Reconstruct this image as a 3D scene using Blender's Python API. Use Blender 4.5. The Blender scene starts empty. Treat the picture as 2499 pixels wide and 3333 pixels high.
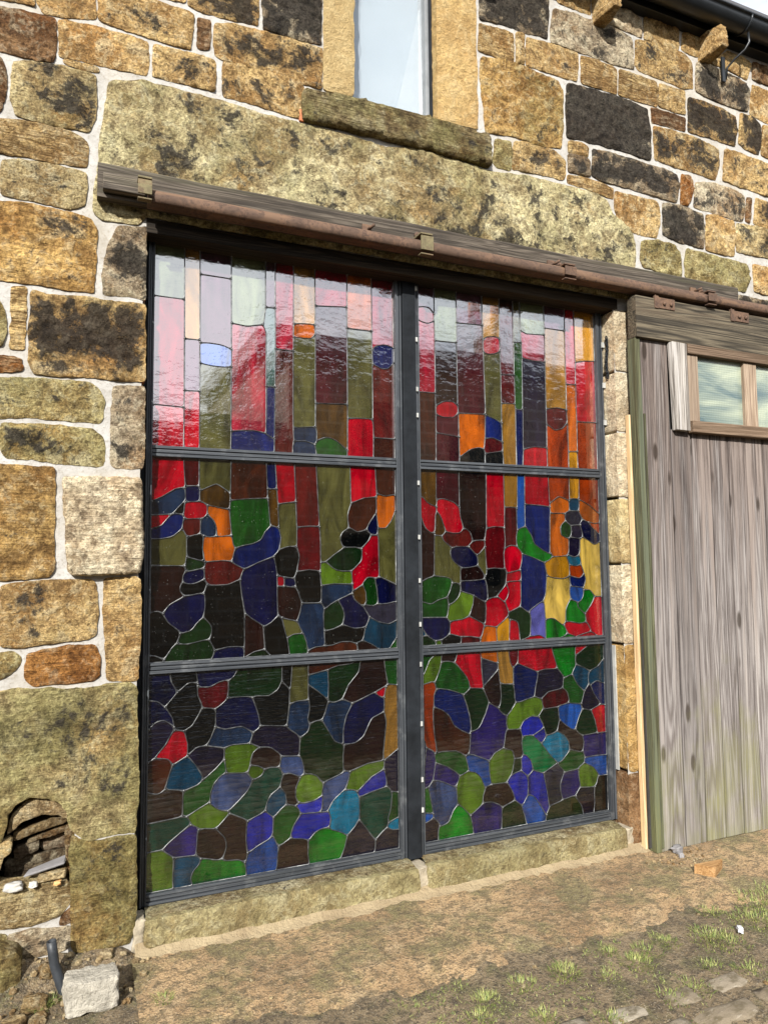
import bpy, bmesh, math, random
import numpy as np
from mathutils import Vector, Matrix, noise, geometry
random.seed(7)
scene = bpy.context.scene
COL = scene.collection
R_ = math.radians

# ---------------------------------------------------------------- camera
cam_d = bpy.data.cameras.new('camera')
cam = bpy.data.objects.new('camera', cam_d); COL.objects.link(cam)
cam_d.sensor_fit = 'VERTICAL'; cam_d.sensor_height = 36.0; cam_d.lens = 25.10
cam_d.clip_start = 0.05; cam_d.clip_end = 2000
RM = ((0.919691, -0.3925262, -0.00957315), (-0.01999512, -0.0711705, 0.99726373), (-0.39213347, -0.91698306, -0.07330347))
cam.matrix_world = Matrix.Translation((-0.2508, -3.04995, 1.5)) @ Matrix(RM).transposed().to_4x4()
scene.camera = cam

# ---------------------------------------------------------------- sky, sun, exposure
SUN_EL, SUN_AZ = R_(30), R_(31)           # azimuth measured from the wall's normal towards the left
to_sun = Vector((-math.sin(SUN_AZ) * math.cos(SUN_EL), -math.cos(SUN_AZ) * math.cos(SUN_EL), math.sin(SUN_EL)))
world = bpy.data.worlds.new('World'); scene.world = world; world.use_nodes = True
nt = world.node_tree; nt.nodes.clear()
wo = nt.nodes.new('ShaderNodeOutputWorld'); wb = nt.nodes.new('ShaderNodeBackground')
sky = nt.nodes.new('ShaderNodeTexSky'); sky.sky_type = 'NISHITA'; sky.sun_disc = False
sky.sun_elevation = SUN_EL; sky.sun_rotation = math.atan2(to_sun.x, to_sun.y)
sky.air_density = 1.0; sky.dust_density = 1.5
wtc = nt.nodes.new('ShaderNodeTexCoord'); wmap = nt.nodes.new('ShaderNodeMapping'); wmap.inputs['Scale'].default_value = (1, 1, 2.2)
wn = nt.nodes.new('ShaderNodeTexNoise'); wn.inputs['Scale'].default_value = 2.3; wn.inputs['Detail'].default_value = 7; wn.inputs['Roughness'].default_value = .55
wr = nt.nodes.new('ShaderNodeValToRGB'); wr.color_ramp.elements[0].position = .31; wr.color_ramp.elements[1].position = .55
wmx = nt.nodes.new('ShaderNodeMix'); wmx.data_type = 'RGBA'
wmx.inputs[7].default_value = (9.6, 9.9, 10.4, 1)     # cloud, same units as the sky before the 0.1 strength
nt.links.new(wtc.outputs['Generated'], wmap.inputs['Vector']); nt.links.new(wmap.outputs['Vector'], wn.inputs['Vector'])
nt.links.new(wn.outputs['Fac'], wr.inputs['Fac']); nt.links.new(wr.outputs['Color'], wmx.inputs[0])
nt.links.new(sky.outputs['Color'], wmx.inputs[6]); nt.links.new(wmx.outputs[2], wb.inputs['Color'])
wb.inputs['Strength'].default_value = 0.1
nt.links.new(wb.outputs['Background'], wo.inputs['Surface'])
sun_d = bpy.data.lights.new('sun', 'SUN'); sun_d.energy = 5.0; sun_d.angle = R_(0.5); sun_d.color = (1.0, .97, .91)
sun = bpy.data.objects.new('sun', sun_d); COL.objects.link(sun)
sun.rotation_euler = to_sun.to_track_quat('Z', 'Y').to_euler(); sun.location = (-6, -10, 8)
vs = scene.view_settings
vs.view_transform = 'Standard'; vs.look = 'None'; vs.exposure = 0.72; vs.gamma = 1.0; vs.use_curve_mapping = False
try:
    scene.cycles.max_bounces = 8; scene.cycles.transparent_max_bounces = 12; scene.cycles.caustics_reflective = False
    scene.cycles.caustics_refractive = False; scene.cycles.sample_clamp_indirect = 6
    scene.cycles.use_denoising = True
except Exception: pass

# ---------------------------------------------------------------- node helpers
class NT:
    def __init__(s, name):
        s.m = bpy.data.materials.new(name); s.m.use_nodes = True
        s.t = s.m.node_tree; s.t.nodes.clear()
        s.out = s.n('ShaderNodeOutputMaterial'); s.p = s.n('ShaderNodeBsdfPrincipled')
        s.l(s.p.outputs[0], s.out.inputs['Surface'])
        tc = s.n('ShaderNodeTexCoord'); s.obj = tc.outputs['Object']
    def n(s, t, **k):
        x = s.t.nodes.new(t)
        for a, b in k.items(): setattr(x, a, b)
        return x
    def l(s, a, b): s.t.links.new(a, b)
    def put(s, sock, v):
        if isinstance(v, bpy.types.NodeSocket): s.l(v, sock)
        elif isinstance(v, (tuple, list)): sock.default_value = tuple(v) + ((1,) if len(v) == 3 and len(sock.default_value) == 4 else ())
        else: sock.default_value = v
    def math(s, op, a, b=0.0, clamp=False):
        x = s.n('ShaderNodeMath', operation=op, use_clamp=clamp); s.put(x.inputs[0], a); s.put(x.inputs[1], b); return x.outputs[0]
    def mix(s, f, a, b, mode='MIX'):
        x = s.n('ShaderNodeMix', data_type='RGBA', blend_type=mode); s.put(x.inputs[0], f); s.put(x.inputs[6], a); s.put(x.inputs[7], b); return x.outputs[2]
    def map(s, v, lo, hi, a=0.0, b=1.0):
        x = s.n('ShaderNodeMapRange'); s.put(x.inputs[0], v); s.put(x.inputs[1], lo); s.put(x.inputs[2], hi); s.put(x.inputs[3], a); s.put(x.inputs[4], b); return x.outputs[0]
    def vec(s, scale=(1, 1, 1), off=None, src=None, rot=None):
        x = s.n('ShaderNodeMapping'); s.l(src or s.obj, x.inputs[0]); x.inputs['Scale'].default_value = scale
        if rot: x.inputs['Rotation'].default_value = rot
        if off is not None: s.put(x.inputs['Location'], off)
        return x.outputs[0]
    def noise(s, v, scale, detail=4, rough=.55, dist=0.0):
        x = s.n('ShaderNodeTexNoise'); s.l(v, x.inputs['Vector']); x.inputs['Scale'].default_value = scale
        x.inputs['Detail'].default_value = detail; x.inputs['Roughness'].default_value = rough; x.inputs['Distortion'].default_value = dist
        return x.outputs['Fac']
    def vor(s, v, scale, feature='F1'):
        x = s.n('ShaderNodeTexVoronoi', feature=feature); s.l(v, x.inputs['Vector']); x.inputs['Scale'].default_value = scale; return x.outputs['Distance']
    def attr(s, name, kind='OBJECT'):
        x = s.n('ShaderNodeAttribute', attribute_type=kind, attribute_name=name); return x
    def rnd(s): return s.n('ShaderNodeObjectInfo').outputs['Random']
    def bump(s, h, strength=.5, dist=.01):
        x = s.n('ShaderNodeBump'); x.inputs['Strength'].default_value = strength; x.inputs['Distance'].default_value = dist
        s.l(h, x.inputs['Height']); s.l(x.outputs[0], s.p.inputs['Normal']); return x
    def base(s, c): s.put(s.p.inputs['Base Color'], c)
    def set(s, **k):
        for a, b in k.items(): s.put(s.p.inputs[a.replace('_', ' ')], b)
def sc3(c, k): return tuple(x * k for x in c)

M = {}
# --- weathered sandstone: tone / soot / moss / strata come from each stone's own properties
def stone_mat():
    t = NT('sandstone'); r = t.rnd()
    off = t.n('ShaderNodeCombineXYZ'); t.put(off.inputs[0], t.math('MULTIPLY', r, 37.0)); t.put(off.inputs[1], t.math('MULTIPLY', r, 11.0)); t.put(off.inputs[2], t.math('MULTIPLY', r, 23.0))
    sc_ = t.n('ShaderNodeVectorMath', operation='SCALE'); t.l(t.vec(off=off.outputs[0]), sc_.inputs[0]); t.put(sc_.inputs['Scale'], t.map(r, 0, 1, .7, 1.35)); v = sc_.outputs[0]
    tone = t.attr('tone').outputs['Color']; soot = t.attr('soot').outputs['Fac']; moss = t.attr('moss').outputs['Fac']; st = t.attr('strata').outputs['Fac']
    rim = t.attr('rim', 'GEOMETRY').outputs['Fac']
    n1 = t.noise(v, 4.5, 4, .6, .3); n2 = t.noise(v, 24, 7, .75, .2); n3 = t.noise(v, 85, 4, .8); n4 = t.noise(v, 11, 6, .7, .6)
    ns = t.noise(t.vec((5, 5, 75), off=off.outputs[0]), 1.0, 6, .68, 1.2)
    c = t.mix(t.map(n1, .38, .62), t.mix(1, tone, (.62, .50, .38), 'MULTIPLY'), t.mix(1, tone, (1.3, 1.28, 1.2), 'MULTIPLY'))
    # iron staining and bleached patches
    ni = t.noise(t.vec(off=(3, 8, 1)), 3.3, 5, .65, .4)
    c = t.mix(t.map(ni, .55, .70, 0, .6), c, t.mix(1, tone, (.95, .62, .34), 'MULTIPLY'))
    c = t.mix(t.map(n4, .53, .60, 0, .65), c, t.mix(.55, t.mix(1, tone, (1.25, 1.3, 1.3), 'MULTIPLY'), (.56, .50, .35)))
    # weathered skin: brown grey blotches, then shadow painted into fine pits, and bright grains
    c = t.mix(t.map(n4, .46, .39, 0, .65), c, t.mix(1, tone, (.40, .35, .32), 'MULTIPLY'))
    c = t.mix(t.map(n2, .46, .40, 0, .7), c, t.mix(1, tone, (.26, .21, .17), 'MULTIPLY'))
    c = t.mix(t.map(n2, .53, .60, 0, .6), c, t.mix(.4, t.mix(1, tone, (1.5, 1.5, 1.45), 'MULTIPLY'), (.62, .55, .40)))
    c = t.mix(t.math('MULTIPLY', t.map(ns, .54, .38, 0, .9), st), c, t.mix(1, tone, (.30, .22, .15), 'MULTIPLY'))
    # algae and lichen film
    nm = t.math('ADD', t.math('MULTIPLY', t.noise(t.vec(off=(9, 2, 4)), 3.6, 6, .65, .4), .7), t.math('MULTIPLY', n2, .3))
    mf = t.map(t.math('ADD', nm, t.math('MULTIPLY', moss, .42)), .58, .80, 0, .78)
    c = t.mix(t.math('MULTIPLY', mf, t.math('MINIMUM', t.math('MULTIPLY', moss, 8.0), 1.0)), c, t.mix(t.map(n2, .36, .62), (.055, .055, .018), (.30, .27, .105)))
    # soot crust: leaves re-dressed edges clean
    nso = t.math('ADD', t.math('MULTIPLY', t.noise(v, 5.5, 9, .70, .5), .62), t.math('MULTIPLY', n2, .38))
    th = t.math('ADD', nso, t.math('MULTIPLY', soot, .29))
    th = t.math('SUBTRACT', th, t.math('MULTIPLY', t.math('SUBTRACT', 1.0, rim), .07))
    sf = t.map(th, .62, .675, 0, 1)
    sfc = t.mix(t.map(n2, .40, .66), (.009, .008, .0075), (.052, .043, .036))
    c = t.mix(t.math('MULTIPLY', sf, t.math('MINIMUM', t.math('MULTIPLY', soot, 12.0), .93)), c, sfc)
    c = t.mix(1, c, t.mix(t.map(n3, .40, .60), (.60, .58, .56), (1.26, 1.26, 1.24)), 'MULTIPLY')  # fine grain contrast, with the shadow in small pits put into the colour
    c = t.mix(t.attr('plain').outputs['Fac'], c, t.mix(1, tone, t.mix(t.map(n4, .35, .65), (.86, .80, .70), (1.1, 1.1, 1.08)), 'MULTIPLY'))
    t.base(c); t.set(Roughness=.93); t.put(t.p.inputs['Specular IOR Level'], .2)
    h = t.math('ADD', t.math('ADD', t.math('MULTIPLY', n2, 1.2), t.math('MULTIPLY', n3, .45)), t.math('MULTIPLY', t.math('MULTIPLY', ns, st), 1.0))
    h = t.math('ADD', h, t.math('MULTIPLY', n4, .8))
    t.bump(h, 1.0, .034); return t.m
M['stone'] = stone_mat()

def mortar_mat():
    t = NT('lime_mortar'); n1 = t.noise(t.obj, 9, 6, .65); n2 = t.noise(t.obj, 60, 5, .7); n3 = t.noise(t.obj, 2.0, 3, .5)
    c = t.mix(t.map(n1, .3, .7), (.30, .28, .25), (.47, .455, .43)); c = t.mix(t.map(n2, .52, .64, 0, .6), c, (.22, .19, .15))
    c = t.mix(t.map(n3, .52, .68, 0, .5), c, (.34, .28, .19))
    t.base(c); t.set(Roughness=.95); t.bump(t.math('ADD', n1, t.math('MULTIPLY', n2, .4)), .6, .012); return t.m
M['mortar'] = mortar_mat()

def wood_mat(name, a, b, dark, axis='z', moss=0.0, freq=1.0, tint=None, knots=True, board=.14):
    t = NT(name); r = t.rnd(); off = t.n('ShaderNodeCombineXYZ')
    for i, k in enumerate((17.0, 5.0, 9.0)): t.put(off.inputs[i], t.math('MULTIPLY', r, k))
    s = {'z': (9, 9, .32), 'x': (.32, 9, 9)}[axis]
    v = t.vec(sc3(s, freq), off=off.outputs[0])
    nw = t.noise(v, 1.0, 2, .4); rings = t.math('FRACT', t.math('MULTIPLY', nw, 22.0))
    rings = t.math('ABSOLUTE', t.math('SUBTRACT', rings, .5)); g = t.noise(t.vec({'z': (110, 110, 2.2), 'x': (2.2, 110, 110)}[axis]), 1, 5, .7)
    big = t.noise(t.vec(off=off.outputs[0]), 2.2, 4, .6); rv = t.noise(t.vec({'z': (14, 14, .42), 'x': (.42, 14, 14)}[axis], off=off.outputs[0]), 1, 7, .7)
    c = t.mix(t.map(rings, .08, .42), a, b); c = t.mix(t.map(g, .46, .58, 0, .8), c, dark)
    c = t.mix(t.map(rv, .50, .60, 0, .6), c, tint or b)
    c = t.mix(1, c, t.mix(t.noise(off.outputs[0], 3.0, 0, .5), (.45, .43, .44), (1.5, 1.45, 1.42)), 'MULTIPLY')
    if knots:
        kv = t.n('ShaderNodeTexVoronoi'); t.l(t.vec({'z': (7, 7, 2.4), 'x': (1.6, 7, 7)}[axis], off=off.outputs[0]), kv.inputs['Vector']); kv.inputs['Scale'].default_value = 1.0
        c = t.mix(t.map(kv.outputs['Distance'], .15, .09, 0, .88), c, (.045, .035, .028))
    if moss:
        sx = t.n('ShaderNodeSeparateXYZ'); t.l(t.obj, sx.inputs[0])
        low = t.map(sx.outputs[2], 1.1, 0.0, 0, .9)
        if name == 'weathered_boards': c = t.mix(t.map(t.math('ADD', rv, t.map(sx.outputs[2], .7, 2.3, -.10, .10)), .44, .60, 0, .85), c, t.mix(1, c, (.56, .48, .44), 'MULTIPLY'))
        mf = t.map(t.math('ADD', t.math('ADD', big, t.math('MULTIPLY', g, .3)), t.math('MULTIPLY', low, .42)), .82, 1.06, 0, moss)
        c = t.mix(mf, c, t.mix(t.map(g, .4, .6), (.10, .11, .035), (.24, .23, .10)))
    t.base(c); t.set(Roughness=.82); t.put(t.p.inputs['Specular IOR Level'], .15)
    t.bump(t.math('ADD', t.math('MULTIPLY', g, .8), t.math('MULTIPLY', rings, .5)), .55, .006); return t.m
M['board'] = wood_mat('weathered_boards', (.145, .13, .122), (.255, .24, .23), (.07, .06, .056), moss=.6, tint=(.42, .405, .385))
M['beam'] = wood_mat('dark_beam', (.042, .037, .028), (.135, .115, .08), (.022, .019, .015), 'x', freq=1.1, tint=(.12, .095, .065))
M['rail_board'] = wood_mat('rail_board_wood', (.085, .072, .056), (.165, .142, .112), (.036, .031, .026), 'x', freq=1.6, tint=(.11, .105, .066), knots=False)
M['green_timber'] = wood_mat('green_timber', (.07, .07, .04), (.12, .125, .07), (.035, .035, .02), moss=.4, tint=(.10, .12, .085), knots=False)
M['frame_wood'] = wood_mat('frame_wood', (.13, .09, .06), (.20, .145, .10), (.08, .055, .035), 'x', freq=1.5, tint=(.17, .125, .085), knots=False)
M['stile_wood'] = wood_mat('stile_wood', (.22, .165, .115), (.34, .27, .20), (.13, .09, .065), 'z', freq=1.5, tint=(.30, .24, .18), knots=False)
M['new_wood'] = wood_mat('fresh_wood', (.48, .35, .19), (.60, .46, .28), (.38, .26, .13), 'z', freq=1.2, tint=(.66, .44, .22), knots=False)
M['batten'] = wood_mat('batten_wood', (.20, .185, .165), (.38, .36, .33), (.09, .08, .07), 'z', freq=1.6, tint=(.55, .54, .52), knots=False)

def rust_mat(name, a, b, d):
    t = NT(name); n1 = t.noise(t.obj, 8, 7, .7); n2 = t.noise(t.obj, 55, 6, .7); n3 = t.noise(t.vec((3, 20, 20)), 1, 4, .6)
    c = t.mix(t.map(n1, .46, .56), a, b); c = t.mix(t.map(n2, .5, .6, 0, .6), c, d); c = t.mix(t.map(n3, .54, .62, 0, .7), c, (.155, .088, .05)); c = t.mix(t.map(t.noise(t.obj, 16, 6, .7), .56, .60, 0, .7), c, d)
    t.base(c); t.set(Roughness=.85, Metallic=.0); t.bump(n2, .5, .004); return t.m
M['rust'] = rust_mat('rusty_steel', (.080, .046, .029), (.125, .070, .042), (.04, .022, .015))
M['rust_olive'] = rust_mat('rusty_olive_clamp', (.12, .10, .05), (.17, .14, .07), (.08, .05, .03))

def simple(name, col, rough=.6, metal=0.0, bscale=40, bstr=.3, bd=.003, var=.25, spec=.5):
    t = NT(name); n1 = t.noise(t.obj, bscale * .3, 5, .65); n2 = t.noise(t.obj, bscale, 5, .65)
    c = t.mix(t.map(n1, .3, .7), sc3(col, 1 - var), sc3(col, 1 + var)); c = t.mix(t.map(n2, .5, .75, 0, var), c, sc3(col, .5))
    t.base(c); t.set(Roughness=rough, Metallic=metal); t.put(t.p.inputs['Specular IOR Level'], spec); t.bump(n2, bstr, bd); return t.m
M['black_plastic'] = simple('black_plastic', (.012, .014, .016), .35, bstr=.1)
M['black_pipe'] = simple('worn_black_pipe', (.03, .034, .04), .5, var=.5)
M['black_frame'] = simple('black_frame', (.012, .014, .017), .65, bscale=25, var=.5, spec=.15)
M['dark_void'] = simple('dark_interior', (.035, .032, .03), .9)
M['room_floor'] = simple('room_floor', (.16, .15, .13), .9)
M['white_clip'] = simple('white_clip', (.36, .36, .34), .6, var=.25)
M['slanted_panel'] = simple('white_panel', (.86, .86, .86), .9, var=.03)
M['window_grey'] = simple('grey_window_frame', (.20, .21, .22), .4, var=.2)
M['offcut'] = wood_mat('offcut_wood', (.40, .23, .09), (.54, .34, .16), (.26, .14, .05), 'x', freq=2.0, tint=(.60, .38, .18), knots=False)
M['breeze'] = simple('concrete_lump', (.40, .365, .30), .95, bscale=70, bstr=1.0, bd=.02, var=.3)
M['slate'] = simple('slate_chip', (.20, .19, .19), .7, bscale=30, bstr=.6, bd=.01)
M['white_stone'] = simple('white_stone', (.46, .44, .40), .9, bscale=40, bstr=.8, bd=.01)
M['paper'] = simple('white_scrap', (.6, .6, .62), .8, var=.06)
def lead_mat():
    t = NT('lead_came'); n = t.noise(t.obj, 45, 5, .6)
    t.base(t.mix(t.map(n, .35, .65), (.055, .057, .06), (.16, .163, .163))); t.set(Roughness=.38, Metallic=.6); t.bump(n, .3, .002); return t.m
M['lead'] = lead_mat()
def alu_mat(name, ax):
    t = NT(name); n = t.noise(t.vec({'x': (2, 200, 160), 'z': (160, 200, 2)}[ax]), 1, 5, .65); n2 = t.noise(t.obj, 14, 6, .65)
    c = t.mix(t.map(n, .38, .62), (.022, .026, .032), (.075, .082, .092)); c = t.mix(t.map(n2, .54, .70, 0, .4), c, (.20, .21, .215))
    t.base(c); t.set(Roughness=.5, Metallic=.2); t.bump(n, .25, .002); return t.m
M['frame_x'] = alu_mat('leaded_frame_rail', 'x'); M['frame_z'] = alu_mat('leaded_frame_stile', 'z')

# --- stained glass
GC = dict(rd=(175, 0, 26), rp=(150, 12, 40), dr=(96, 6, 14), rb=(98, 24, 20), mr=(70, 8, 22), dm=(40, 17, 13), bn=(72, 30, 12), bo=(150, 52, 4), **{'or': (190, 92, 10)},
          am=(165, 120, 50), ya=(196, 136, 20), ye=(200, 168, 76), oa=(155, 110, 34), ob=(92, 62, 14), ol=(84, 82, 42), cl=(112, 122, 88), lg=(80, 108, 22), gn=(26, 84, 20),
          bg=(8, 128, 22), eg=(0, 118, 62), dg=(16, 46, 14), tg=(8, 66, 50), te=(60, 94, 88), tb=(14, 66, 94), cy=(0, 104, 136), cb=(26, 76, 156), ub=(28, 34, 150), nb=(12, 30, 98),
          nv=(9, 13, 60), sb=(32, 54, 86), gb=(58, 74, 116), lb=(60, 110, 205), gp=(50, 48, 66), vi=(42, 28, 106), dp=(26, 19, 44), pu=(96, 60, 80), ir=(84, 84, 156), dk=(7, 8, 7))
def lin(c): return tuple((x / 255 / 12.92 if x / 255 < .04045 else ((x / 255 + .055) / 1.055) ** 2.4) for x in c)
def glass_mat(code, zone):
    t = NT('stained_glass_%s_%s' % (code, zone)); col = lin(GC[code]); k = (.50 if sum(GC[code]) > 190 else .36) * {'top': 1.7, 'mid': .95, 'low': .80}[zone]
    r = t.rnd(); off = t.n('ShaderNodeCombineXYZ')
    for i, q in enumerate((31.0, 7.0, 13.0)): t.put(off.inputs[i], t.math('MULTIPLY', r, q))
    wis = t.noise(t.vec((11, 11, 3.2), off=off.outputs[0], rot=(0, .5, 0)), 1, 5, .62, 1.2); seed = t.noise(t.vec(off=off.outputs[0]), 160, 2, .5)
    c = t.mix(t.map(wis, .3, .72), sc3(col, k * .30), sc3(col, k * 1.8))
    c = t.mix(1, c, t.mix(r, (.82, .82, .82), (1.15, 1.15, 1.15)), 'MULTIPLY')
    speck = t.map(seed, .70, .76, 0, .5 if zone != 'low' else .2)
    c = t.mix(speck, c, (.30, .30, .28))
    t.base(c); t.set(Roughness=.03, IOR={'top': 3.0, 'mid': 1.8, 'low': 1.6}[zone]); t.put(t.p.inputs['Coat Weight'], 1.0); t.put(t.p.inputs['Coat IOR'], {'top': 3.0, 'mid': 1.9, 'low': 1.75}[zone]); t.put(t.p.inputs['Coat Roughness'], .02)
    if zone == 'top':
        h = t.math('ADD', t.noise(t.vec((16, 16, 26), off=off.outputs[0]), 1, 3, .5), t.math('MULTIPLY', t.noise(t.vec((60, 60, 80), off=off.outputs[0]), 1, 2, .5), .22)); b = (.22, .010)
    elif zone == 'mid':
        h = t.math('ADD', t.noise(t.vec((7, 7, 12), off=off.outputs[0]), 1, 2, .5), t.math('MULTIPLY', t.noise(t.vec((40, 40, 70), off=off.outputs[0]), 1, 2, .5), .06)); b = (.18, .010)
    else:
        h = t.math('ADD', t.noise(t.vec((7, 7, 75), off=off.outputs[0], rot=(0, .10, 0)), 1, 3, .55), t.math('MULTIPLY', t.noise(t.vec((60, 60, 60), off=off.outputs[0]), 1, 2, .5), .10)); b = (.75, .009)
    t.bump(h, *b)
    tr = t.n('ShaderNodeBsdfTransparent'); t.put(tr.inputs[0], sc3(tuple(x ** .6 for x in col), .9))
    ms = t.n('ShaderNodeMixShader'); ms.inputs[0].default_value = .22
    t.l(t.p.outputs[0], ms.inputs[1]); t.l(tr.outputs[0], ms.inputs[2]); t.l(ms.outputs[0], t.out.inputs['Surface']); return t.m
GM = {}
def gmat(code, zone):
    if (code, zone) not in GM: GM[(code, zone)] = glass_mat(code, zone)
    return GM[(code, zone)]
def pane_mat(name, tint, tfac, rough=.02, ior=1.9, wired=False):
    t = NT(name); n = t.noise(t.vec((3, 3, 4)), 1, 2, .5); t.base(tint); t.set(Roughness=rough, IOR=ior)
    h = t.math('MULTIPLY', n, .5)
    if wired:
        sx = t.n('ShaderNodeSeparateXYZ'); t.l(t.obj, sx.inputs[0])
        fx = t.math('PINGPONG', sx.outputs[0], .0065); fz = t.math('PINGPONG', sx.outputs[2], .0065)
        ln = t.math('MAXIMUM', t.map(fx, .0012, .0004, 0, 1), t.map(fz, .0012, .0004, 0, .8))
        big = t.noise(t.vec((2.5, 2.5, 7)), 1, 3, .6, .6)
        t.base(t.mix(t.math('MULTIPLY', ln, .45), t.mix(t.map(big, .35, .65), sc3(tint, .45), t.mix(.5, tint, (.55, .52, .30))), (.10, .13, .14)))
        h = t.math('ADD', t.math('MULTIPLY', fx, 60), t.math('MULTIPLY', fz, 60))
    t.bump(h, .12, .01)
    tr = t.n('ShaderNodeBsdfTransparent'); tr.inputs[0].default_value = (.93, .96, .97, 1); ms = t.n('ShaderNodeMixShader'); ms.inputs[0].default_value = tfac
    t.l(t.p.outputs[0], ms.inputs[1]); t.l(tr.outputs[0], ms.inputs[2]); t.l(ms.outputs[0], t.out.inputs['Surface']); return t.m
M['pane'] = pane_mat('window_pane', (.40, .44, .48), .62, ior=2.8)
M['wired'] = pane_mat('wired_pane', (.20, .30, .31), .05, .14, 1.7, wired=True)

# --- ground materials
def concrete_mat():
    t = NT('stained_concrete'); n1 = t.noise(t.obj, 2.2, 5, .65, .5); n2 = t.noise(t.vec((1, 1.5, 1)), 20, 6, .72); n3 = t.noise(t.vec((1, 1.3, 1)), 62, 4, .7); n4 = t.noise(t.vec(off=(5, 1, 2)), 4, 6, .65); n5 = t.noise(t.obj, 190, 3, .6); n6 = t.noise(t.vec(off=(1, 8, 2)), 6, 5, .6)
    c = t.mix(t.map(n1, .38, .60), (.25, .155, .074), (.46, .305, .155)); c = t.mix(t.map(n6, .52, .64, 0, .55), c, (.44, .33, .19))
    c = t.mix(t.map(n4, .48, .58, 0, .75), c, (.155, .145, .058)); c = t.mix(t.map(n2, .49, .57, 0, .75), c, (.125, .092, .046))
    c = t.mix(t.map(n3, .53, .60, 0, .7), c, (.08, .058, .034)); c = t.mix(t.map(n5, .58, .65, 0, .5), c, (.46, .38, .27)); c = t.mix(t.map(n5, .45, .39, 0, .6), c, (.06, .045, .03))
    t.base(c); t.set(Roughness=.93); t.bump(t.math('ADD', n3, t.math('MULTIPLY', n5, .4)), .9, .014); return t.m
M['concrete'] = concrete_mat()
def soil_mat():
    t = NT('trodden_soil'); n1 = t.noise(t.obj, 3, 6, .65, .4); n2 = t.noise(t.obj, 24, 6, .72); n3 = t.noise(t.obj, 70, 4, .7); n5 = t.noise(t.obj, 180, 3, .65); n4 = t.noise(t.vec(off=(5, 1, 2)), 5, 6, .65)
    c = t.mix(t.map(n1, .38, .62), (.18, .13, .072), (.32, .235, .135)); c = t.mix(t.map(n4, .50, .60, 0, .75), c, (.11, .105, .04)); c = t.mix(t.map(n2, .50, .58, 0, .7), c, (.075, .055, .033))
    c = t.mix(t.map(n3, .53, .60, 0, .75), c, (.045, .034, .022)); c = t.mix(t.map(n5, .58, .64, 0, .8), c, (.42, .36, .26))
    t.base(c); t.set(Roughness=.95); t.bump(t.math('ADD', t.math('ADD', n2, n3), t.math('MULTIPLY', n5, .5)), 1.0, .022); return t.m
M['soil'] = soil_mat()
def sand_mat():
    t = NT('sand_mortar'); n2 = t.noise(t.obj, 45, 6, .7); n1 = t.noise(t.obj, 6, 4, .6)
    c = t.mix(t.map(n1, .3, .7), (.27, .20, .115), (.40, .315, .19)); c = t.mix(t.map(n2, .55, .72, 0, .5), c, (.28, .20, .10))
    t.base(c); t.set(Roughness=.95); t.bump(n2, 1.0, .02); return t.m
M['sand'] = sand_mat()
def sett_mat():
    t = NT('sett_stone'); r = t.rnd(); n1 = t.noise(t.obj, 9, 6, .65); n2 = t.noise(t.obj, 60, 5, .7); n3 = t.noise(t.vec(off=(4, 4, 4)), 4, 5, .65)
    c = t.mix(r, (.20, .155, .10), (.36, .31, .235)); c = t.mix(t.map(n2, .5, .7, 0, .6), c, (.12, .09, .055)); c = t.mix(t.map(n3, .46, .62, 0, .85), c, (.11, .085, .045)); c = t.mix(t.map(n1, .58, .7, 0, .5), c, (.50, .44, .35))
    t.base(c); t.set(Roughness=.9); t.bump(t.math('ADD', n1, t.math('MULTIPLY', n2, .5)), .6, .012); return t.m
M['sett'] = sett_mat()
M['joint'] = simple('dirty_joint', (.34, .29, .21), .95, bscale=60, bstr=.8, bd=.01, var=.35)
def yard_mat():
    t = NT('sett_yard'); b = t.n('ShaderNodeTexBrick'); t.l(t.vec((1, 1, 1)), b.inputs['Vector']); b.inputs['Scale'].default_value = 1.0
    b.inputs['Brick Width'].default_value = .26; b.inputs['Row Height'].default_value = .13; b.inputs['Mortar Size'].default_value = .012
    b.inputs['Color1'].default_value = (.075, .07, .065, 1); b.inputs['Color2'].default_value = (.045, .043, .04, 1); b.inputs['Mortar'].default_value = (.03, .03, .022, 1)
    n = t.noise(t.obj, 3, 6, .65); c = t.mix(t.map(n, .4, .65, 0, .8), b.outputs['Color'], (.05, .045, .035)); n2 = t.noise(t.obj, 40, 5, .7)
    t.base(c); t.set(Roughness=.9); t.bump(t.math('ADD', n2, b.outputs['Fac']), .6, .015); return t.m
M['yard'] = yard_mat()
def grass_mat():
    t = NT('grass_blades'); g = t.attr('tint', 'GEOMETRY').outputs['Fac']
    t.base(t.mix(g, (.07, .12, .018), (.34, .33, .11))); t.set(Roughness=.6); return t.m
M['grass'] = grass_mat()
def brick_mat(name, c1, c2, mo):
    t = NT(name); b = t.n('ShaderNodeTexBrick'); t.l(t.vec(rot=(R_(90), 0, 0)), b.inputs['Vector']); b.inputs['Scale'].default_value = 1
    b.inputs['Brick Width'].default_value = .45; b.inputs['Row Height'].default_value = .2; b.inputs['Mortar Size'].default_value = .02
    b.inputs['Color1'].default_value = (*c1, 1); b.inputs['Color2'].default_value = (*c2, 1); b.inputs['Mortar'].default_value = (*mo, 1)
    t.base(b.outputs['Color']); t.set(Roughness=.9); return t.m
M['opp_wall'] = brick_mat('far_stone_courses', (.16, .115, .075), (.09, .07, .05), (.20, .18, .15))
M['roof'] = simple('roof_slate', (.07, .07, .075), .7, bscale=6)
M['pot'] = simple('clay_pot', (.45, .15, .06), .8)

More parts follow.
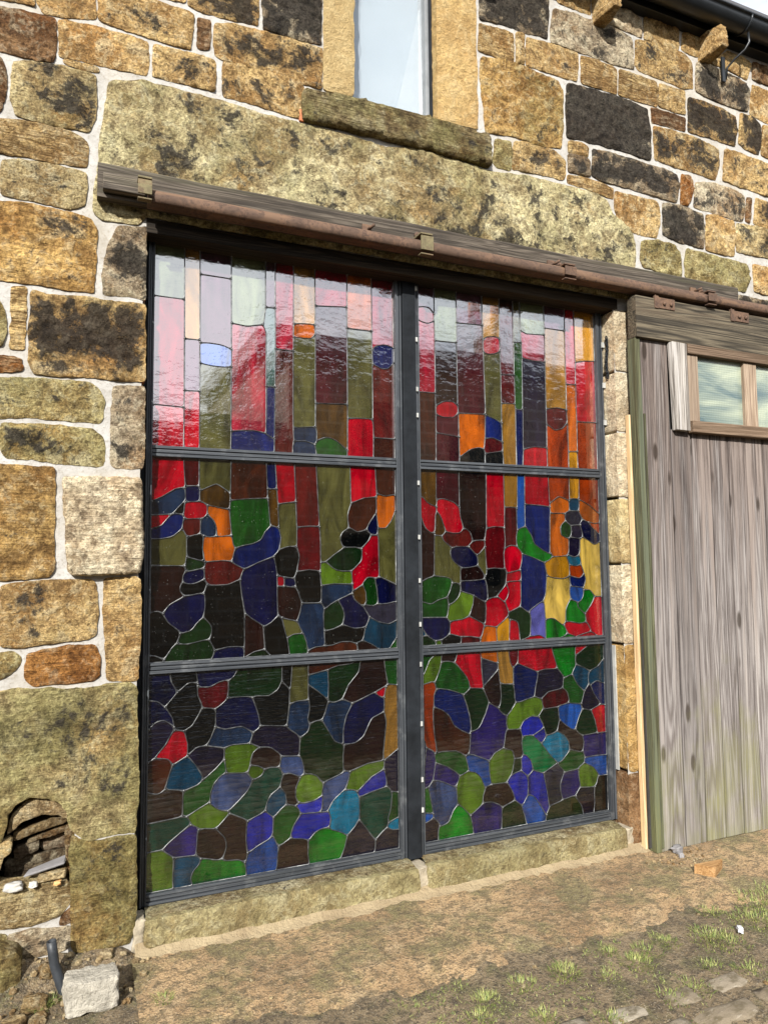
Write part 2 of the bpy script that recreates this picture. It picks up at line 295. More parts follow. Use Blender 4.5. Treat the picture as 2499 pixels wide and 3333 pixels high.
# ---------------------------------------------------------------- mesh helpers
def link(name, me, mat, parent=None):
    o = bpy.data.objects.new(name, me); COL.objects.link(o)
    if mat is not None: me.materials.append(mat)
    if parent is not None: o.parent = parent
    return o
def tag(o, label=None, cat=None, group=None, kind=None):
    if label: o['label'] = label
    if cat: o['category'] = cat
    if group: o['group'] = group
    if kind: o['kind'] = kind
    return o
def empty(name, loc, label, cat, group=None):
    o = bpy.data.objects.new(name, None); COL.objects.link(o); o.location = loc; o.empty_display_size = .1
    bpy.context.view_layer.update()
    return tag(o, label, cat, group)
def adopt(o, parent):
    o.parent = parent; o.matrix_parent_inverse = Matrix.Translation(parent.location).inverted() if parent.parent is None else Matrix.Identity(4)
    return o
def from_bm(name, bm, mat, parent=None, smooth=False):
    me = bpy.data.meshes.new(name); bm.normal_update(); bm.to_mesh(me); bm.free()
    if smooth:
        for p in me.polygons: p.use_smooth = True
    o = link(name, me, mat)
    if parent is not None: adopt(o, parent)
    return o
def bm_box(bm, a, b, bev=0.0, jit=0.0):
    ps = [(x, y, z) for x in (a[0], b[0]) for y in (a[1], b[1]) for z in (a[2], b[2])]
    vs_ = [bm.verts.new(Vector(p) + Vector((random.uniform(-jit, jit), random.uniform(-jit, jit), random.uniform(-jit, jit)))) for p in ps]
    fs = [bm.faces.new([vs_[i] for i in f]) for f in ((0, 1, 3, 2), (4, 6, 7, 5), (0, 4, 5, 1), (2, 3, 7, 6), (0, 2, 6, 4), (1, 5, 7, 3))]
    bmesh.ops.recalc_face_normals(bm, faces=fs)
    if bev:
        es = list({e for f in fs for e in f.edges}); bmesh.ops.bevel(bm, geom=es, offset=bev, segments=2, affect='EDGES', profile=.6)
    return vs_
def box(name, a, b, mat, parent=None, bev=.003, jit=0.0):
    bm = bmesh.new(); bm_box(bm, a, b, bev, jit); return from_bm(name, bm, mat, parent)
def prism(name, poly, y0, y1, mat, parent=None, bev=0.0):
    """polygon in x,z extruded from y0 (front) to y1 (back)"""
    bm = bmesh.new(); f = [bm.verts.new((x, y0, z)) for x, z in poly]; k = [bm.verts.new((x, y1, z)) for x, z in poly]; n = len(poly)
    bm.faces.new(f); bm.faces.new(k[::-1])
    for i in range(n): bm.faces.new((f[i], k[i], k[(i + 1) % n], f[(i + 1) % n]))
    bmesh.ops.recalc_face_normals(bm, faces=bm.faces[:])
    if bev: bmesh.ops.bevel(bm, geom=bm.edges[:], offset=bev, segments=2, affect='EDGES', profile=.6)
    return from_bm(name, bm, mat, parent)
def tube(name, pts, rad, mat, parent=None, seg=10, cap=True, hollow=0.0):
    bm = bmesh.new(); rings = []
    P = [Vector(p) for p in pts]; rs = rad if isinstance(rad, (list, tuple)) else [rad] * len(P)
    for i, p in enumerate(P):
        d = (P[min(i + 1, len(P) - 1)] - P[max(i - 1, 0)]).normalized(); u = d.orthogonal().normalized() if i == 0 else (u - d * u.dot(d)).normalized(); w = d.cross(u)
        rings.append([bm.verts.new(p + (u * math.cos(2 * math.pi * k / seg) + w * math.sin(2 * math.pi * k / seg)) * rs[i]) for k in range(seg)])
    for a, b in zip(rings, rings[1:]):
        for k in range(seg): bm.faces.new((a[k], a[(k + 1) % seg], b[(k + 1) % seg], b[k]))
    if hollow:
        ins = [bm.verts.new(v.co + (P[0] - v.co) * hollow) for v in rings[0]]; deep = [bm.verts.new(v.co + (P[1] - P[0])) for v in ins]
        for k in range(seg):
            bm.faces.new((rings[0][(k + 1) % seg], rings[0][k], ins[k], ins[(k + 1) % seg])); bm.faces.new((ins[(k + 1) % seg], ins[k], deep[k], deep[(k + 1) % seg]))
        bm.faces.new(deep); bm.faces.new(rings[-1])
    elif cap: bm.faces.new(rings[0][::-1]); bm.faces.new(rings[-1])
    bmesh.ops.recalc_face_normals(bm, faces=bm.faces[:])
    return from_bm(name, bm, mat, parent, smooth=True)
def fbm(x, y, z, o=4): return noise.fractal(Vector((x, y, z)), .8, 2.1, o)
def poly_sdf(poly, PX, PY):
    d = np.full(PX.shape, 1e9); ins = np.zeros(PX.shape, bool); n = len(poly)
    for i in range(n):
        a = poly[i]; b = poly[(i + 1) % n]; e = b - a; vx = PX - a[0]; vy = PY - a[1]
        t = np.clip((vx * e[0] + vy * e[1]) / (e @ e + 1e-12), 0, 1); d = np.minimum(d, np.hypot(vx - e[0] * t, vy - e[1] * t))
        ins ^= ((a[1] > PY) != (b[1] > PY)) & (PX < (b[0] - a[0]) * (PY - a[1]) / (b[1] - a[1] + 1e-15) + a[0])
    return np.where(ins, -d, d)
def rough_outline(poly, sp, amp, seed, grow=0.0):
    P = np.array(poly, float)
    if np.sum(P[:, 0] * np.roll(P[:, 1], -1) - P[:, 1] * np.roll(P[:, 0], -1)) < 0: P = P[::-1]
    d = np.hypot(*(np.roll(P, -1, 0) - P).T); s = np.r_[0, np.cumsum(d)]; n = max(12, int(s[-1] / sp)); u = np.arange(n) * s[-1] / n; Pc = np.vstack([P, P[:1]])
    L = np.stack([np.interp(u, s, Pc[:, 0]), np.interp(u, s, Pc[:, 1])], 1)
    L = (np.roll(L, 1, 0) + 3 * L + np.roll(L, -1, 0)) / 5
    T = np.roll(L, -1, 0) - np.roll(L, 1, 0); T /= (np.hypot(*T.T)[:, None] + 1e-9); N = np.stack([T[:, 1], -T[:, 0]], 1)
    k = np.array([fbm(x * 16, seed * 3.1, z * 16, 4) for x, z in L]); k2 = np.array([fbm(x * 60, seed, z * 60, 2) for x, z in L]); return L + N * (k * amp + k2 * amp * .4 + grow)[:, None]
def stone(name, poly, tone, soot, moss, strata, parent, sp=.016, proud=.02, edge=.028, rough=.007, back=.05, seed=None, y0=.0, amp=.005, sx=1.0, grow=0.0):
    """a dressed or rough block: outline in x,z, face bulging towards -y"""
    seed = random.random() * 50 if seed is None else seed
    L = rough_outline(poly, sp, amp, seed, grow); nb = len(L)
    lo = L.min(0); hi = L.max(0); g = sp * 1.05
    gx, gz = np.meshgrid(np.arange(lo[0], hi[0], g), np.arange(lo[1], hi[1], g)); gx = gx + (np.arange(gx.shape[0]) % 2)[:, None] * g * .5
    sd = poly_sdf(L, gx, gz); m = sd < -sp * .55
    pts = [Vector((float(a), float(b))) for a, b in L] + [Vector((float(a), float(b))) for a, b in zip(gx[m], gz[m])]
    dist = [0.0] * nb + [float(-v) for v in sd[m]]
    vo, eo, fo, ov, _, _ = geometry.delaunay_2d_cdt(pts, [], [list(range(nb))], 1, 1e-5)
    verts = []; rim = []
    for i, v in enumerate(vo):
        d = dist[ov[i][0]] if ov[i] else 0.0
        e = min(d / edge, 1.0); prof = math.sqrt(max(0, 1 - (1 - e) ** 2))
        ch_ = noise.voronoi(Vector((v.x * 13, seed, v.y * 13 * sx)))[0]; ch2 = noise.voronoi(Vector((v.x * 34, seed + 3, v.y * 34 * sx)))[0]
        h = proud * (.5 + .5 * prof) + rough * (.4 + .6 * prof) * (1.1 * (ch_[1] - ch_[0]) - .5 + .45 * (ch2[0] - .45)) + rough * (.3 + .7 * prof) * (fbm(v.x * 7, seed, v.y * 7 * sx, 5) * .9 + .55 * fbm(v.x * 32, seed + 9, v.y * 32 * sx, 4))
        if strata > .3: h += prof * strata * .005 * fbm(v.x * 7, seed, v.y * 55, 4)
        h = max(h, .0055 if d > .004 else .002); verts.append((v.x, y0 - h, v.y)); rim.append(min(1.0, d / .05))
    faces = [tuple(f) for f in fo]
    inv = {}
    for i, ol in enumerate(ov):
        for q in ol: inv[q] = i
    ring = [inv[i] for i in range(nb)]; base = len(verts)
    for i in ring: verts.append((verts[i][0], y0 + back, verts[i][2])); rim.append(0.0)
    dup = len(verts)
    for i in ring: verts.append(verts[i]); rim.append(0.0)
    for k in range(nb):
        a, b = ring[k], ring[(k + 1) % nb]
        if a != b: faces.append((dup + (k + 1) % nb, dup + k, base + k, base + (k + 1) % nb))
    me = bpy.data.meshes.new(name); me.from_pydata(verts, [], faces); me.update()
    at = me.attributes.new('rim', 'FLOAT', 'POINT'); at.data.foreach_set('value', rim)
    for p in me.polygons: p.use_smooth = True
    o = link(name, me, M['stone']); o['tone'] = list(tone); o['soot'] = soot; o['moss'] = moss; o['strata'] = strata
    if parent is not None: adopt(o, parent)
    return o
def rock(name, c, r, mat, parent=None, seed=0, flat=1.0, rot=0.0, amp=.35, sub=3):
    bm = bmesh.new(); bmesh.ops.create_icosphere(bm, subdivisions=sub, radius=1)
    for v in bm.verts:
        k = 1 + amp * fbm(v.co.x * 1.6 + seed, v.co.y * 1.6, v.co.z * 1.6, 3); q = Vector((max(-.72, min(.72, v.co.x)) * r[0], max(-.72, min(.72, v.co.y)) * r[1], max(-.7, min(.7, v.co.z)) * r[2] * flat)) * k
        q = Matrix.Rotation(rot, 3, 'Z') @ q; v.co = q + Vector(c)
    o = from_bm(name, bm, mat, parent, smooth=True)
    if mat is M['stone']: o['tone'] = [.34, .25, .13]; o['soot'] = .15; o['moss'] = .1; o['strata'] = .2
    return o

TONE = dict(g=(.56, .40, .19), p=(.58, .48, .27), b=(.24, .14, .07), o=(.42, .20, .06), y=(.50, .33, .13), v=(.46, .40, .20), k=(.42, .36, .27), c=(.66, .58, .44))
# wall stones: tone, soot, moss, strata, outline x,z in mm on the wall face
STONES = [
 ('g', 0.1, 0.0, 0.0, [-608,3762,-457,3811,-457,3759,-529,3758,-581,3747,-607,3743]),
 ('g', 0.1, 0.0, 0.2, [-451,3821,-233,3891,-229,3774,-346,3746,-422,3743,-446,3775]),
 ('g', 0.35, 0.0, 0.3, [-219,3912,-24,3934,163,3920,169,3900,156,3751,86,3752,-29,3756,-140,3764,-217,3778]),
 ('b', 0.3, 0.0, 0.6, [183,3909,241,3910,237,3774,188,3769]),
 ('g', 0.7, 0.0, 0.2, [146,4031,454,4131,458,4079,450,3951,333,3942,210,3939,146,3954]),
 ('k', 0.7, 0.0, 0.1, [471,4137,751,4228,755,3947,669,3940,476,3941]),
 ('g', 0.2, 0.0, 0.0, [-2,3991,134,4027,134,3958,52,3954,-1,3953]),
 ('b', 0.25, 0.0, 0.2, [-606,3716,-482,3728,-380,3728,-375,3646,-380,3541,-457,3531,-576,3536,-601,3537]),
 ('g', 0.2, 0.0, 0.2, [-370,3731,-255,3742,-103,3742,-21,3733,-16,3668,-23,3583,-101,3579,-217,3579,-294,3577,-360,3575]),
 ('g', 0.3, 0.0, 0.5, [-346,3565,-216,3569,-209,3545,-279,3537,-346,3549]),
 ('g', 0.5, 0.0, 0.1, [2,3727,133,3736,260,3729,267,3671,261,3588,166,3588,0,3585,-1,3656]),
 ('g', 0.55, 0.0, 0.4, [259,3898,333,3924,476,3928,686,3931,760,3930,754,3731,669,3731,502,3740,301,3745,264,3756,252,3830]),
 ('g', 0.5, 0.05, 0.3, [301,3736,400,3751,545,3756,651,3740,669,3708,651,3560,528,3565,401,3577,298,3576,292,3652]),
 ('b', 0.3, 0.0, 0.0, [-601,3502,-575,3510,-555,3484,-547,3433,-548,3356,-569,3286,-594,3276]),
 ('p', 0.5, 0.25, 0.0, [-526,3504,-444,3523,-342,3532,-223,3529,-221,3409,-226,3328,-246,3279,-350,3274,-445,3278,-517,3283,-529,3346,-531,3453]),
 ('g', 0.1, 0.0, 1.0, [-594,3253,-504,3268,-404,3269,-302,3262,-249,3235,-246,3188,-250,3128,-367,3122,-487,3122,-565,3120,-590,3114]),
 ('p', 0.35, 0.1, 0.0, [-554,3089,-500,3104,-367,3114,-253,3104,-249,3046,-254,2967,-309,2937,-397,2947,-509,2947,-557,2953,-562,3019]),
 ('y', 0.4, 0.05, 0.0, [-585,2921,-495,2935,-396,2928,-295,2928,-232,2913,-207,2874,-208,2750,-216,2609,-302,2608,-422,2613,-551,2609,-576,2605]),
 ('k', 0.65, 0.1, 0.0, [-126,2901,-17,2917,-17,2781,-17,2603,-78,2614,-178,2607,-183,2692,-160,2828]),
 ('k', 0.9, 0.0, 0.1, [1623,4512,2055,4653,2064,4526,2046,4365,1913,4352,1762,4359,1625,4343]),
 ('g', 0.1, 0.0, 0.7, [1619,4315,1726,4327,1830,4322,1826,4154,1722,4161,1612,4166]),
 ('g', 0.05, 0.0, 0.3, [1848,4333,1895,4336,1894,4168,1843,4159]),
 ('g', 0.3, 0.0, 0.3, [1913,4326,2082,4338,2251,4333,2255,4269,2238,4167,2089,4164,1908,4167]),
 ('k', 0.4, 0.0, 0.0, [2095,4544,2180,4562,2343,4560,2502,4568,2631,4544,2651,4514,2649,4350,2492,4342,2315,4345,2123,4351,2074,4345,2077,4440]),
 ('y', 0.3, 0.3, 0.0, [1626,4134,1814,4167,1967,4146,2112,4133,2141,4077,2134,3863,2118,3753,1990,3734,1826,3748,1644,3730,1631,3882,1618,4041]),
 ('v', 0.3, 0.3, 0.0, [1702,3708,1797,3715,1806,3651,1792,3557,1707,3554,1685,3574]),
 ('g', 0.45, 0.1, 0.4, [1820,3721,1919,3739,2075,3733,2146,3686,2144,3612,2130,3573,1974,3576,1804,3565]),
 ('g', 0.1, 0.0, 0.0, [2093,4635,2349,4717,2350,4593,2273,4591,2131,4595]),
 ('c', 0.15, 0.0, 0.0, [2517,4690,2616,4712,2714,4678,2729,4637,2720,4566,2599,4571,2460,4582,2461,4619]),
 ('g', 0.1, 0.0, 0.0, [2748,4698,2840,4726,2955,4720,3013,4695,3006,4575,2901,4568,2742,4563]),
 ('g', 0.1, 0.0, 0.2, [3042,4689,3133,4716,3186,4699,3173,4571,3089,4566,3030,4582]),
 ('g', 0.4, 0.05, 0.0, [2674,4539,2833,4567,3041,4562,3110,4525,3107,4354,3029,4334,2879,4344,2688,4352,2662,4381]),
 ('k', 0.6, 0.0, 0.1, [3147,4530,3232,4540,3368,4539,3558,4513,3594,4473,3565,4324,3456,4321,3281,4324,3130,4342]),
 ('g', 0.2, 0.0, 0.1, [3258,4561,3415,4678,3568,4673,3618,4638,3572,4536,3432,4557]),
 ('b', 0.2, 0.0, 0.1, [3633,4672,3779,4672,3917,4680,3907,4546,3770,4550,3619,4549]),
 ('g', 0.2, 0.0, 0.0, [3617,4514,3767,4509,3905,4510,3887,4270,3674,4297,3584,4314]),
 ('g', 0.05, 0.0, 1.0, [2278,4326,2387,4330,2523,4320,2526,4254,2515,4162,2401,4167,2272,4164]),
 ('g', 0.1, 0.0, 1.0, [2545,4321,2687,4324,2820,4315,2828,4244,2819,4169,2679,4160,2533,4167]),
 ('g', 0.25, 0.0, 0.6, [2843,4317,3040,4318,3038,4169,2916,4166,2830,4176]),
 ('k', 1.0, 0.0, 0.0, [2175,4133,2297,4149,2506,4151,2657,4145,2744,4132,2761,4009,2752,3824,2578,3833,2347,3833,2165,3824,2160,3976]),
 ('b', 0.2, 0.0, 1.0, [2773,4148,2903,4149,3036,4145,3032,4065,2899,4061,2774,4058]),
 ('g', 0.75, 0.0, 0.0, [3068,4288,3170,4295,3328,4288,3452,4262,3466,4179,3440,4067,3254,4071,3056,4071]),
 ('g', 0.65, 0.0, 0.2, [3505,4294,3609,4301,3672,4267,3673,4179,3645,4051,3529,4068,3473,4094]),
 ('g', 0.05, 0.0, 0.0, [3692,4267,3886,4259,3871,4047,3736,4051,3672,4062]),
 ('g', 0.5, 0.0, 0.0, [2784,4038,2921,4048,3096,4048,3251,4028,3300,4016,3300,3912,3263,3810,3096,3821,2910,3827,2786,3836]),
 ('g', 0.5, 0.0, 0.2, [3350,4027,3463,4034,3656,4019,3868,4007,3853,3796,3641,3803,3449,3811,3325,3823]),
 ('g', 0.05, 0.0, 0.6, [2174,3805,2244,3817,2304,3797,2302,3745,2172,3741]),
 ('k', 0.5, 0.0, 0.1, [2166,3728,2242,3740,2312,3730,2313,3633,2238,3629,2168,3631]),
 ('k', 0.75, 0.0, 0.2, [2335,3796,2470,3800,2684,3795,2862,3789,2953,3773,2961,3711,2938,3607,2786,3612,2547,3621,2380,3625,2324,3639]),
 ('g', 0.15, 0.0, 1.0, [2157,3612,2277,3616,2400,3612,2472,3597,2469,3532,2397,3543,2275,3557,2156,3566]),
 ('o', 0.1, 0.0, 0.2, [2989,3794,3059,3795,3075,3762,3064,3668,3031,3602,2973,3604]),
 ('c', 0.55, 0.0, 0.0, [3098,3762,3262,3792,3435,3780,3503,3756,3504,3670,3473,3584,3311,3596,3078,3607]),
 ('b', 0.1, 0.0, 0.5, [3522,3755,3567,3754,3537,3591,3499,3594]),
 ('g', 0.45, 0.0, 0.0, [3600,3766,3850,3757,3837,3578,3704,3588,3576,3598]),
 ('g', 0.15, 0.0, 0.0, [2482,3582,2610,3586,2785,3585,2810,3537,2806,3447,2774,3367,2664,3360,2537,3381,2496,3408,2478,3490]),
 ('k', 0.75, 0.0, 0.0, [2835,3582,2966,3594,3141,3573,3155,3512,3141,3363,2943,3370,2826,3393]),
 ('g', 0.05, 0.0, 0.0, [3171,3579,3274,3589,3397,3575,3403,3482,3389,3354,3260,3351,3158,3357]),
 ('p', 0.5, 0.0, 0.0, [3421,3570,3574,3579,3837,3568,3824,3392,3613,3391,3410,3385]),
 ('v', 0.35, 0.3, 0.0, [2663,3324,2774,3352,2907,3340,2951,3294,2955,3161,2831,3159,2667,3177,2647,3217]),
 ('v', 0.2, 0.3, 0.0, [3005,3339,3175,3331,3418,3325,3493,3309,3513,3228,3470,3147,3284,3138,3105,3148,2984,3165,2983,3245]),
 ('g', 0.2, 0.0, 0.2, [3545,3331,3686,3330,3819,3327,3806,3147,3674,3152,3546,3158]),
 ('k', 0.7, 0.0, 0.2, [3374,3114,3468,3118,3804,3109,3795,2993,3511,3003,3368,3008]),
 ('v', 0.3, 0.3, 0.0, [-572,2532,-549,2527,-533,2494,-522,2451,-527,2398,-537,2353,-567,2341]),
 ('g', 0.1, 0.0, 1.0, [-509,2590,-462,2595,-456,2513,-462,2348,-508,2346,-509,2466]),
 ('o', 0.1, 0.0, 1.0, [-566,2311,-498,2314,-467,2308,-464,2263,-512,2253,-564,2250]),
 ('g', 0.6, 0.15, 0.0, [-439,2582,-363,2575,-258,2583,-149,2580,-17,2587,-15,2412,-15,2265,-101,2257,-227,2261,-348,2254,-423,2256,-442,2298,-443,2430,-441,2515]),
 ('v', 0.3, 0.2, 0.0, [-564,2229,-465,2234,-348,2238,-218,2237,-189,2210,-163,2167,-170,2107,-182,2079,-304,2078,-423,2080,-559,2072]),
 ('v', 0.45, 0.3, 0.0, [-529,2047,-461,2056,-344,2055,-206,2049,-173,2021,-161,1964,-167,1905,-261,1905,-337,1908,-419,1919,-510,1919,-528,1944,-533,1999]),
 ('k', 0.45, 0.05, 0.0, [-135,2229,-79,2238,-15,2237,-12,2041,-14,1900,-95,1899,-137,1904,-140,2078]),
 ('y', 0.15, 0.1, 0.0, [-555,1893,-418,1891,-344,1890,-339,1742,-339,1483,-354,1467,-446,1459,-543,1457]),
 ('c', 0.0, 0.0, 0.0, [-312,1848,-178,1857,-26,1859,-17,1804,-12,1569,-21,1479,-88,1471,-191,1471,-276,1472,-290,1496,-296,1656,-308,1765]),
 ('g', 0.35, 0.15, 0.1, [-513,1431,-483,1443,-369,1450,-199,1451,-183,1429,-175,1329,-181,1238,-207,1222,-325,1211,-458,1201,-511,1212,-519,1320]),
 ('g', 0.3, 0.0, 0.0, [-154,1455,-46,1460,-23,1448,-13,1345,-16,1168,-25,1050,-82,1050,-135,1058,-145,1175,-155,1350]),
 ('v', 0.5, 0.3, 0.0, [-535,1180,-469,1185,-443,1171,-444,1138,-482,1099,-533,1078]),
 ('o', 0.2, 0.0, 0.6, [-420,1174,-344,1191,-246,1198,-182,1195,-165,1151,-162,1081,-184,1062,-283,1056,-398,1054,-422,1083,-425,1128]),
 ('p', 0.35, 0.6, 0.0, [-541,1038,-458,1046,-350,1040,-268,1028,-206,1030,-126,1042,-50,1042,-26,1016,-20,818,-14,635,-23,461,-82,464,-139,460,-195,454,-240,493,-263,520,-269,574,-298,612,-341,639,-395,646,-442,626,-472,591,-481,547,-488,491,-525,469]),
 ('y', 0.35, 0.6, 0.0, [-251,483,-206,456,-150,444,-81,452,-23,452,-15,274,-18,120,-40,48,-109,45,-198,49,-240,61,-251,200,-254,345,-258,432]),
 ('p', 0.1, 0.1, 0.7, [-522,346,-414,338,-264,323,-252,287,-254,235,-289,196,-384,181,-487,185,-518,188]),
 ('b', 0.2, 0.0, 0.3, [-278,194,-248,217,-245,162,-285,161]),
 ('k', 0.45, 0.2, 0.0, [-461,157,-383,164,-250,149,-246,85,-291,66,-402,62,-449,105]),
 ('p', 0.1, 0.1, 0.2, [-526,478,-487,486,-459,493,-463,454,-484,440,-502,371,-522,363]),
 ('v', 0.4, 0.3, 0.2, [-517,169,-466,164,-455,106,-516,130]),
]
CREAM = 70
LINTEL = [-165,3520,-48,3556,57,3555,294,3553,486,3537,633,3538,739,3537,868,3536,1078,3520,1258,3552,1361,3546,1531,3535,1684,3524,1914,3548,2154,3546,2355,3545,2431,3507,2473,3434,2559,3402,2604,3350,2617,3265,2600,3050,2560,2966,1800,2960,1000,2963,300,2960,-20,2961,-50,2920,-197,2915,-226,2949,-227,3011,-209,3157,-201,3302,-185,3418,-179,3492]
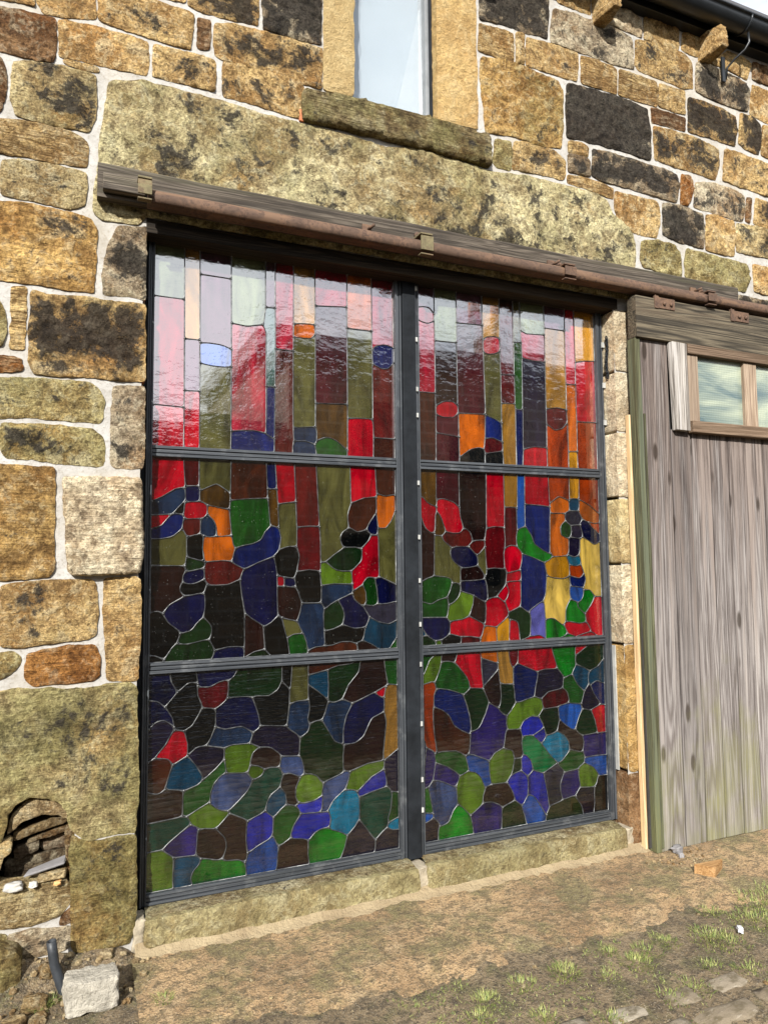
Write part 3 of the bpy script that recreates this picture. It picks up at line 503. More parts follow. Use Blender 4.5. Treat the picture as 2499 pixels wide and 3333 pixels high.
# stained glass: panel -> (x0,x1,z0,z1), [(colour, outline)], solder joints; mm
GLASS = {
 1: ((28, 1157, 2013, 2900), [
  ('cl', [34,2669,138,2669,149,2671,153,2675,155,2689,154,2869,154,2888,152,2899,32,2900,29,2899,28,2671,30,2669]),
  ('rp', [122,2190,146,2190,152,2191,156,2195,158,2202,155,2657,151,2665,142,2668,30,2669,28,2666,28,2195,30,2193]),
  ('rd', [35,2013,158,2014,158,2170,157,2181,154,2186,148,2189,137,2190,49,2192,29,2192,28,2188,28,2016,30,2013]),
  ('am', [163,2496,174,2494,213,2495,219,2498,223,2506,220,2898,213,2900,161,2900,157,2899,154,2897,157,2514,158,2502,161,2497]),
  ('pu', [164,2266,174,2264,213,2266,219,2268,224,2277,223,2476,222,2487,220,2490,215,2493,204,2494,169,2493,160,2490,158,2484,158,2280,160,2270]),
  ('rd', [164,2013,220,2013,224,2014,225,2038,224,2250,222,2260,220,2262,215,2265,168,2263,162,2261,159,2255,158,2240,159,2033,160,2013]),
  ('pu', [262,2793,342,2792,350,2793,355,2796,358,2801,359,2812,359,2881,357,2899,229,2900,221,2898,221,2814,223,2800,228,2795,234,2794]),
  ('pu', [357,2473,360,2478,361,2492,359,2768,359,2780,357,2786,353,2790,342,2792,242,2793,228,2792,225,2790,223,2785,222,2773,223,2506,225,2491,228,2486,235,2484,274,2486,306,2484,325,2481,348,2473]),
  ('lb', [267,2385,331,2384,347,2387,357,2391,361,2400,362,2412,362,2456,361,2463,357,2468,348,2473,329,2480,305,2484,261,2486,238,2484,228,2481,224,2476,223,2468,224,2409,226,2398,229,2393,236,2390]),
  ('ol', [230,2013,358,2013,361,2015,362,2103,361,2367,360,2382,356,2386,350,2387,323,2384,283,2384,236,2389,230,2388,226,2384,224,2365,225,2029,225,2013]),
  ('cl', [427,2583,446,2586,496,2599,504,2606,508,2616,513,2644,516,2691,516,2883,515,2899,511,2900,367,2900,360,2898,359,2787,361,2599,366,2591,372,2588]),
  ('rp', [368,2100,375,2100,407,2104,462,2107,509,2101,515,2102,518,2107,519,2127,519,2550,517,2566,511,2584,505,2594,500,2597,489,2596,431,2583,372,2587,366,2585,362,2580,361,2561,362,2441,362,2118,363,2107,366,2102]),
  ('nb', [367,2013,555,2013,558,2016,558,2067,555,2073,550,2078,515,2097,504,2100,480,2105,465,2107,449,2107,401,2103,373,2099,365,2094,362,2084,361,2024,363,2013]),
  ('pu', [523,2685,534,2684,553,2686,558,2689,560,2695,561,2883,560,2898,556,2900,524,2900,516,2898,516,2698,519,2688]),
  ('te', [526,2316,540,2314,555,2316,559,2320,561,2330,561,2670,560,2677,557,2682,548,2684,525,2682,519,2679,517,2676,515,2669,512,2638,507,2607,507,2595,516,2569,519,2554,520,2330,522,2320]),
  ('nb', [557,2081,559,2094,561,2301,559,2308,555,2312,549,2314,533,2314,524,2311,521,2306,520,2299,519,2101,523,2093,533,2087,550,2079,555,2079]),
  ('rp', [595,2493,638,2493,643,2495,647,2505,648,2624,648,2877,646,2896,645,2899,641,2900,569,2900,561,2898,562,2506,564,2499,568,2495,575,2494]),
  ('rb', [562,2013,642,2013,644,2016,644,2044,649,2079,646,2143,647,2471,645,2486,641,2490,634,2492,571,2493,565,2490,562,2481,558,2013]),
  ('am', [656,2624,698,2628,744,2630,749,2631,751,2633,753,2651,753,2879,752,2898,748,2900,657,2900,649,2899,648,2640,650,2629,653,2625]),
  ('or', [654,2560,664,2558,716,2560,728,2561,734,2564,745,2575,752,2589,752,2608,749,2623,747,2625,741,2629,730,2630,686,2627,666,2624,656,2621,649,2613,648,2602,648,2570,649,2564]),
  ('ol', [653,2134,668,2134,743,2143,751,2147,753,2153,754,2557,753,2571,750,2575,746,2574,735,2564,728,2561,657,2558,652,2555,648,2550,647,2531,646,2151,647,2140,650,2135]),
  ('rp', [761,2724,775,2724,891,2735,902,2737,908,2740,911,2746,912,2761,914,2881,911,2899,903,2900,763,2900,755,2899,753,2897,753,2737,756,2727]),
  ('mr', [761,2256,775,2256,895,2262,906,2264,909,2266,912,2272,913,2287,912,2715,910,2730,909,2732,903,2735,888,2735,769,2723,759,2720,757,2718,754,2712,752,2621,754,2558,753,2274,755,2263,758,2258]),
  ('ob', [910,2048,912,2061,913,2201,913,2249,909,2259,904,2261,893,2262,773,2256,759,2253,755,2248,754,2241,753,2157,755,2141,760,2118,760,2090,761,2084,763,2083,767,2083,788,2092,803,2096,815,2096,831,2093,853,2085,901,2050,907,2047]),
  ('sb', [752,2066,756,2071,759,2082,760,2114,757,2129,754,2136,749,2140,743,2142,735,2142,664,2134,653,2131,649,2127,647,2117,649,2085,651,2078,655,2074,665,2072,701,2074,743,2064,749,2064]),
  ('sb', [650,2013,754,2013,757,2015,754,2038,750,2053,747,2059,741,2063,706,2073,687,2073,656,2070,649,2063,644,2045,644,2029,645,2013]),
  ('gn', [761,2013,905,2013,909,2014,910,2033,908,2040,902,2049,858,2082,836,2092,817,2096,805,2096,790,2092,772,2084,763,2077,756,2068,752,2058,752,2050,758,2015]),
  ('or', [918,2635,929,2634,1025,2634,1035,2636,1039,2640,1041,2655,1040,2898,1028,2900,925,2900,917,2899,914,2888,914,2877,912,2657,913,2642,916,2637]),
  ('ol', [921,2196,963,2199,1034,2200,1039,2202,1042,2207,1043,2486,1041,2554,1040,2618,1039,2628,1037,2630,1031,2633,924,2633,915,2630,913,2624,913,2212,914,2201,918,2197]),
  ('rd', [914,2013,1042,2013,1044,2036,1045,2164,1041,2187,1035,2196,1029,2199,1021,2200,953,2198,926,2194,919,2192,915,2187,913,2173,912,2061,910,2013]),
  ('rp', [1046,2548,1058,2560,1064,2564,1103,2574,1119,2573,1156,2565,1157,2897,1155,2900,1051,2900,1043,2899,1040,2897,1041,2561,1042,2550,1044,2548]),
  ('nb', [1092,2453,1111,2454,1126,2458,1135,2466,1156,2489,1157,2557,1157,2561,1155,2564,1120,2573,1101,2573,1073,2567,1063,2563,1054,2556,1047,2546,1044,2539,1042,2528,1043,2488,1045,2477,1049,2471,1055,2467,1081,2456]),
  ('rb', [1051,2112,1069,2110,1141,2111,1156,2112,1157,2120,1157,2480,1156,2488,1128,2460,1122,2456,1115,2454,1099,2452,1087,2454,1051,2468,1046,2467,1043,2463,1042,2448,1043,2217,1042,2193,1044,2166,1045,2122,1047,2116]),
  ('bn', [1049,2013,1153,2013,1156,2015,1157,2102,1156,2110,1060,2110,1053,2109,1048,2106,1046,2100,1045,2092,1044,2029,1045,2013]),
  ], [912,2042,749,2059,649,2072,559,2074,759,2077,362,2097,517,2099,1044,2109,647,2132,754,2142,159,2189,914,2194,1039,2197,754,2254,912,2262,157,2264,224,2267,519,2314,562,2314,362,2389,224,2392,362,2469,1044,2472,224,2484,647,2492,157,2494,222,2494,562,2494,1042,2542,647,2557,752,2582,362,2589,504,2599,649,2622,752,2627,912,2634,1042,2634,154,2669,517,2682,562,2684,754,2722,912,2737,359,2792,222,2794,31,2190,31,2668,1154,2110,1154,2488,1154,2563,158,2016,223,2016,360,2016,555,2016,643,2016,755,2016,908,2016,1043,2016,153,2897,218,2897,358,2897,515,2897,560,2897,645,2897,750,2897,913,2897,1038,2897]),
 2: ((28, 1157, 1101, 1967), [
  ('rd', [34,1779,70,1796,124,1831,139,1836,160,1840,164,1843,166,1856,159,1964,157,1967,29,1967,28,1964,28,1780,30,1777]),
  ('dr', [173,1847,215,1848,221,1851,224,1855,225,1870,224,1966,160,1967,160,1947,166,1860,168,1850]),
  ('ol', [360,1826,362,1839,363,1940,361,1967,225,1967,226,1855,227,1843,231,1834,237,1833,244,1834,287,1855,294,1857,301,1858,312,1854,354,1826,359,1825]),
  ('bn', [366,1791,376,1790,436,1797,512,1802,519,1803,525,1806,527,1812,528,1819,521,1967,365,1967,363,1948,360,1804,362,1794]),
  ('nb', [533,1847,544,1845,559,1847,565,1849,568,1854,569,1866,563,1961,562,1965,559,1967,523,1967,522,1948,525,1860,528,1850]),
  ('rd', [581,1780,587,1780,646,1789,653,1791,657,1795,659,1810,651,1965,648,1967,569,1967,565,1967,563,1964,574,1794,576,1784]),
  ('rb', [670,1675,717,1679,760,1679,766,1681,769,1686,770,1704,757,1948,755,1967,652,1966,663,1691,664,1680,668,1676]),
  ('ol', [783,1515,794,1515,808,1522,840,1546,879,1573,886,1580,886,1585,879,1598,875,1613,874,1633,878,1643,885,1653,894,1660,907,1668,913,1676,914,1683,911,1719,911,1735,913,1747,924,1781,927,1792,924,1948,922,1967,758,1967,757,1948,770,1700,776,1616,777,1528,779,1518]),
  ('rd', [933,1795,943,1797,992,1816,1047,1823,1055,1827,1058,1833,1058,1848,1052,1964,1050,1967,926,1967,924,1964,927,1808,929,1798]),
  ('bn', [1107,1829,1142,1836,1156,1837,1157,1965,1155,1967,1055,1967,1052,1965,1058,1858,1059,1847,1063,1841,1069,1837,1091,1831]),
  ('sb', [34,1719,74,1720,98,1722,110,1724,119,1730,161,1777,167,1786,169,1797,168,1817,166,1828,162,1834,156,1837,149,1838,126,1832,69,1796,29,1777,28,1774,28,1722,30,1719]),
  ('dk', [159,1726,162,1732,163,1739,166,1773,165,1777,164,1778,157,1773,133,1746,126,1737,124,1732,126,1728,132,1726,153,1724]),
  ('nv', [176,1779,186,1778,214,1780,221,1782,226,1786,228,1795,228,1831,225,1841,221,1846,210,1848,183,1846,175,1845,170,1841,167,1832,169,1789,171,1783]),
  ('rd', [34,1660,61,1670,71,1676,99,1709,103,1715,103,1719,96,1722,28,1718,28,1662,30,1659]),
  ('nb', [34,1617,58,1617,78,1619,109,1626,123,1633,147,1654,156,1667,162,1708,159,1717,153,1722,142,1725,126,1725,115,1723,103,1714,78,1683,70,1675,56,1668,29,1659,28,1656,28,1620,30,1617]),
  ('rd', [177,1704,189,1704,233,1707,244,1710,250,1714,259,1726,261,1738,261,1757,256,1767,244,1776,229,1780,185,1778,171,1775,167,1770,165,1763,162,1721,164,1714,168,1709]),
  ('ob', [344,1751,354,1753,357,1758,359,1769,360,1809,359,1816,355,1823,350,1828,337,1837,310,1854,303,1857,296,1858,286,1854,239,1832,231,1825,229,1815,229,1792,231,1785,235,1781,266,1765,317,1754]),
  ('or', [313,1629,324,1629,355,1633,362,1635,365,1640,366,1651,357,1741,354,1746,349,1749,318,1754,275,1763,269,1763,264,1760,262,1754,262,1738,264,1727,270,1718,287,1701,295,1687,300,1672,303,1638,307,1632]),
  ('sb', [272,1626,288,1628,297,1632,301,1642,301,1665,297,1681,288,1699,281,1708,272,1715,266,1720,261,1721,255,1719,241,1707,235,1699,233,1684,233,1645,236,1639,242,1635,260,1628]),
  ('rb', [182,1630,190,1630,220,1637,229,1643,232,1650,233,1657,233,1693,232,1700,228,1704,218,1706,171,1704,165,1702,163,1700,159,1690,157,1667,158,1660,171,1637,176,1632]),
  ('dk', [232,1525,243,1526,245,1528,248,1533,243,1580,246,1619,244,1630,236,1636,225,1637,206,1634,187,1628,179,1622,176,1616,176,1560,179,1545,183,1540,190,1537]),
  ('or', [258,1521,269,1520,333,1524,360,1522,369,1526,373,1536,382,1574,381,1580,374,1598,370,1621,365,1629,355,1632,278,1627,256,1628,250,1627,247,1622,246,1615,243,1576,250,1530,252,1524]),
  ('ol', [125,1503,160,1503,166,1506,171,1514,176,1553,175,1621,173,1632,167,1643,161,1652,155,1655,146,1653,122,1632,108,1625,65,1617,29,1617,28,1614,29,1506]),
  ('dg', [192,1480,234,1489,245,1493,250,1498,253,1504,253,1511,251,1517,242,1523,219,1528,185,1538,177,1537,174,1532,172,1521,171,1501,172,1490,178,1482,184,1480]),
  ('dm', [82,1307,101,1331,109,1339,122,1348,157,1367,164,1373,163,1378,152,1393,150,1405,151,1416,160,1437,162,1459,171,1480,171,1488,169,1494,163,1501,145,1503,29,1504,29,1308,56,1313,63,1312,77,1307]),
  ('nv', [180,1426,195,1424,211,1427,229,1434,246,1443,250,1449,252,1460,251,1475,247,1485,241,1488,230,1488,199,1481,180,1478,170,1474,166,1468,163,1461,161,1450,161,1442,166,1432,172,1428]),
  ('dk', [175,1376,198,1377,225,1382,241,1384,247,1386,253,1395,261,1420,261,1426,257,1433,250,1439,244,1440,219,1429,204,1425,184,1425,166,1429,160,1428,157,1426,153,1421,151,1413,150,1402,152,1394,156,1388,161,1382,167,1378]),
  ('rb', [282,1418,302,1417,350,1419,361,1422,398,1438,404,1442,407,1448,413,1466,420,1482,419,1487,410,1493,382,1508,366,1519,355,1522,327,1524,260,1519,258,1517,255,1513,250,1492,253,1445,257,1435,265,1426,271,1421]),
  ('nv', [158,1220,165,1219,180,1222,192,1225,198,1229,206,1237,226,1262,243,1278,247,1284,255,1315,256,1335,254,1370,251,1377,245,1381,238,1383,227,1383,200,1377,176,1375,169,1372,113,1342,101,1332,88,1313,85,1302,86,1294,91,1284,101,1267,112,1256,138,1236,151,1223]),
  ('dk', [88,1116,96,1123,120,1159,139,1178,149,1204,150,1219,147,1225,140,1234,115,1254,103,1265,82,1298,77,1304,67,1310,60,1312,45,1312,29,1307,28,1304,28,1135,29,1132,53,1127,78,1117]),
  ('dg', [169,1170,189,1171,236,1180,267,1186,275,1191,279,1198,283,1209,285,1220,284,1236,278,1250,260,1271,251,1276,241,1274,228,1265,206,1237,198,1229,188,1224,161,1218,153,1212,145,1191,144,1181,146,1178,151,1174]),
  ('dg', [92,1101,283,1101,289,1111,293,1122,295,1134,294,1145,290,1156,277,1177,272,1182,266,1184,254,1184,184,1170,141,1173,134,1171,128,1166,115,1152,92,1115,88,1101]),
  ('dk', [34,1101,82,1101,86,1103,86,1106,82,1113,65,1122,50,1128,30,1131,28,1128,28,1104,30,1101]),
  ('dk', [303,1140,353,1149,389,1149,419,1146,424,1148,425,1151,427,1165,426,1293,413,1372,407,1427,405,1434,400,1437,391,1435,361,1422,346,1418,298,1417,268,1418,262,1415,257,1405,253,1390,252,1383,255,1360,256,1328,250,1286,252,1279,275,1253,283,1240,284,1216,282,1205,277,1190,277,1183,281,1172,295,1145,300,1141]),
  ('nv', [292,1101,421,1101,424,1102,425,1122,424,1134,421,1140,416,1145,409,1147,397,1149,353,1149,313,1141,303,1137,296,1129,286,1104,288,1101]),
  ('gn', [390,1581,416,1589,439,1593,459,1597,474,1603,491,1612,497,1616,502,1622,516,1651,537,1674,540,1680,540,1687,531,1786,529,1794,526,1799,520,1802,513,1802,433,1797,374,1790,367,1788,362,1783,359,1769,359,1725,368,1630,373,1602,376,1591,383,1583]),
  ('ob', [576,1675,579,1680,579,1692,576,1768,571,1835,568,1841,563,1845,551,1846,536,1844,530,1841,529,1839,527,1829,539,1693,544,1683,549,1679,568,1673,574,1674]),
  ('ol', [588,1575,621,1585,655,1587,660,1590,662,1593,664,1603,664,1659,659,1771,658,1782,654,1786,652,1787,625,1786,594,1781,583,1778,578,1774,577,1771,576,1759,580,1668,590,1626,589,1615,584,1584,584,1578]),
  ('nb', [424,1489,435,1491,486,1514,549,1539,558,1545,574,1562,581,1576,590,1622,588,1634,582,1657,579,1664,574,1669,568,1672,556,1676,549,1677,542,1675,533,1668,519,1655,512,1645,500,1620,492,1612,478,1605,460,1598,405,1586,395,1581,386,1574,380,1564,377,1553,371,1526,372,1519,376,1513,385,1506,413,1492]),
  ('nv', [512,1234,519,1235,526,1237,547,1249,570,1271,574,1276,575,1283,571,1470,567,1497,561,1524,556,1534,551,1537,541,1535,485,1514,428,1486,420,1479,414,1469,408,1442,407,1427,413,1375,424,1312,428,1297,434,1288,459,1267,505,1237]),
  ('dk', [634,1443,642,1443,649,1445,653,1450,657,1457,664,1480,675,1535,673,1551,664,1577,656,1583,645,1585,629,1586,618,1584,602,1579,588,1573,578,1566,565,1551,561,1545,559,1538,560,1526,567,1495,571,1468,575,1458,584,1453]),
  ('rd', [581,1408,588,1407,598,1408,601,1410,604,1415,605,1430,603,1441,600,1447,590,1452,577,1452,574,1450,572,1445,573,1418,576,1412]),
  ('nv', [632,1403,647,1404,656,1408,658,1418,653,1436,649,1440,642,1442,619,1445,610,1444,606,1440,605,1433,606,1417,608,1411,617,1406]),
  ('dr', [774,1476,776,1482,777,1489,776,1609,773,1656,771,1671,767,1676,760,1678,729,1679,685,1676,671,1672,666,1667,664,1661,663,1589,665,1578,674,1548,675,1536,666,1489,666,1479,670,1475,676,1474,719,1479,766,1474,772,1475]),
  ('dk', [710,1328,765,1328,775,1332,778,1337,779,1349,780,1397,775,1449,774,1460,771,1467,763,1474,752,1476,720,1479,676,1473,669,1471,663,1467,656,1454,654,1439,659,1401,671,1377,682,1343,686,1336,691,1332,698,1329]),
  ('dm', [656,1251,663,1253,665,1255,670,1265,679,1291,685,1322,684,1337,668,1382,660,1395,651,1401,604,1406,578,1405,574,1402,572,1392,575,1296,578,1281,585,1273,603,1264,630,1256]),
  ('dm', [429,1102,469,1122,510,1131,515,1135,516,1142,510,1221,508,1231,503,1237,494,1244,464,1264,439,1283,431,1286,428,1283,426,1269,427,1164,425,1105,425,1101]),
  ('dk', [547,1101,627,1101,630,1103,620,1166,597,1251,591,1265,586,1270,580,1272,571,1270,544,1247,520,1233,514,1228,512,1222,511,1210,517,1143,519,1131,524,1122,543,1101]),
  ('dg', [437,1101,538,1101,541,1102,531,1114,520,1125,513,1127,505,1128,482,1125,466,1121,442,1108,433,1101]),
  ('ol', [622,1179,649,1190,683,1193,687,1197,686,1203,671,1234,662,1246,648,1252,600,1263,597,1260,597,1255,612,1193,616,1183,620,1179]),
  ('gn', [634,1101,710,1101,714,1102,714,1122,708,1153,699,1179,695,1185,690,1190,676,1192,649,1190,634,1184,623,1174,621,1167,622,1152,630,1101]),
  ('sb', [720,1118,727,1119,749,1127,784,1130,790,1132,794,1138,795,1153,791,1224,790,1275,792,1299,790,1306,786,1317,781,1322,771,1327,699,1328,689,1326,684,1317,679,1290,668,1256,667,1248,670,1237,700,1177,708,1154,714,1124,718,1119]),
  ('bn', [719,1101,955,1101,955,1112,953,1123,949,1130,944,1135,937,1138,918,1144,882,1145,871,1144,825,1132,755,1128,744,1125,729,1120,720,1114,716,1108,715,1101]),
  ('dm', [962,1101,1058,1101,1061,1102,1050,1112,1022,1129,993,1141,978,1144,970,1142,960,1138,954,1130,954,1124,958,1101]),
  ('lg', [785,1408,839,1413,915,1411,926,1412,930,1415,932,1422,930,1453,927,1464,923,1469,917,1471,882,1471,854,1476,837,1485,812,1505,803,1512,796,1514,785,1512,780,1509,777,1503,774,1464,779,1417,781,1411]),
  ('dg', [882,1471,914,1471,929,1475,942,1483,971,1511,977,1520,981,1535,982,1563,978,1572,968,1577,949,1582,909,1582,894,1580,884,1575,844,1549,807,1520,805,1515,808,1510,837,1485,858,1475]),
  ('dk', [978,1579,987,1586,1010,1608,1017,1618,1025,1635,1026,1642,1023,1647,1006,1661,997,1663,971,1656,960,1655,952,1657,928,1669,917,1670,906,1667,893,1659,887,1654,879,1645,874,1631,874,1615,880,1597,884,1590,890,1586,904,1582,944,1582,971,1578]),
  ('bn', [962,1655,985,1660,996,1664,1002,1668,1007,1673,1022,1701,1052,1743,1056,1754,1058,1769,1057,1809,1055,1816,1052,1821,1045,1822,1038,1822,1002,1818,987,1814,939,1795,930,1789,926,1782,915,1753,911,1733,911,1713,915,1682,918,1676,924,1672,951,1658]),
  ('or', [1071,1675,1078,1674,1093,1674,1101,1675,1107,1678,1128,1702,1139,1719,1153,1756,1157,1763,1156,1834,1142,1836,1107,1829,1069,1836,1063,1834,1061,1833,1059,1827,1057,1815,1057,1744,1064,1685,1066,1679]),
  ('nv', [1042,1641,1053,1642,1058,1646,1061,1653,1063,1664,1064,1680,1059,1728,1056,1737,1053,1740,1049,1737,1044,1732,1020,1700,1013,1686,1008,1671,1009,1664,1015,1655,1027,1646]),
  ('rd', [940,1383,949,1387,976,1403,982,1409,995,1427,1006,1438,1013,1440,1021,1441,1052,1437,1062,1440,1066,1445,1068,1459,1066,1623,1064,1634,1062,1639,1059,1640,1038,1640,1029,1637,1012,1611,985,1582,982,1576,981,1538,979,1526,977,1519,970,1510,935,1477,931,1471,929,1461,934,1390,936,1385]),
  ('ol', [1156,1405,1157,1753,1155,1761,1137,1717,1113,1685,1108,1679,1102,1675,1075,1673,1069,1670,1064,1662,1062,1651,1066,1624,1068,1460,1070,1446,1077,1440]),
  ('sb', [797,1303,806,1306,826,1320,850,1334,929,1368,932,1373,933,1380,933,1396,930,1406,925,1409,918,1410,842,1413,798,1409,791,1407,785,1404,781,1399,780,1391,779,1332,781,1325,790,1309,795,1304]),
  ('ob', [984,1311,993,1315,999,1325,1001,1337,1000,1361,999,1372,993,1387,987,1397,982,1401,979,1401,969,1398,939,1379,935,1374,934,1363,939,1344,948,1332,970,1315,977,1311]),
  ('gn', [1032,1306,1040,1307,1050,1312,1056,1316,1059,1323,1061,1338,1056,1382,1048,1425,1044,1434,1035,1439,1016,1440,1005,1437,994,1426,987,1417,985,1406,999,1370,1001,1342,999,1316,1002,1312,1008,1309]),
  ('nv', [1066,1315,1077,1313,1109,1314,1156,1323,1157,1331,1156,1403,1080,1438,1073,1439,1065,1439,1058,1436,1052,1432,1049,1426,1049,1419,1056,1384,1060,1340,1061,1321,1063,1316]),
  ('dg', [798,1202,805,1201,817,1202,840,1207,873,1221,879,1225,883,1231,890,1258,891,1269,889,1281,884,1296,877,1311,866,1327,858,1334,848,1332,824,1319,799,1300,793,1291,790,1276,791,1216,794,1205]),
  ('nv', [945,1204,980,1206,995,1211,1000,1215,1006,1225,1013,1244,1014,1255,1010,1265,987,1302,947,1333,942,1339,932,1359,926,1362,919,1362,872,1343,867,1339,865,1333,867,1327,883,1300,890,1277,891,1261,885,1231,887,1225,892,1221,899,1218,929,1207]),
  ('gp', [1112,1218,1127,1221,1156,1235,1157,1238,1157,1319,1156,1322,1144,1321,1109,1314,1058,1312,1035,1307,1023,1307,1000,1310,991,1308,990,1306,990,1300,995,1290,1012,1263,1023,1252,1047,1237,1061,1230,1096,1221]),
  ('dk', [803,1132,814,1131,830,1132,868,1143,884,1145,919,1144,945,1136,956,1138,974,1145,982,1152,989,1171,993,1194,993,1201,990,1205,984,1206,953,1204,937,1205,892,1220,881,1221,870,1218,836,1205,802,1199,797,1195,795,1192,794,1182,796,1142,798,1136]),
  ('tb', [1067,1101,1119,1102,1156,1153,1157,1233,1121,1219,1109,1218,1063,1229,1025,1249,1019,1249,1015,1245,996,1203,984,1153,985,1148,991,1142,1031,1124,1051,1111,1063,1101]),
  ('gn', [1124,1101,1156,1102,1157,1105,1157,1145,1156,1152,1125,1111,1120,1101]),
  ], [424,1102,89,1112,717,1115,517,1130,797,1132,952,1132,297,1137,424,1142,979,1145,142,1175,619,1175,274,1185,692,1192,794,1200,997,1207,152,1217,882,1222,512,1232,664,1250,1017,1255,594,1267,577,1277,247,1280,429,1290,794,1300,82,1302,987,1307,994,1312,1059,1315,777,1327,687,1330,862,1337,932,1365,169,1375,934,1380,249,1382,657,1402,779,1405,982,1405,574,1407,604,1407,932,1410,264,1422,162,1432,1049,1435,407,1440,1069,1440,652,1442,252,1445,604,1447,572,1455,774,1470,664,1472,927,1472,174,1480,424,1487,247,1490,169,1502,777,1512,799,1515,252,1520,369,1520,557,1540,177,1542,582,1572,979,1575,384,1577,892,1582,662,1585,177,1627,247,1632,302,1632,367,1635,232,1640,1029,1642,1059,1645,154,1660,1007,1667,579,1670,664,1672,917,1672,1064,1672,772,1677,542,1680,234,1705,164,1707,159,1720,109,1722,119,1725,262,1727,1054,1745,359,1750,262,1765,169,1777,577,1777,229,1782,359,1787,659,1790,929,1792,529,1802,359,1820,1057,1822,229,1830,164,1837,1059,1837,527,1845,224,1847,569,1847,31,1128,31,1306,31,1503,31,1616,31,1658,31,1718,31,1776,1154,1151,1154,1233,1154,1321,1154,1403,1154,1758,1154,1833,85,1104,285,1104,540,1104,628,1104,713,1104,955,1104,1060,1104,1118,1104,158,1964,223,1964,360,1964,520,1964,560,1964,650,1964,755,1964,923,1964,1050,1964]),
 3: ((28, 1157, 176, 1056), [
  ('nv', [96,919,104,925,132,958,139,967,140,974,137,984,118,1019,115,1034,113,1054,110,1056,30,1055,28,1052,28,948,63,940,73,934,87,921,93,919]),
  ('dk', [149,978,155,981,185,1005,196,1008,222,1007,226,1009,227,1015,226,1022,220,1053,218,1056,118,1056,114,1055,115,1036,121,1013,138,983,143,979]),
  ('nv', [274,984,285,987,318,1002,337,1006,360,1009,370,1013,379,1021,384,1027,391,1041,396,1055,393,1056,222,1056,220,1053,227,1018,228,999,231,993,236,989,243,986]),
  ('dk', [169,811,176,812,191,819,201,825,209,834,234,874,245,899,245,907,243,918,232,944,229,955,225,998,221,1003,215,1006,203,1008,191,1007,178,1000,142,969,105,927,100,917,101,908,125,867,129,852,132,828,135,822,143,816]),
  ('dr', [302,892,316,898,332,910,344,920,352,933,357,956,358,980,357,999,353,1005,350,1006,340,1007,316,1002,288,988,276,985,261,984,234,987,229,987,228,985,227,971,229,951,242,922,246,907,250,901,259,897,294,892]),
  ('dg', [464,928,482,930,522,927,534,927,548,933,574,950,583,963,591,982,594,993,595,1037,593,1056,398,1055,390,1037,382,1024,364,1009,360,1003,358,996,358,968,356,945,356,938,360,934,366,932,418,932]),
  ('nv', [33,832,56,853,66,858,78,860,89,860,96,857,113,847,127,836,130,837,131,842,127,860,123,871,104,901,94,914,74,933,64,939,53,942,30,946,28,944,28,832,30,829]),
  ('dp', [34,698,48,706,57,713,97,758,105,771,130,816,130,826,122,839,110,849,93,859,86,860,78,860,59,855,53,851,28,827,28,699,30,697]),
  ('rd', [132,679,142,682,181,703,186,708,189,719,188,758,177,797,174,803,168,808,162,811,150,814,135,814,126,808,120,799,101,764,67,724,62,715,62,711,67,709,98,703,109,700,114,695,124,683,129,679]),
  ('dk', [195,713,224,735,235,738,255,739,265,743,273,751,284,768,300,809,304,832,304,876,300,886,294,890,279,895,263,897,252,896,246,893,241,887,226,860,209,833,200,825,183,815,178,810,177,801,188,755,189,719,191,714]),
  ('nv', [469,778,482,785,491,793,495,803,494,819,491,843,476,888,464,918,457,926,446,930,422,932,390,933,359,930,352,927,331,909,309,893,305,889,304,882,304,824,306,818,310,813,332,803,347,800,403,805,414,805,425,800,459,780]),
  ('sb', [339,723,347,724,378,731,437,730,448,732,453,737,457,747,462,762,462,773,458,778,453,783,426,800,415,804,404,805,348,800,337,801,311,811,305,811,299,804,285,771,272,748,271,742,275,738,281,736]),
  ('dk', [604,789,614,793,619,802,628,877,630,939,627,950,620,959,603,975,594,979,592,979,588,974,579,957,572,948,541,930,526,927,478,930,469,927,466,921,467,914,489,850,492,835,496,811,500,803,506,800]),
  ('ol', [635,887,642,887,665,892,705,894,712,896,716,900,717,911,716,963,716,1055,713,1056,644,1056,642,1054,636,970,631,939,629,903,630,892,633,888]),
  ('dk', [632,955,634,960,636,967,641,1055,597,1056,595,1054,595,998,596,987,602,977,619,960,627,954]),
  ('bn', [723,1007,738,1008,765,1013,808,1023,857,1037,917,1041,931,1047,943,1055,721,1056,717,1055,716,1020,718,1010]),
  ('tb', [808,896,811,909,813,957,810,1004,809,1012,806,1017,801,1020,794,1019,728,1006,721,1003,719,1001,716,995,716,984,716,968,721,959,762,928,799,897,804,895]),
  ('dg', [839,873,851,875,866,880,876,885,881,890,910,947,953,994,960,1004,964,1019,969,1054,966,1056,946,1055,929,1045,914,1041,866,1038,854,1037,820,1026,812,1020,810,1010,813,954,810,890,813,884,817,879,828,875]),
  ('dm', [929,864,944,867,1046,905,1096,928,1101,932,1104,938,1105,945,1095,1000,1088,1056,972,1056,970,1053,963,1014,959,1003,952,993,909,946,902,932,884,892,883,886,890,880,918,866]),
  ('gn', [1144,930,1156,930,1157,933,1157,1053,1155,1056,1091,1056,1091,1040,1095,1001,1107,943,1111,937,1117,934]),
  ('am', [1090,590,1099,594,1156,630,1157,633,1156,929,1121,933,1113,933,1106,931,1101,926,1098,920,1091,893,1089,873,1088,810,1097,768,1097,752,1081,614,1083,595,1087,591]),
  ('rd', [1085,878,1090,886,1095,913,1095,922,1090,924,1080,921,1055,909,1049,905,1047,900,1052,891,1061,884,1075,878]),
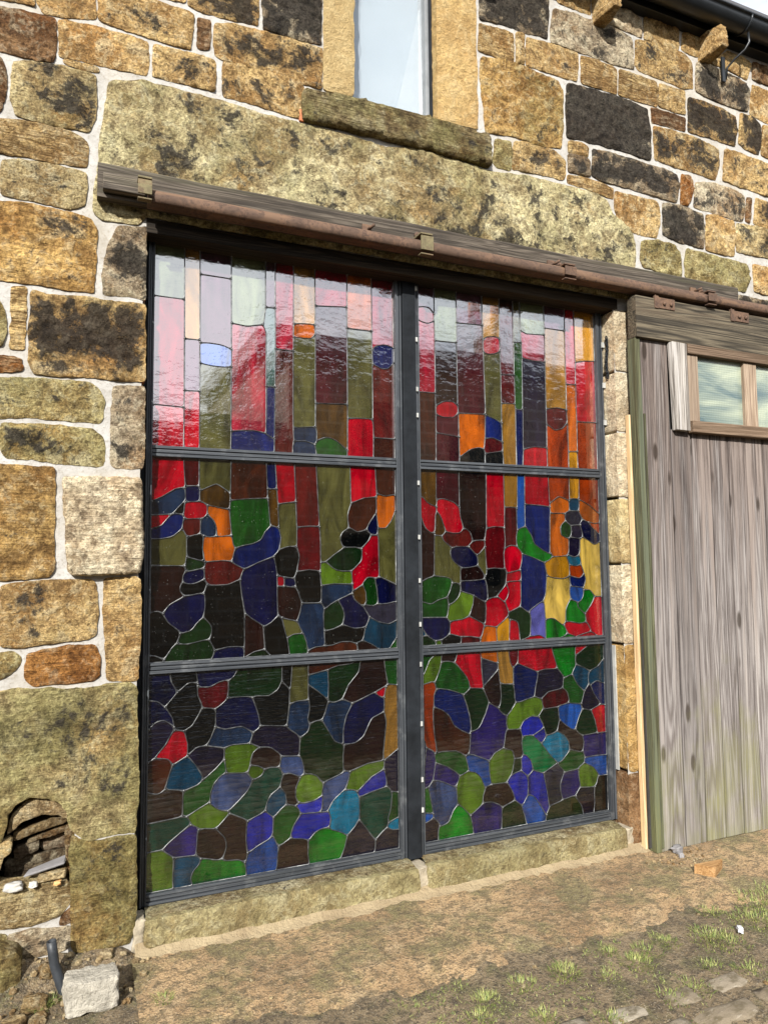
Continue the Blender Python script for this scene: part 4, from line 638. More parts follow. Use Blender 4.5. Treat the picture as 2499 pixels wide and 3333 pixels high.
  ('sb', [679,735,689,737,709,750,716,759,721,774,722,785,714,806,714,813,722,848,723,868,720,887,716,891,714,893,671,893,651,889,640,885,634,881,630,876,628,868,619,794,620,783,630,771,656,753,673,737]),
  ('dk', [730,791,751,797,774,800,783,805,789,815,797,833,810,878,807,888,793,902,760,930,730,951,722,955,719,955,717,951,716,940,717,908,722,877,723,857,714,811,715,804,719,797,723,792]),
  ('sb', [878,685,880,686,882,692,884,747,893,790,901,812,922,850,924,859,920,864,914,868,892,878,881,881,869,880,843,873,816,874,811,871,806,861,796,831,785,806,784,799,785,792,831,713,840,700,846,695,857,690,871,685]),
  ('nv', [891,680,925,679,941,681,955,688,978,704,988,717,1015,770,1022,780,1031,787,1075,805,1084,811,1087,822,1088,857,1087,868,1083,874,1063,883,1042,899,1035,900,1024,897,942,865,929,858,922,849,900,811,895,796,887,765,883,737,883,693,886,683]),
  ('dm', [917,557,1001,580,1068,585,1075,587,1080,591,1081,598,1082,625,1098,756,1097,768,1091,791,1089,799,1085,803,1079,805,1072,803,1035,789,1025,783,1016,771,984,711,976,702,963,693,942,682,930,680,899,678,892,676,888,672,885,661,882,633,882,585,883,574,888,564,894,560,905,557]),
  ('dp', [642,654,665,653,671,656,673,659,675,670,677,725,673,735,663,747,654,754,631,770,617,784,608,788,584,792,525,799,509,799,502,798,495,795,473,778,468,773,463,763,456,740,457,730,461,726,497,709,532,705,547,700,576,678,592,662,599,659]),
  ('dg', [792,524,867,548,877,554,882,559,883,565,882,584,882,628,885,671,882,677,877,682,848,694,840,701,783,792,774,797,755,797,743,795,730,788,723,779,717,760,713,754,704,746,688,735,681,727,677,708,675,656,677,650,686,633,691,618,695,602,697,579,699,573,704,570,727,566,749,558,758,551,775,530,785,524]),
  ('bn', [67,564,74,565,85,570,94,577,98,583,124,663,125,674,123,680,118,690,113,696,107,701,92,704,60,708,49,705,28,695,28,579,29,575,36,572,55,566]),
  ('tb', [169,566,185,567,227,580,234,584,243,591,247,597,250,604,250,611,246,622,222,664,197,694,191,699,184,701,174,698,156,689,138,679,129,672,124,662,116,639,102,590,103,584,111,578]),
  ('dp', [257,604,266,608,304,638,327,660,337,671,341,682,342,705,340,716,336,721,325,725,271,737,259,739,236,738,225,735,218,731,192,708,191,704,192,701,223,662,244,628,253,605]),
  ('lg', [427,607,438,610,446,616,450,627,457,662,464,684,471,693,488,705,488,710,481,715,460,726,441,730,377,731,358,727,348,722,344,717,342,710,342,682,346,651,350,628,353,621,357,616,364,613,415,607]),
  ('dm', [520,614,547,616,570,614,580,617,585,623,589,634,589,660,587,666,579,675,554,695,544,701,533,704,517,706,505,707,494,705,476,697,470,692,465,686,457,660,455,649,455,642,457,639,462,635,488,629,512,616]),
  ('gb', [679,562,685,565,691,570,694,576,696,583,695,599,692,614,686,633,680,643,675,648,664,652,608,657,601,657,595,655,590,647,585,617,587,607,598,586,607,581,622,582,633,580,669,564]),
  ('lg', [467,576,474,576,482,577,493,582,503,588,510,596,514,603,514,609,511,615,498,624,484,630,465,633,455,631,451,626,447,616,446,609,446,601,449,595,455,585,461,580]),
  ('gn', [189,460,200,464,272,500,280,506,283,512,286,543,297,573,303,583,323,603,345,617,349,622,348,637,343,664,341,668,339,668,334,666,302,636,233,583,222,578,184,566,176,560,173,553,171,537,171,470,173,464,176,462,182,460]),
  ('gb', [357,459,364,461,371,465,410,498,439,526,451,542,460,563,461,574,458,581,441,605,435,607,415,607,384,612,345,614,334,611,324,605,308,588,298,575,291,561,284,534,284,506,286,495,296,484,319,467,337,461]),
  ('tg', [447,405,495,422,515,433,521,442,529,468,541,493,549,502,575,519,583,527,587,534,597,568,598,579,592,597,583,609,574,613,546,616,531,614,521,610,502,587,492,581,470,573,465,569,450,542,441,529,413,500,366,459,364,454,365,451,369,446,375,441,424,416,440,406]),
  ('dm', [656,439,665,443,668,447,667,453,661,466,658,474,657,497,659,517,673,545,674,555,670,561,664,566,639,577,624,581,609,579,601,573,594,560,589,540,589,525,592,519,605,504,611,494,614,479,616,456,618,450,627,445,649,440]),
  ('lg', [699,444,731,447,754,453,775,464,779,470,781,477,785,512,782,522,769,535,758,551,752,556,737,563,718,568,706,569,695,568,688,565,682,561,662,523,658,508,657,480,660,469,663,462,670,453,677,449,688,445]),
  ('gb', [797,392,803,394,809,399,830,432,838,441,886,477,893,485,906,514,911,533,912,548,911,551,907,555,897,558,886,557,865,548,800,526,794,522,789,517,785,506,782,491,781,475,783,448,781,420,777,399,778,396,782,393]),
  ('lg', [949,465,956,466,966,473,1021,518,1068,539,1078,545,1082,551,1084,558,1085,573,1084,583,1082,584,1076,585,1002,580,933,560,919,554,914,544,907,518,896,488,895,482,896,479,901,476,924,472,942,466]),
  ('ub', [963,437,973,438,1020,450,1079,461,1086,463,1092,466,1096,476,1096,495,1090,526,1084,539,1079,541,1072,540,1021,518,959,468,953,459,952,453,955,442,960,438]),
  ('dp', [1149,433,1157,433,1157,437,1156,628,1139,620,1093,589,1087,580,1085,561,1085,545,1095,503,1097,476,1099,469,1120,442,1130,437]),
  ('dm', [34,450,126,456,154,459,164,462,169,466,170,477,172,552,170,562,164,565,157,568,107,578,96,576,79,567,68,564,57,565,31,574,28,572,28,452,30,450]),
  ('tg', [34,335,82,338,93,341,119,365,197,420,201,429,200,436,194,446,189,452,183,456,168,459,29,449,28,337,30,335]),
  ('lg', [287,393,299,392,306,394,320,401,343,423,359,440,362,446,362,449,358,454,352,457,329,463,318,468,302,479,282,497,275,499,265,496,232,481,201,464,193,458,192,455,193,449,207,423,238,401,244,398,267,397]),
  ('tb', [559,406,568,411,588,430,607,444,612,450,614,457,615,472,610,495,607,502,599,511,591,519,586,521,580,521,573,517,553,505,544,497,532,477,525,455,523,439,526,430,534,421,546,411,552,407]),
  ('gn', [585,280,592,281,603,285,624,297,632,304,635,310,639,329,648,352,654,362,673,388,676,394,677,405,672,420,661,431,648,439,636,443,621,445,614,445,607,443,594,434,582,424,565,407,559,398,557,386,554,327,571,290,579,282]),
  ('ub', [764,395,773,400,777,406,779,414,783,449,782,456,779,460,774,461,745,449,721,445,702,443,675,446,666,442,663,438,663,433,678,407,686,400,697,398,745,395]),
  ('ub', [718,283,724,287,741,303,754,312,777,320,804,322,813,327,818,337,820,360,817,375,810,388,800,391,695,398,684,397,675,390,656,365,646,348,637,322,636,314,638,307,641,301,651,296,690,289,712,282]),
  ('cy', [901,276,910,282,936,306,957,335,959,346,961,366,960,422,958,433,951,451,948,457,943,463,937,467,926,471,891,476,884,474,877,470,839,442,831,433,816,409,812,403,811,396,820,363,820,347,816,324,818,315,823,310,830,306,856,296,891,278]),
  ('tg', [1041,237,1047,241,1071,262,1093,277,1098,283,1102,294,1104,324,1114,350,1118,370,1123,417,1122,429,1116,443,1108,457,1099,462,1084,462,1025,451,998,444,968,435,963,431,960,425,960,345,963,330,1024,247,1032,239,1038,237]),
  ('gn', [1110,303,1117,304,1154,317,1157,320,1157,428,1155,431,1132,436,1127,435,1124,430,1123,408,1118,368,1114,352,1105,326,1103,319,1105,308,1108,303]),
  ('cy', [1127,263,1155,261,1157,264,1157,316,1142,313,1116,303,1107,297,1102,291,1101,281,1104,275,1116,267]),
  ('ub', [450,273,460,276,491,293,532,310,542,317,549,325,553,336,555,348,556,395,554,402,549,408,525,428,519,430,512,429,467,412,450,403,443,394,439,379,437,319,442,280,445,274]),
  ('dm', [433,237,440,244,443,263,437,326,440,400,435,408,425,415,376,440,366,441,357,436,322,403,317,398,314,391,314,385,318,378,339,355,346,345,352,327,353,307,341,270,341,260,345,255,355,251,398,247,406,245,423,237]),
  ('dm', [312,261,324,261,334,265,339,270,345,280,351,299,353,310,352,326,346,345,340,354,311,386,306,390,264,397,252,397,241,394,234,387,232,376,230,340,227,313,229,301,231,294,238,285,248,279]),
  ('vi', [221,295,225,298,227,304,231,343,231,374,234,397,232,403,227,409,211,418,204,419,197,417,160,394,115,361,104,351,97,342,96,335,102,327,130,305,140,300,151,298]),
  ('lg', [35,176,135,176,134,211,136,283,135,295,131,301,123,310,95,332,89,335,77,337,49,336,30,335,28,331,28,179,30,176]),
  ('tb', [142,176,210,176,212,179,207,202,211,221,219,234,238,254,244,264,244,275,241,281,235,287,226,292,203,297,148,298,139,295,137,286,134,207,137,180,138,176]),
  ('bg', [217,176,437,176,438,191,437,207,434,219,430,229,422,237,408,245,393,248,357,251,349,253,332,260,306,262,271,273,256,275,250,273,248,271,239,255,219,235,212,221,208,210,207,199,213,176]),
  ('cb', [445,176,565,176,568,178,573,192,579,272,577,279,567,296,562,310,558,316,552,319,546,318,529,309,485,290,457,274,448,267,444,261,434,226,440,176]),
  ('dm', [574,176,718,176,718,191,714,223,714,266,713,274,709,280,704,285,693,289,635,299,625,297,587,277,583,272,580,265,575,234,570,176]),
  ('bg', [724,176,864,176,867,178,887,222,896,257,897,264,896,271,892,276,878,285,857,296,828,307,808,319,797,321,781,320,766,317,751,311,741,304,725,287,718,278,716,271,714,219,720,176]),
  ('dp', [872,176,1028,176,1031,179,1035,190,1037,201,1037,221,1035,232,1009,266,987,299,966,323,961,327,956,328,951,324,936,306,916,287,903,273,898,262,886,220,870,184,868,176]),
  ('dp', [1037,176,1153,176,1156,177,1157,257,1156,261,1124,264,1103,273,1096,274,1085,270,1072,262,1048,241,1039,229,1038,221,1037,198,1033,176]),
  ], [432,232,1039,232,337,262,444,270,899,272,247,277,582,277,714,277,1097,277,229,295,134,300,1104,300,637,302,812,320,552,322,959,332,92,337,312,392,807,392,772,395,237,397,679,400,444,402,557,402,204,422,522,435,959,435,657,437,1122,437,367,445,614,447,672,450,187,457,359,457,169,460,949,462,779,465,1097,465,892,477,282,502,787,520,587,527,1084,545,914,555,677,557,887,560,174,565,694,570,464,575,99,580,602,580,1087,587,252,600,442,610,517,612,582,615,352,617,454,635,674,652,592,660,342,672,129,675,887,677,187,705,494,707,57,710,342,722,452,730,679,732,267,740,467,775,724,787,617,790,782,797,497,800,1084,807,172,810,302,815,134,817,132,830,927,862,1089,875,812,877,879,882,632,885,302,890,809,890,717,895,247,897,1042,902,94,915,462,925,1099,925,354,932,1107,935,629,950,717,960,144,972,594,985,227,992,227,1002,357,1005,717,1005,809,1022,31,334,31,449,31,574,31,696,31,829,31,946,1154,261,1154,316,1154,431,1154,629,1154,929,135,179,210,179,438,179,568,179,718,179,865,179,1030,179,110,1053,218,1053,395,1053,593,1053,640,1053,715,1053,943,1053,968,1053,1088,1053]),
 4: ((1286, 2385, 2013, 2900), [
  ('pu', [1382,2772,1384,2788,1383,2899,1288,2899,1286,2896,1286,2788,1316,2795,1348,2795,1358,2792,1379,2771]),
  ('rp', [1335,2712,1346,2713,1354,2715,1368,2722,1376,2729,1380,2739,1381,2755,1379,2767,1376,2774,1363,2788,1357,2793,1350,2795,1334,2796,1315,2794,1288,2787,1286,2784,1287,2728,1308,2718]),
  ('rp', [1292,2357,1368,2358,1378,2361,1381,2366,1383,2385,1383,2700,1382,2719,1380,2724,1378,2725,1351,2714,1339,2712,1312,2716,1287,2726,1286,2723,1286,2359,1288,2357]),
  ('bn', [1292,2013,1380,2013,1382,2036,1384,2232,1383,2339,1380,2353,1378,2355,1373,2357,1305,2357,1286,2355,1286,2016,1288,2013]),
  ('cl', [1391,2629,1402,2628,1494,2631,1504,2633,1507,2638,1509,2653,1510,2881,1510,2897,1508,2900,1387,2900,1384,2898,1383,2782,1380,2738,1383,2715,1384,2639,1387,2633]),
  ('dm', [1388,2299,1397,2302,1421,2316,1436,2320,1472,2323,1483,2320,1500,2311,1505,2311,1508,2315,1509,2329,1509,2614,1507,2624,1506,2627,1500,2630,1397,2628,1388,2624,1385,2619,1384,2603,1383,2315,1384,2304,1386,2299]),
  ('rd', [1428,2238,1475,2240,1486,2243,1495,2250,1506,2262,1510,2272,1509,2295,1505,2305,1493,2314,1480,2321,1472,2323,1461,2322,1437,2320,1425,2317,1411,2310,1392,2297,1387,2292,1384,2281,1384,2265,1386,2255,1391,2250,1397,2247,1416,2240]),
  ('mr', [1495,2145,1503,2145,1509,2146,1511,2148,1513,2154,1513,2250,1512,2257,1510,2261,1507,2260,1486,2244,1476,2240,1432,2238,1420,2239,1394,2247,1388,2245,1387,2243,1384,2234,1384,2174,1385,2163,1389,2158,1403,2154]),
  ('mr', [1388,2013,1512,2013,1514,2015,1515,2051,1514,2123,1513,2135,1510,2140,1505,2143,1497,2145,1402,2154,1391,2154,1386,2150,1384,2144,1383,2137,1382,2028,1383,2013]),
  ('pu', [1516,2738,1531,2737,1643,2741,1655,2742,1660,2745,1663,2750,1664,2761,1663,2897,1656,2900,1511,2899,1510,2752,1512,2741]),
  ('mr', [1519,2267,1533,2266,1657,2270,1667,2273,1670,2278,1672,2292,1664,2723,1663,2734,1660,2739,1657,2740,1642,2741,1526,2736,1516,2734,1513,2732,1510,2727,1509,2631,1510,2304,1511,2276,1514,2270]),
  ('or', [1521,2045,1526,2047,1572,2078,1590,2086,1625,2094,1637,2094,1651,2091,1657,2093,1659,2095,1662,2105,1668,2160,1671,2256,1670,2263,1667,2268,1661,2269,1654,2270,1530,2265,1519,2263,1515,2259,1513,2253,1513,2241,1515,2061,1516,2050,1519,2046]),
  ('dk', [1520,2013,1664,2013,1665,2061,1664,2073,1661,2080,1657,2086,1651,2090,1632,2094,1601,2089,1582,2083,1545,2060,1520,2041,1517,2035,1515,2025,1516,2013]),
  ('am', [1670,2669,1683,2680,1694,2684,1733,2690,1745,2689,1759,2687,1762,2687,1765,2691,1767,2706,1768,2878,1767,2898,1763,2900,1671,2900,1664,2899,1665,2683,1666,2673,1668,2669]),
  ('rp', [1702,2592,1741,2600,1758,2610,1765,2619,1768,2634,1766,2669,1762,2680,1754,2687,1746,2689,1735,2690,1715,2688,1691,2683,1684,2680,1678,2675,1669,2663,1666,2652,1666,2632,1666,2616,1668,2605,1673,2600,1683,2594,1691,2592]),
  ('ol', [1766,2237,1769,2242,1769,2254,1770,2473,1768,2597,1767,2607,1764,2610,1758,2609,1738,2599,1707,2592,1691,2592,1671,2597,1668,2594,1667,2579,1673,2276,1676,2270,1684,2264,1722,2252,1758,2237,1764,2236]),
  ('nb', [1767,2135,1770,2139,1771,2150,1769,2214,1766,2229,1758,2236,1722,2252,1687,2263,1680,2264,1675,2263,1672,2258,1671,2247,1668,2163,1668,2155,1670,2149,1672,2148,1678,2146,1705,2149,1717,2149,1758,2136]),
  ('dr', [1671,2068,1682,2068,1756,2081,1767,2085,1771,2089,1772,2096,1772,2116,1770,2127,1765,2132,1759,2135,1717,2149,1698,2149,1678,2145,1671,2142,1667,2137,1665,2131,1661,2092,1661,2084,1664,2074,1668,2069]),
  ('dk', [1670,2013,1771,2013,1774,2014,1775,2054,1773,2066,1769,2076,1764,2080,1753,2080,1709,2074,1682,2068,1672,2064,1666,2056,1665,2041,1666,2013]),
  ('dr', [1776,2493,1787,2492,1842,2496,1848,2499,1853,2508,1854,2879,1853,2898,1849,2900,1769,2899,1767,2704,1766,2681,1768,2654,1769,2507,1772,2496]),
  ('dr', [1777,2339,1787,2338,1839,2340,1849,2343,1853,2347,1855,2362,1854,2478,1853,2489,1850,2493,1840,2495,1785,2492,1775,2489,1772,2484,1770,2469,1770,2353,1772,2343]),
  ('oa', [1780,2013,1852,2013,1855,2015,1856,2303,1854,2330,1852,2336,1847,2339,1832,2340,1781,2337,1775,2334,1771,2325,1769,2230,1773,2102,1771,2079,1775,2052,1775,2020,1776,2013]),
  ('ol', [1859,2676,1869,2675,1893,2677,1898,2680,1900,2686,1896,2881,1895,2897,1892,2899,1888,2900,1864,2900,1856,2899,1853,2897,1854,2873,1853,2690,1855,2680]),
  ('gn', [1863,2313,1878,2312,1893,2314,1898,2318,1901,2328,1905,2603,1904,2655,1903,2666,1901,2672,1899,2674,1893,2676,1862,2673,1857,2670,1854,2660,1853,2513,1855,2338,1857,2319,1858,2317]),
  ('nb', [1860,2013,1892,2013,1894,2015,1899,2091,1903,2294,1901,2308,1899,2310,1894,2312,1875,2312,1864,2311,1859,2307,1857,2301,1856,2026,1856,2014]),
  ('cl', [1940,2729,2036,2735,2047,2737,2051,2741,2053,2756,2052,2864,2051,2884,2048,2899,2041,2900,1904,2900,1896,2899,1900,2752,1902,2745,1910,2738,1929,2731]),
  ('rp', [1975,2586,2039,2586,2046,2588,2050,2591,2052,2598,2053,2609,2053,2713,2052,2728,2048,2733,2039,2735,1939,2729,1928,2731,1910,2738,1904,2738,1901,2734,1900,2724,1903,2664,1905,2612,1906,2601,1910,2596,1920,2592]),
  ('dp', [1906,2104,1970,2118,2041,2117,2047,2119,2050,2124,2052,2231,2051,2350,2053,2570,2051,2580,2049,2583,2044,2585,1973,2586,1914,2592,1908,2591,1905,2586,1904,2571,1901,2335,1903,2296,1899,2120,1900,2109,1903,2105]),
  ('rd', [1900,2013,2048,2013,2050,2029,2049,2097,2049,2105,2047,2111,2042,2115,2035,2117,1975,2118,1959,2116,1924,2107,1906,2101,1900,2092,1899,2081,1896,2021,1896,2013]),
  ('pu', [2061,2776,2072,2775,2168,2776,2179,2777,2184,2780,2187,2786,2188,2797,2189,2873,2188,2897,2185,2899,2177,2900,2065,2900,2053,2899,2052,2885,2053,2789,2056,2780]),
  ('oa', [2059,2332,2069,2332,2120,2341,2136,2341,2178,2335,2183,2337,2186,2342,2188,2757,2186,2771,2184,2773,2178,2775,2067,2775,2058,2772,2055,2766,2053,2736,2051,2349,2053,2338,2056,2333]),
  ('dr', [2108,2217,2138,2223,2153,2228,2165,2238,2183,2259,2186,2266,2188,2274,2186,2313,2184,2325,2178,2332,2167,2336,2140,2340,2116,2341,2065,2331,2059,2328,2054,2323,2053,2317,2052,2305,2052,2261,2053,2250,2060,2242,2086,2225,2097,2219]),
  ('bo', [2055,2013,2187,2013,2190,2015,2191,2091,2190,2238,2189,2249,2187,2254,2185,2255,2180,2253,2161,2234,2151,2227,2113,2217,2105,2217,2098,2219,2061,2240,2056,2239,2054,2238,2052,2224,2050,2049,2051,2013]),
  ('rd', [2192,2479,2202,2478,2241,2480,2247,2482,2251,2491,2253,2590,2253,2874,2251,2898,2243,2900,2199,2900,2188,2898,2189,2870,2186,2498,2187,2486,2189,2481]),
  ('or', [2197,2106,2211,2105,2242,2107,2247,2110,2250,2120,2252,2275,2252,2463,2251,2470,2248,2476,2240,2479,2197,2476,2191,2474,2187,2465,2186,2325,2190,2240,2191,2120,2192,2110]),
  ('ya', [2195,2013,2251,2013,2250,2093,2248,2099,2244,2104,2233,2105,2206,2104,2199,2103,2194,2099,2191,2085,2190,2025,2191,2013]),
  ('ya', [2258,2608,2315,2620,2383,2626,2385,2629,2385,2896,2384,2900,2264,2900,2252,2898,2252,2624,2253,2613,2256,2609]),
  ('rd', [2259,2275,2277,2274,2369,2277,2384,2278,2385,2286,2385,2622,2384,2626,2312,2619,2266,2608,2259,2605,2255,2600,2253,2585,2252,2489,2252,2293,2253,2282,2256,2276]),
  ('bo', [2258,2013,2382,2013,2385,2015,2385,2267,2384,2275,2365,2276,2269,2273,2258,2271,2254,2267,2252,2253,2250,2096,2252,2024,2253,2013]),
  ], [1515,2042,1665,2064,1770,2082,1657,2089,1900,2099,2192,2104,2250,2107,2050,2114,1772,2132,1515,2144,1667,2144,1385,2157,1770,2232,2052,2244,1385,2249,2185,2259,1512,2264,1672,2267,2255,2274,1385,2294,1510,2307,1857,2312,1902,2314,2052,2329,2185,2332,1770,2337,1852,2339,1382,2359,2187,2477,2252,2479,1770,2492,1852,2497,2052,2587,1905,2594,1667,2602,2252,2604,1767,2614,1385,2627,1510,2632,1667,2664,1855,2674,1902,2677,1765,2682,1380,2729,1510,2737,2052,2737,1665,2742,1900,2742,1382,2764,2055,2774,2187,2777,1289,2355,1289,2725,1289,2785,2382,2275,2382,2625,1381,2016,1513,2016,1663,2016,1773,2016,1853,2016,1893,2016,2048,2016,2188,2016,2251,2016,1383,2897,1508,2897,1661,2897,1766,2897,1851,2897,1893,2897,2048,2897,2186,2897,2251,2897]),
 5: ((1286, 2385, 1104, 1967), [
  ('ob', [1378,1789,1381,1802,1379,1833,1380,1965,1377,1967,1289,1967,1286,1966,1286,1838,1288,1835,1303,1829,1309,1825,1328,1805,1338,1798,1367,1787,1374,1786]),
  ('mr', [1508,1790,1509,1807,1508,1967,1383,1967,1380,1966,1379,1833,1380,1826,1382,1821,1386,1821,1400,1823,1416,1825,1435,1821,1470,1811,1484,1804,1502,1790,1506,1789]),
  ('dm', [1588,1616,1646,1620,1651,1623,1655,1632,1664,1686,1668,1961,1668,1965,1666,1967,1510,1967,1509,1948,1510,1792,1512,1752,1515,1733,1529,1684,1534,1679,1554,1670,1566,1661,1572,1651,1582,1621,1586,1617]),
  ('rd', [1673,1683,1712,1689,1763,1687,1769,1688,1772,1693,1773,1703,1774,1776,1774,1948,1773,1967,1669,1967,1664,1699,1666,1688,1668,1686]),
  ('oa', [1850,1792,1853,1797,1854,1808,1858,1948,1856,1967,1777,1967,1774,1965,1774,1813,1775,1798,1778,1793,1784,1791,1819,1792,1845,1790]),
  ('cb', [1857,1677,1892,1691,1897,1695,1899,1702,1902,1961,1902,1965,1900,1967,1860,1967,1858,1965,1854,1805,1849,1771,1849,1703,1850,1683,1852,1678]),
  ('rd', [2058,1804,2060,1814,2057,1840,2053,1964,2052,1967,1904,1967,1900,1828,1901,1820,1903,1814,1908,1811,1915,1809,1991,1806,2047,1801,2053,1801]),
  ('bo', [2063,1824,2072,1827,2109,1851,2119,1855,2130,1854,2175,1839,2182,1839,2186,1842,2188,1848,2189,1944,2188,1967,2060,1967,2056,1967,2053,1965,2057,1837,2059,1827]),
  ('ya', [2196,1846,2218,1848,2244,1847,2249,1849,2250,1852,2252,1866,2256,1966,2196,1967,2189,1965,2188,1857,2191,1848]),
  ('bo', [2381,1772,2384,1771,2385,1775,2385,1963,2384,1967,2256,1966,2252,1855,2253,1845,2256,1842,2277,1834,2324,1812,2372,1776]),
  ('or', [2352,1714,2383,1719,2385,1722,2385,1762,2383,1769,2322,1814,2267,1838,2261,1839,2255,1838,2252,1829,2251,1806,2248,1783,2254,1764,2266,1744,2277,1734,2295,1726,2310,1722]),
  ('rd', [1350,1655,1358,1656,1364,1659,1369,1668,1373,1739,1379,1764,1379,1772,1377,1779,1370,1786,1344,1795,1333,1801,1305,1828,1287,1834,1286,1751,1293,1738,1309,1693,1314,1683,1321,1674,1333,1663,1343,1657]),
  ('rd', [1468,1654,1495,1654,1507,1655,1513,1659,1519,1664,1527,1677,1527,1688,1514,1738,1510,1773,1508,1780,1501,1789,1486,1802,1476,1808,1465,1813,1422,1824,1407,1824,1391,1821,1386,1817,1381,1808,1380,1772,1382,1762,1396,1744,1408,1723,1429,1667,1434,1662,1440,1659]),
  ('ob', [1409,1643,1418,1649,1425,1658,1426,1665,1426,1672,1415,1706,1405,1728,1393,1748,1388,1753,1382,1755,1377,1752,1373,1742,1371,1679,1368,1656,1369,1649,1372,1644,1382,1641,1398,1640]),
  ('dm', [1292,1415,1317,1428,1351,1439,1356,1442,1360,1448,1362,1463,1367,1642,1364,1651,1340,1659,1324,1671,1316,1679,1310,1689,1294,1738,1287,1750,1286,1747,1286,1415,1288,1413]),
  ('ol', [1503,1401,1507,1405,1508,1411,1509,1459,1511,1480,1505,1487,1477,1508,1468,1516,1462,1526,1456,1541,1453,1552,1454,1564,1457,1577,1455,1583,1448,1591,1419,1613,1414,1619,1408,1632,1403,1637,1396,1639,1385,1641,1377,1641,1371,1639,1367,1634,1366,1620,1362,1460,1364,1446,1371,1441,1419,1436,1438,1431,1452,1424,1462,1410,1468,1407]),
  ('rb', [1465,1582,1496,1586,1547,1586,1557,1589,1576,1608,1580,1617,1577,1636,1568,1658,1563,1664,1554,1670,1543,1675,1536,1675,1526,1671,1512,1658,1501,1654,1470,1654,1439,1659,1431,1658,1425,1655,1416,1647,1411,1638,1410,1631,1414,1620,1421,1611,1430,1604,1456,1585]),
  ('rb', [1608,1547,1615,1549,1624,1555,1643,1575,1650,1584,1653,1595,1653,1606,1651,1613,1646,1617,1632,1619,1596,1616,1578,1608,1564,1595,1562,1589,1563,1586,1568,1577,1594,1552,1601,1549]),
  ('ol', [1652,1440,1656,1444,1659,1450,1660,1474,1655,1573,1654,1579,1651,1580,1644,1575,1624,1555,1610,1544,1608,1542,1608,1536,1610,1521,1611,1497,1612,1490,1616,1484,1636,1460,1646,1444,1650,1440]),
  ('nv', [1520,1481,1536,1480,1556,1480,1595,1487,1605,1491,1609,1496,1610,1507,1609,1527,1605,1538,1599,1547,1567,1577,1561,1582,1554,1585,1530,1587,1498,1586,1479,1584,1468,1580,1461,1576,1457,1570,1453,1560,1455,1544,1462,1526,1471,1513,1483,1502,1506,1487]),
  ('dm', [1516,1415,1527,1414,1583,1415,1631,1419,1638,1421,1644,1425,1646,1431,1646,1438,1643,1449,1634,1463,1618,1480,1609,1486,1598,1487,1554,1480,1523,1479,1514,1474,1510,1468,1509,1461,1509,1425,1511,1419]),
  ('nv', [1642,1310,1650,1310,1659,1316,1662,1322,1664,1330,1660,1389,1653,1412,1647,1420,1641,1421,1622,1418,1586,1415,1522,1414,1516,1412,1511,1408,1508,1398,1509,1375,1511,1368,1515,1363,1526,1359,1576,1344,1628,1314]),
  ('dk', [1671,1323,1708,1329,1715,1332,1757,1373,1767,1385,1773,1399,1777,1426,1778,1446,1776,1460,1770,1469,1757,1472,1701,1476,1670,1472,1662,1467,1658,1449,1651,1432,1650,1425,1661,1387,1665,1332,1667,1326]),
  ('dr', [1766,1475,1768,1480,1765,1551,1772,1586,1775,1625,1771,1669,1769,1680,1764,1684,1757,1687,1722,1689,1698,1687,1671,1680,1665,1676,1660,1666,1653,1615,1659,1495,1661,1480,1665,1475,1671,1474,1706,1476,1758,1472]),
  ('dr', [1778,1581,1794,1588,1809,1592,1821,1592,1839,1590,1842,1591,1845,1595,1843,1622,1843,1638,1850,1672,1849,1694,1849,1770,1846,1784,1844,1787,1839,1791,1812,1792,1788,1791,1779,1787,1775,1781,1771,1675,1775,1627,1773,1588,1774,1583]),
  ('rd', [1788,1452,1799,1453,1850,1463,1859,1468,1864,1478,1874,1516,1876,1540,1874,1552,1869,1562,1861,1571,1846,1584,1835,1589,1816,1592,1804,1591,1793,1588,1782,1582,1776,1578,1771,1572,1768,1565,1765,1546,1768,1486,1771,1475,1778,1461,1782,1455]),
  ('rd', [1780,1403,1793,1406,1849,1409,1860,1411,1864,1416,1867,1427,1868,1446,1865,1457,1860,1462,1851,1463,1788,1451,1782,1449,1778,1440,1775,1410,1776,1405]),
  ('rd', [1791,1253,1805,1256,1842,1271,1852,1276,1858,1285,1861,1296,1863,1308,1864,1392,1863,1403,1859,1407,1849,1409,1793,1406,1783,1403,1778,1398,1778,1388,1789,1363,1790,1352,1782,1330,1768,1308,1767,1301,1783,1261,1786,1255]),
  ('rd', [1760,1307,1769,1312,1779,1324,1787,1342,1790,1353,1789,1364,1784,1375,1778,1384,1774,1387,1766,1383,1735,1352,1725,1340,1723,1334,1724,1331,1728,1327,1747,1313,1753,1309]),
  ('rd', [1702,1179,1710,1180,1717,1182,1760,1211,1779,1230,1783,1237,1784,1244,1784,1252,1781,1263,1773,1286,1768,1296,1763,1301,1734,1322,1724,1327,1717,1328,1690,1327,1671,1321,1657,1313,1653,1307,1651,1301,1653,1277,1649,1218,1647,1206,1643,1191,1644,1189,1648,1186,1663,1185]),
  ('bg', [2020,1506,2042,1514,2055,1522,2060,1528,2064,1534,2064,1537,2061,1543,2056,1547,2034,1555,2009,1567,1971,1590,1958,1599,1952,1608,1935,1649,1916,1675,1905,1686,1895,1689,1880,1686,1865,1680,1856,1673,1848,1660,1844,1644,1843,1624,1845,1601,1847,1590,1850,1583,1866,1566,1875,1554,1884,1548,1941,1530,2001,1508,2012,1505]),
  ('nb', [2049,1553,2051,1561,2057,1744,2060,1776,2059,1787,2057,1794,2053,1798,2046,1800,1998,1805,1918,1809,1911,1809,1905,1807,1901,1802,1900,1791,1899,1707,1902,1693,1935,1649,1952,1608,1958,1599,1971,1590,2012,1565,2041,1552]),
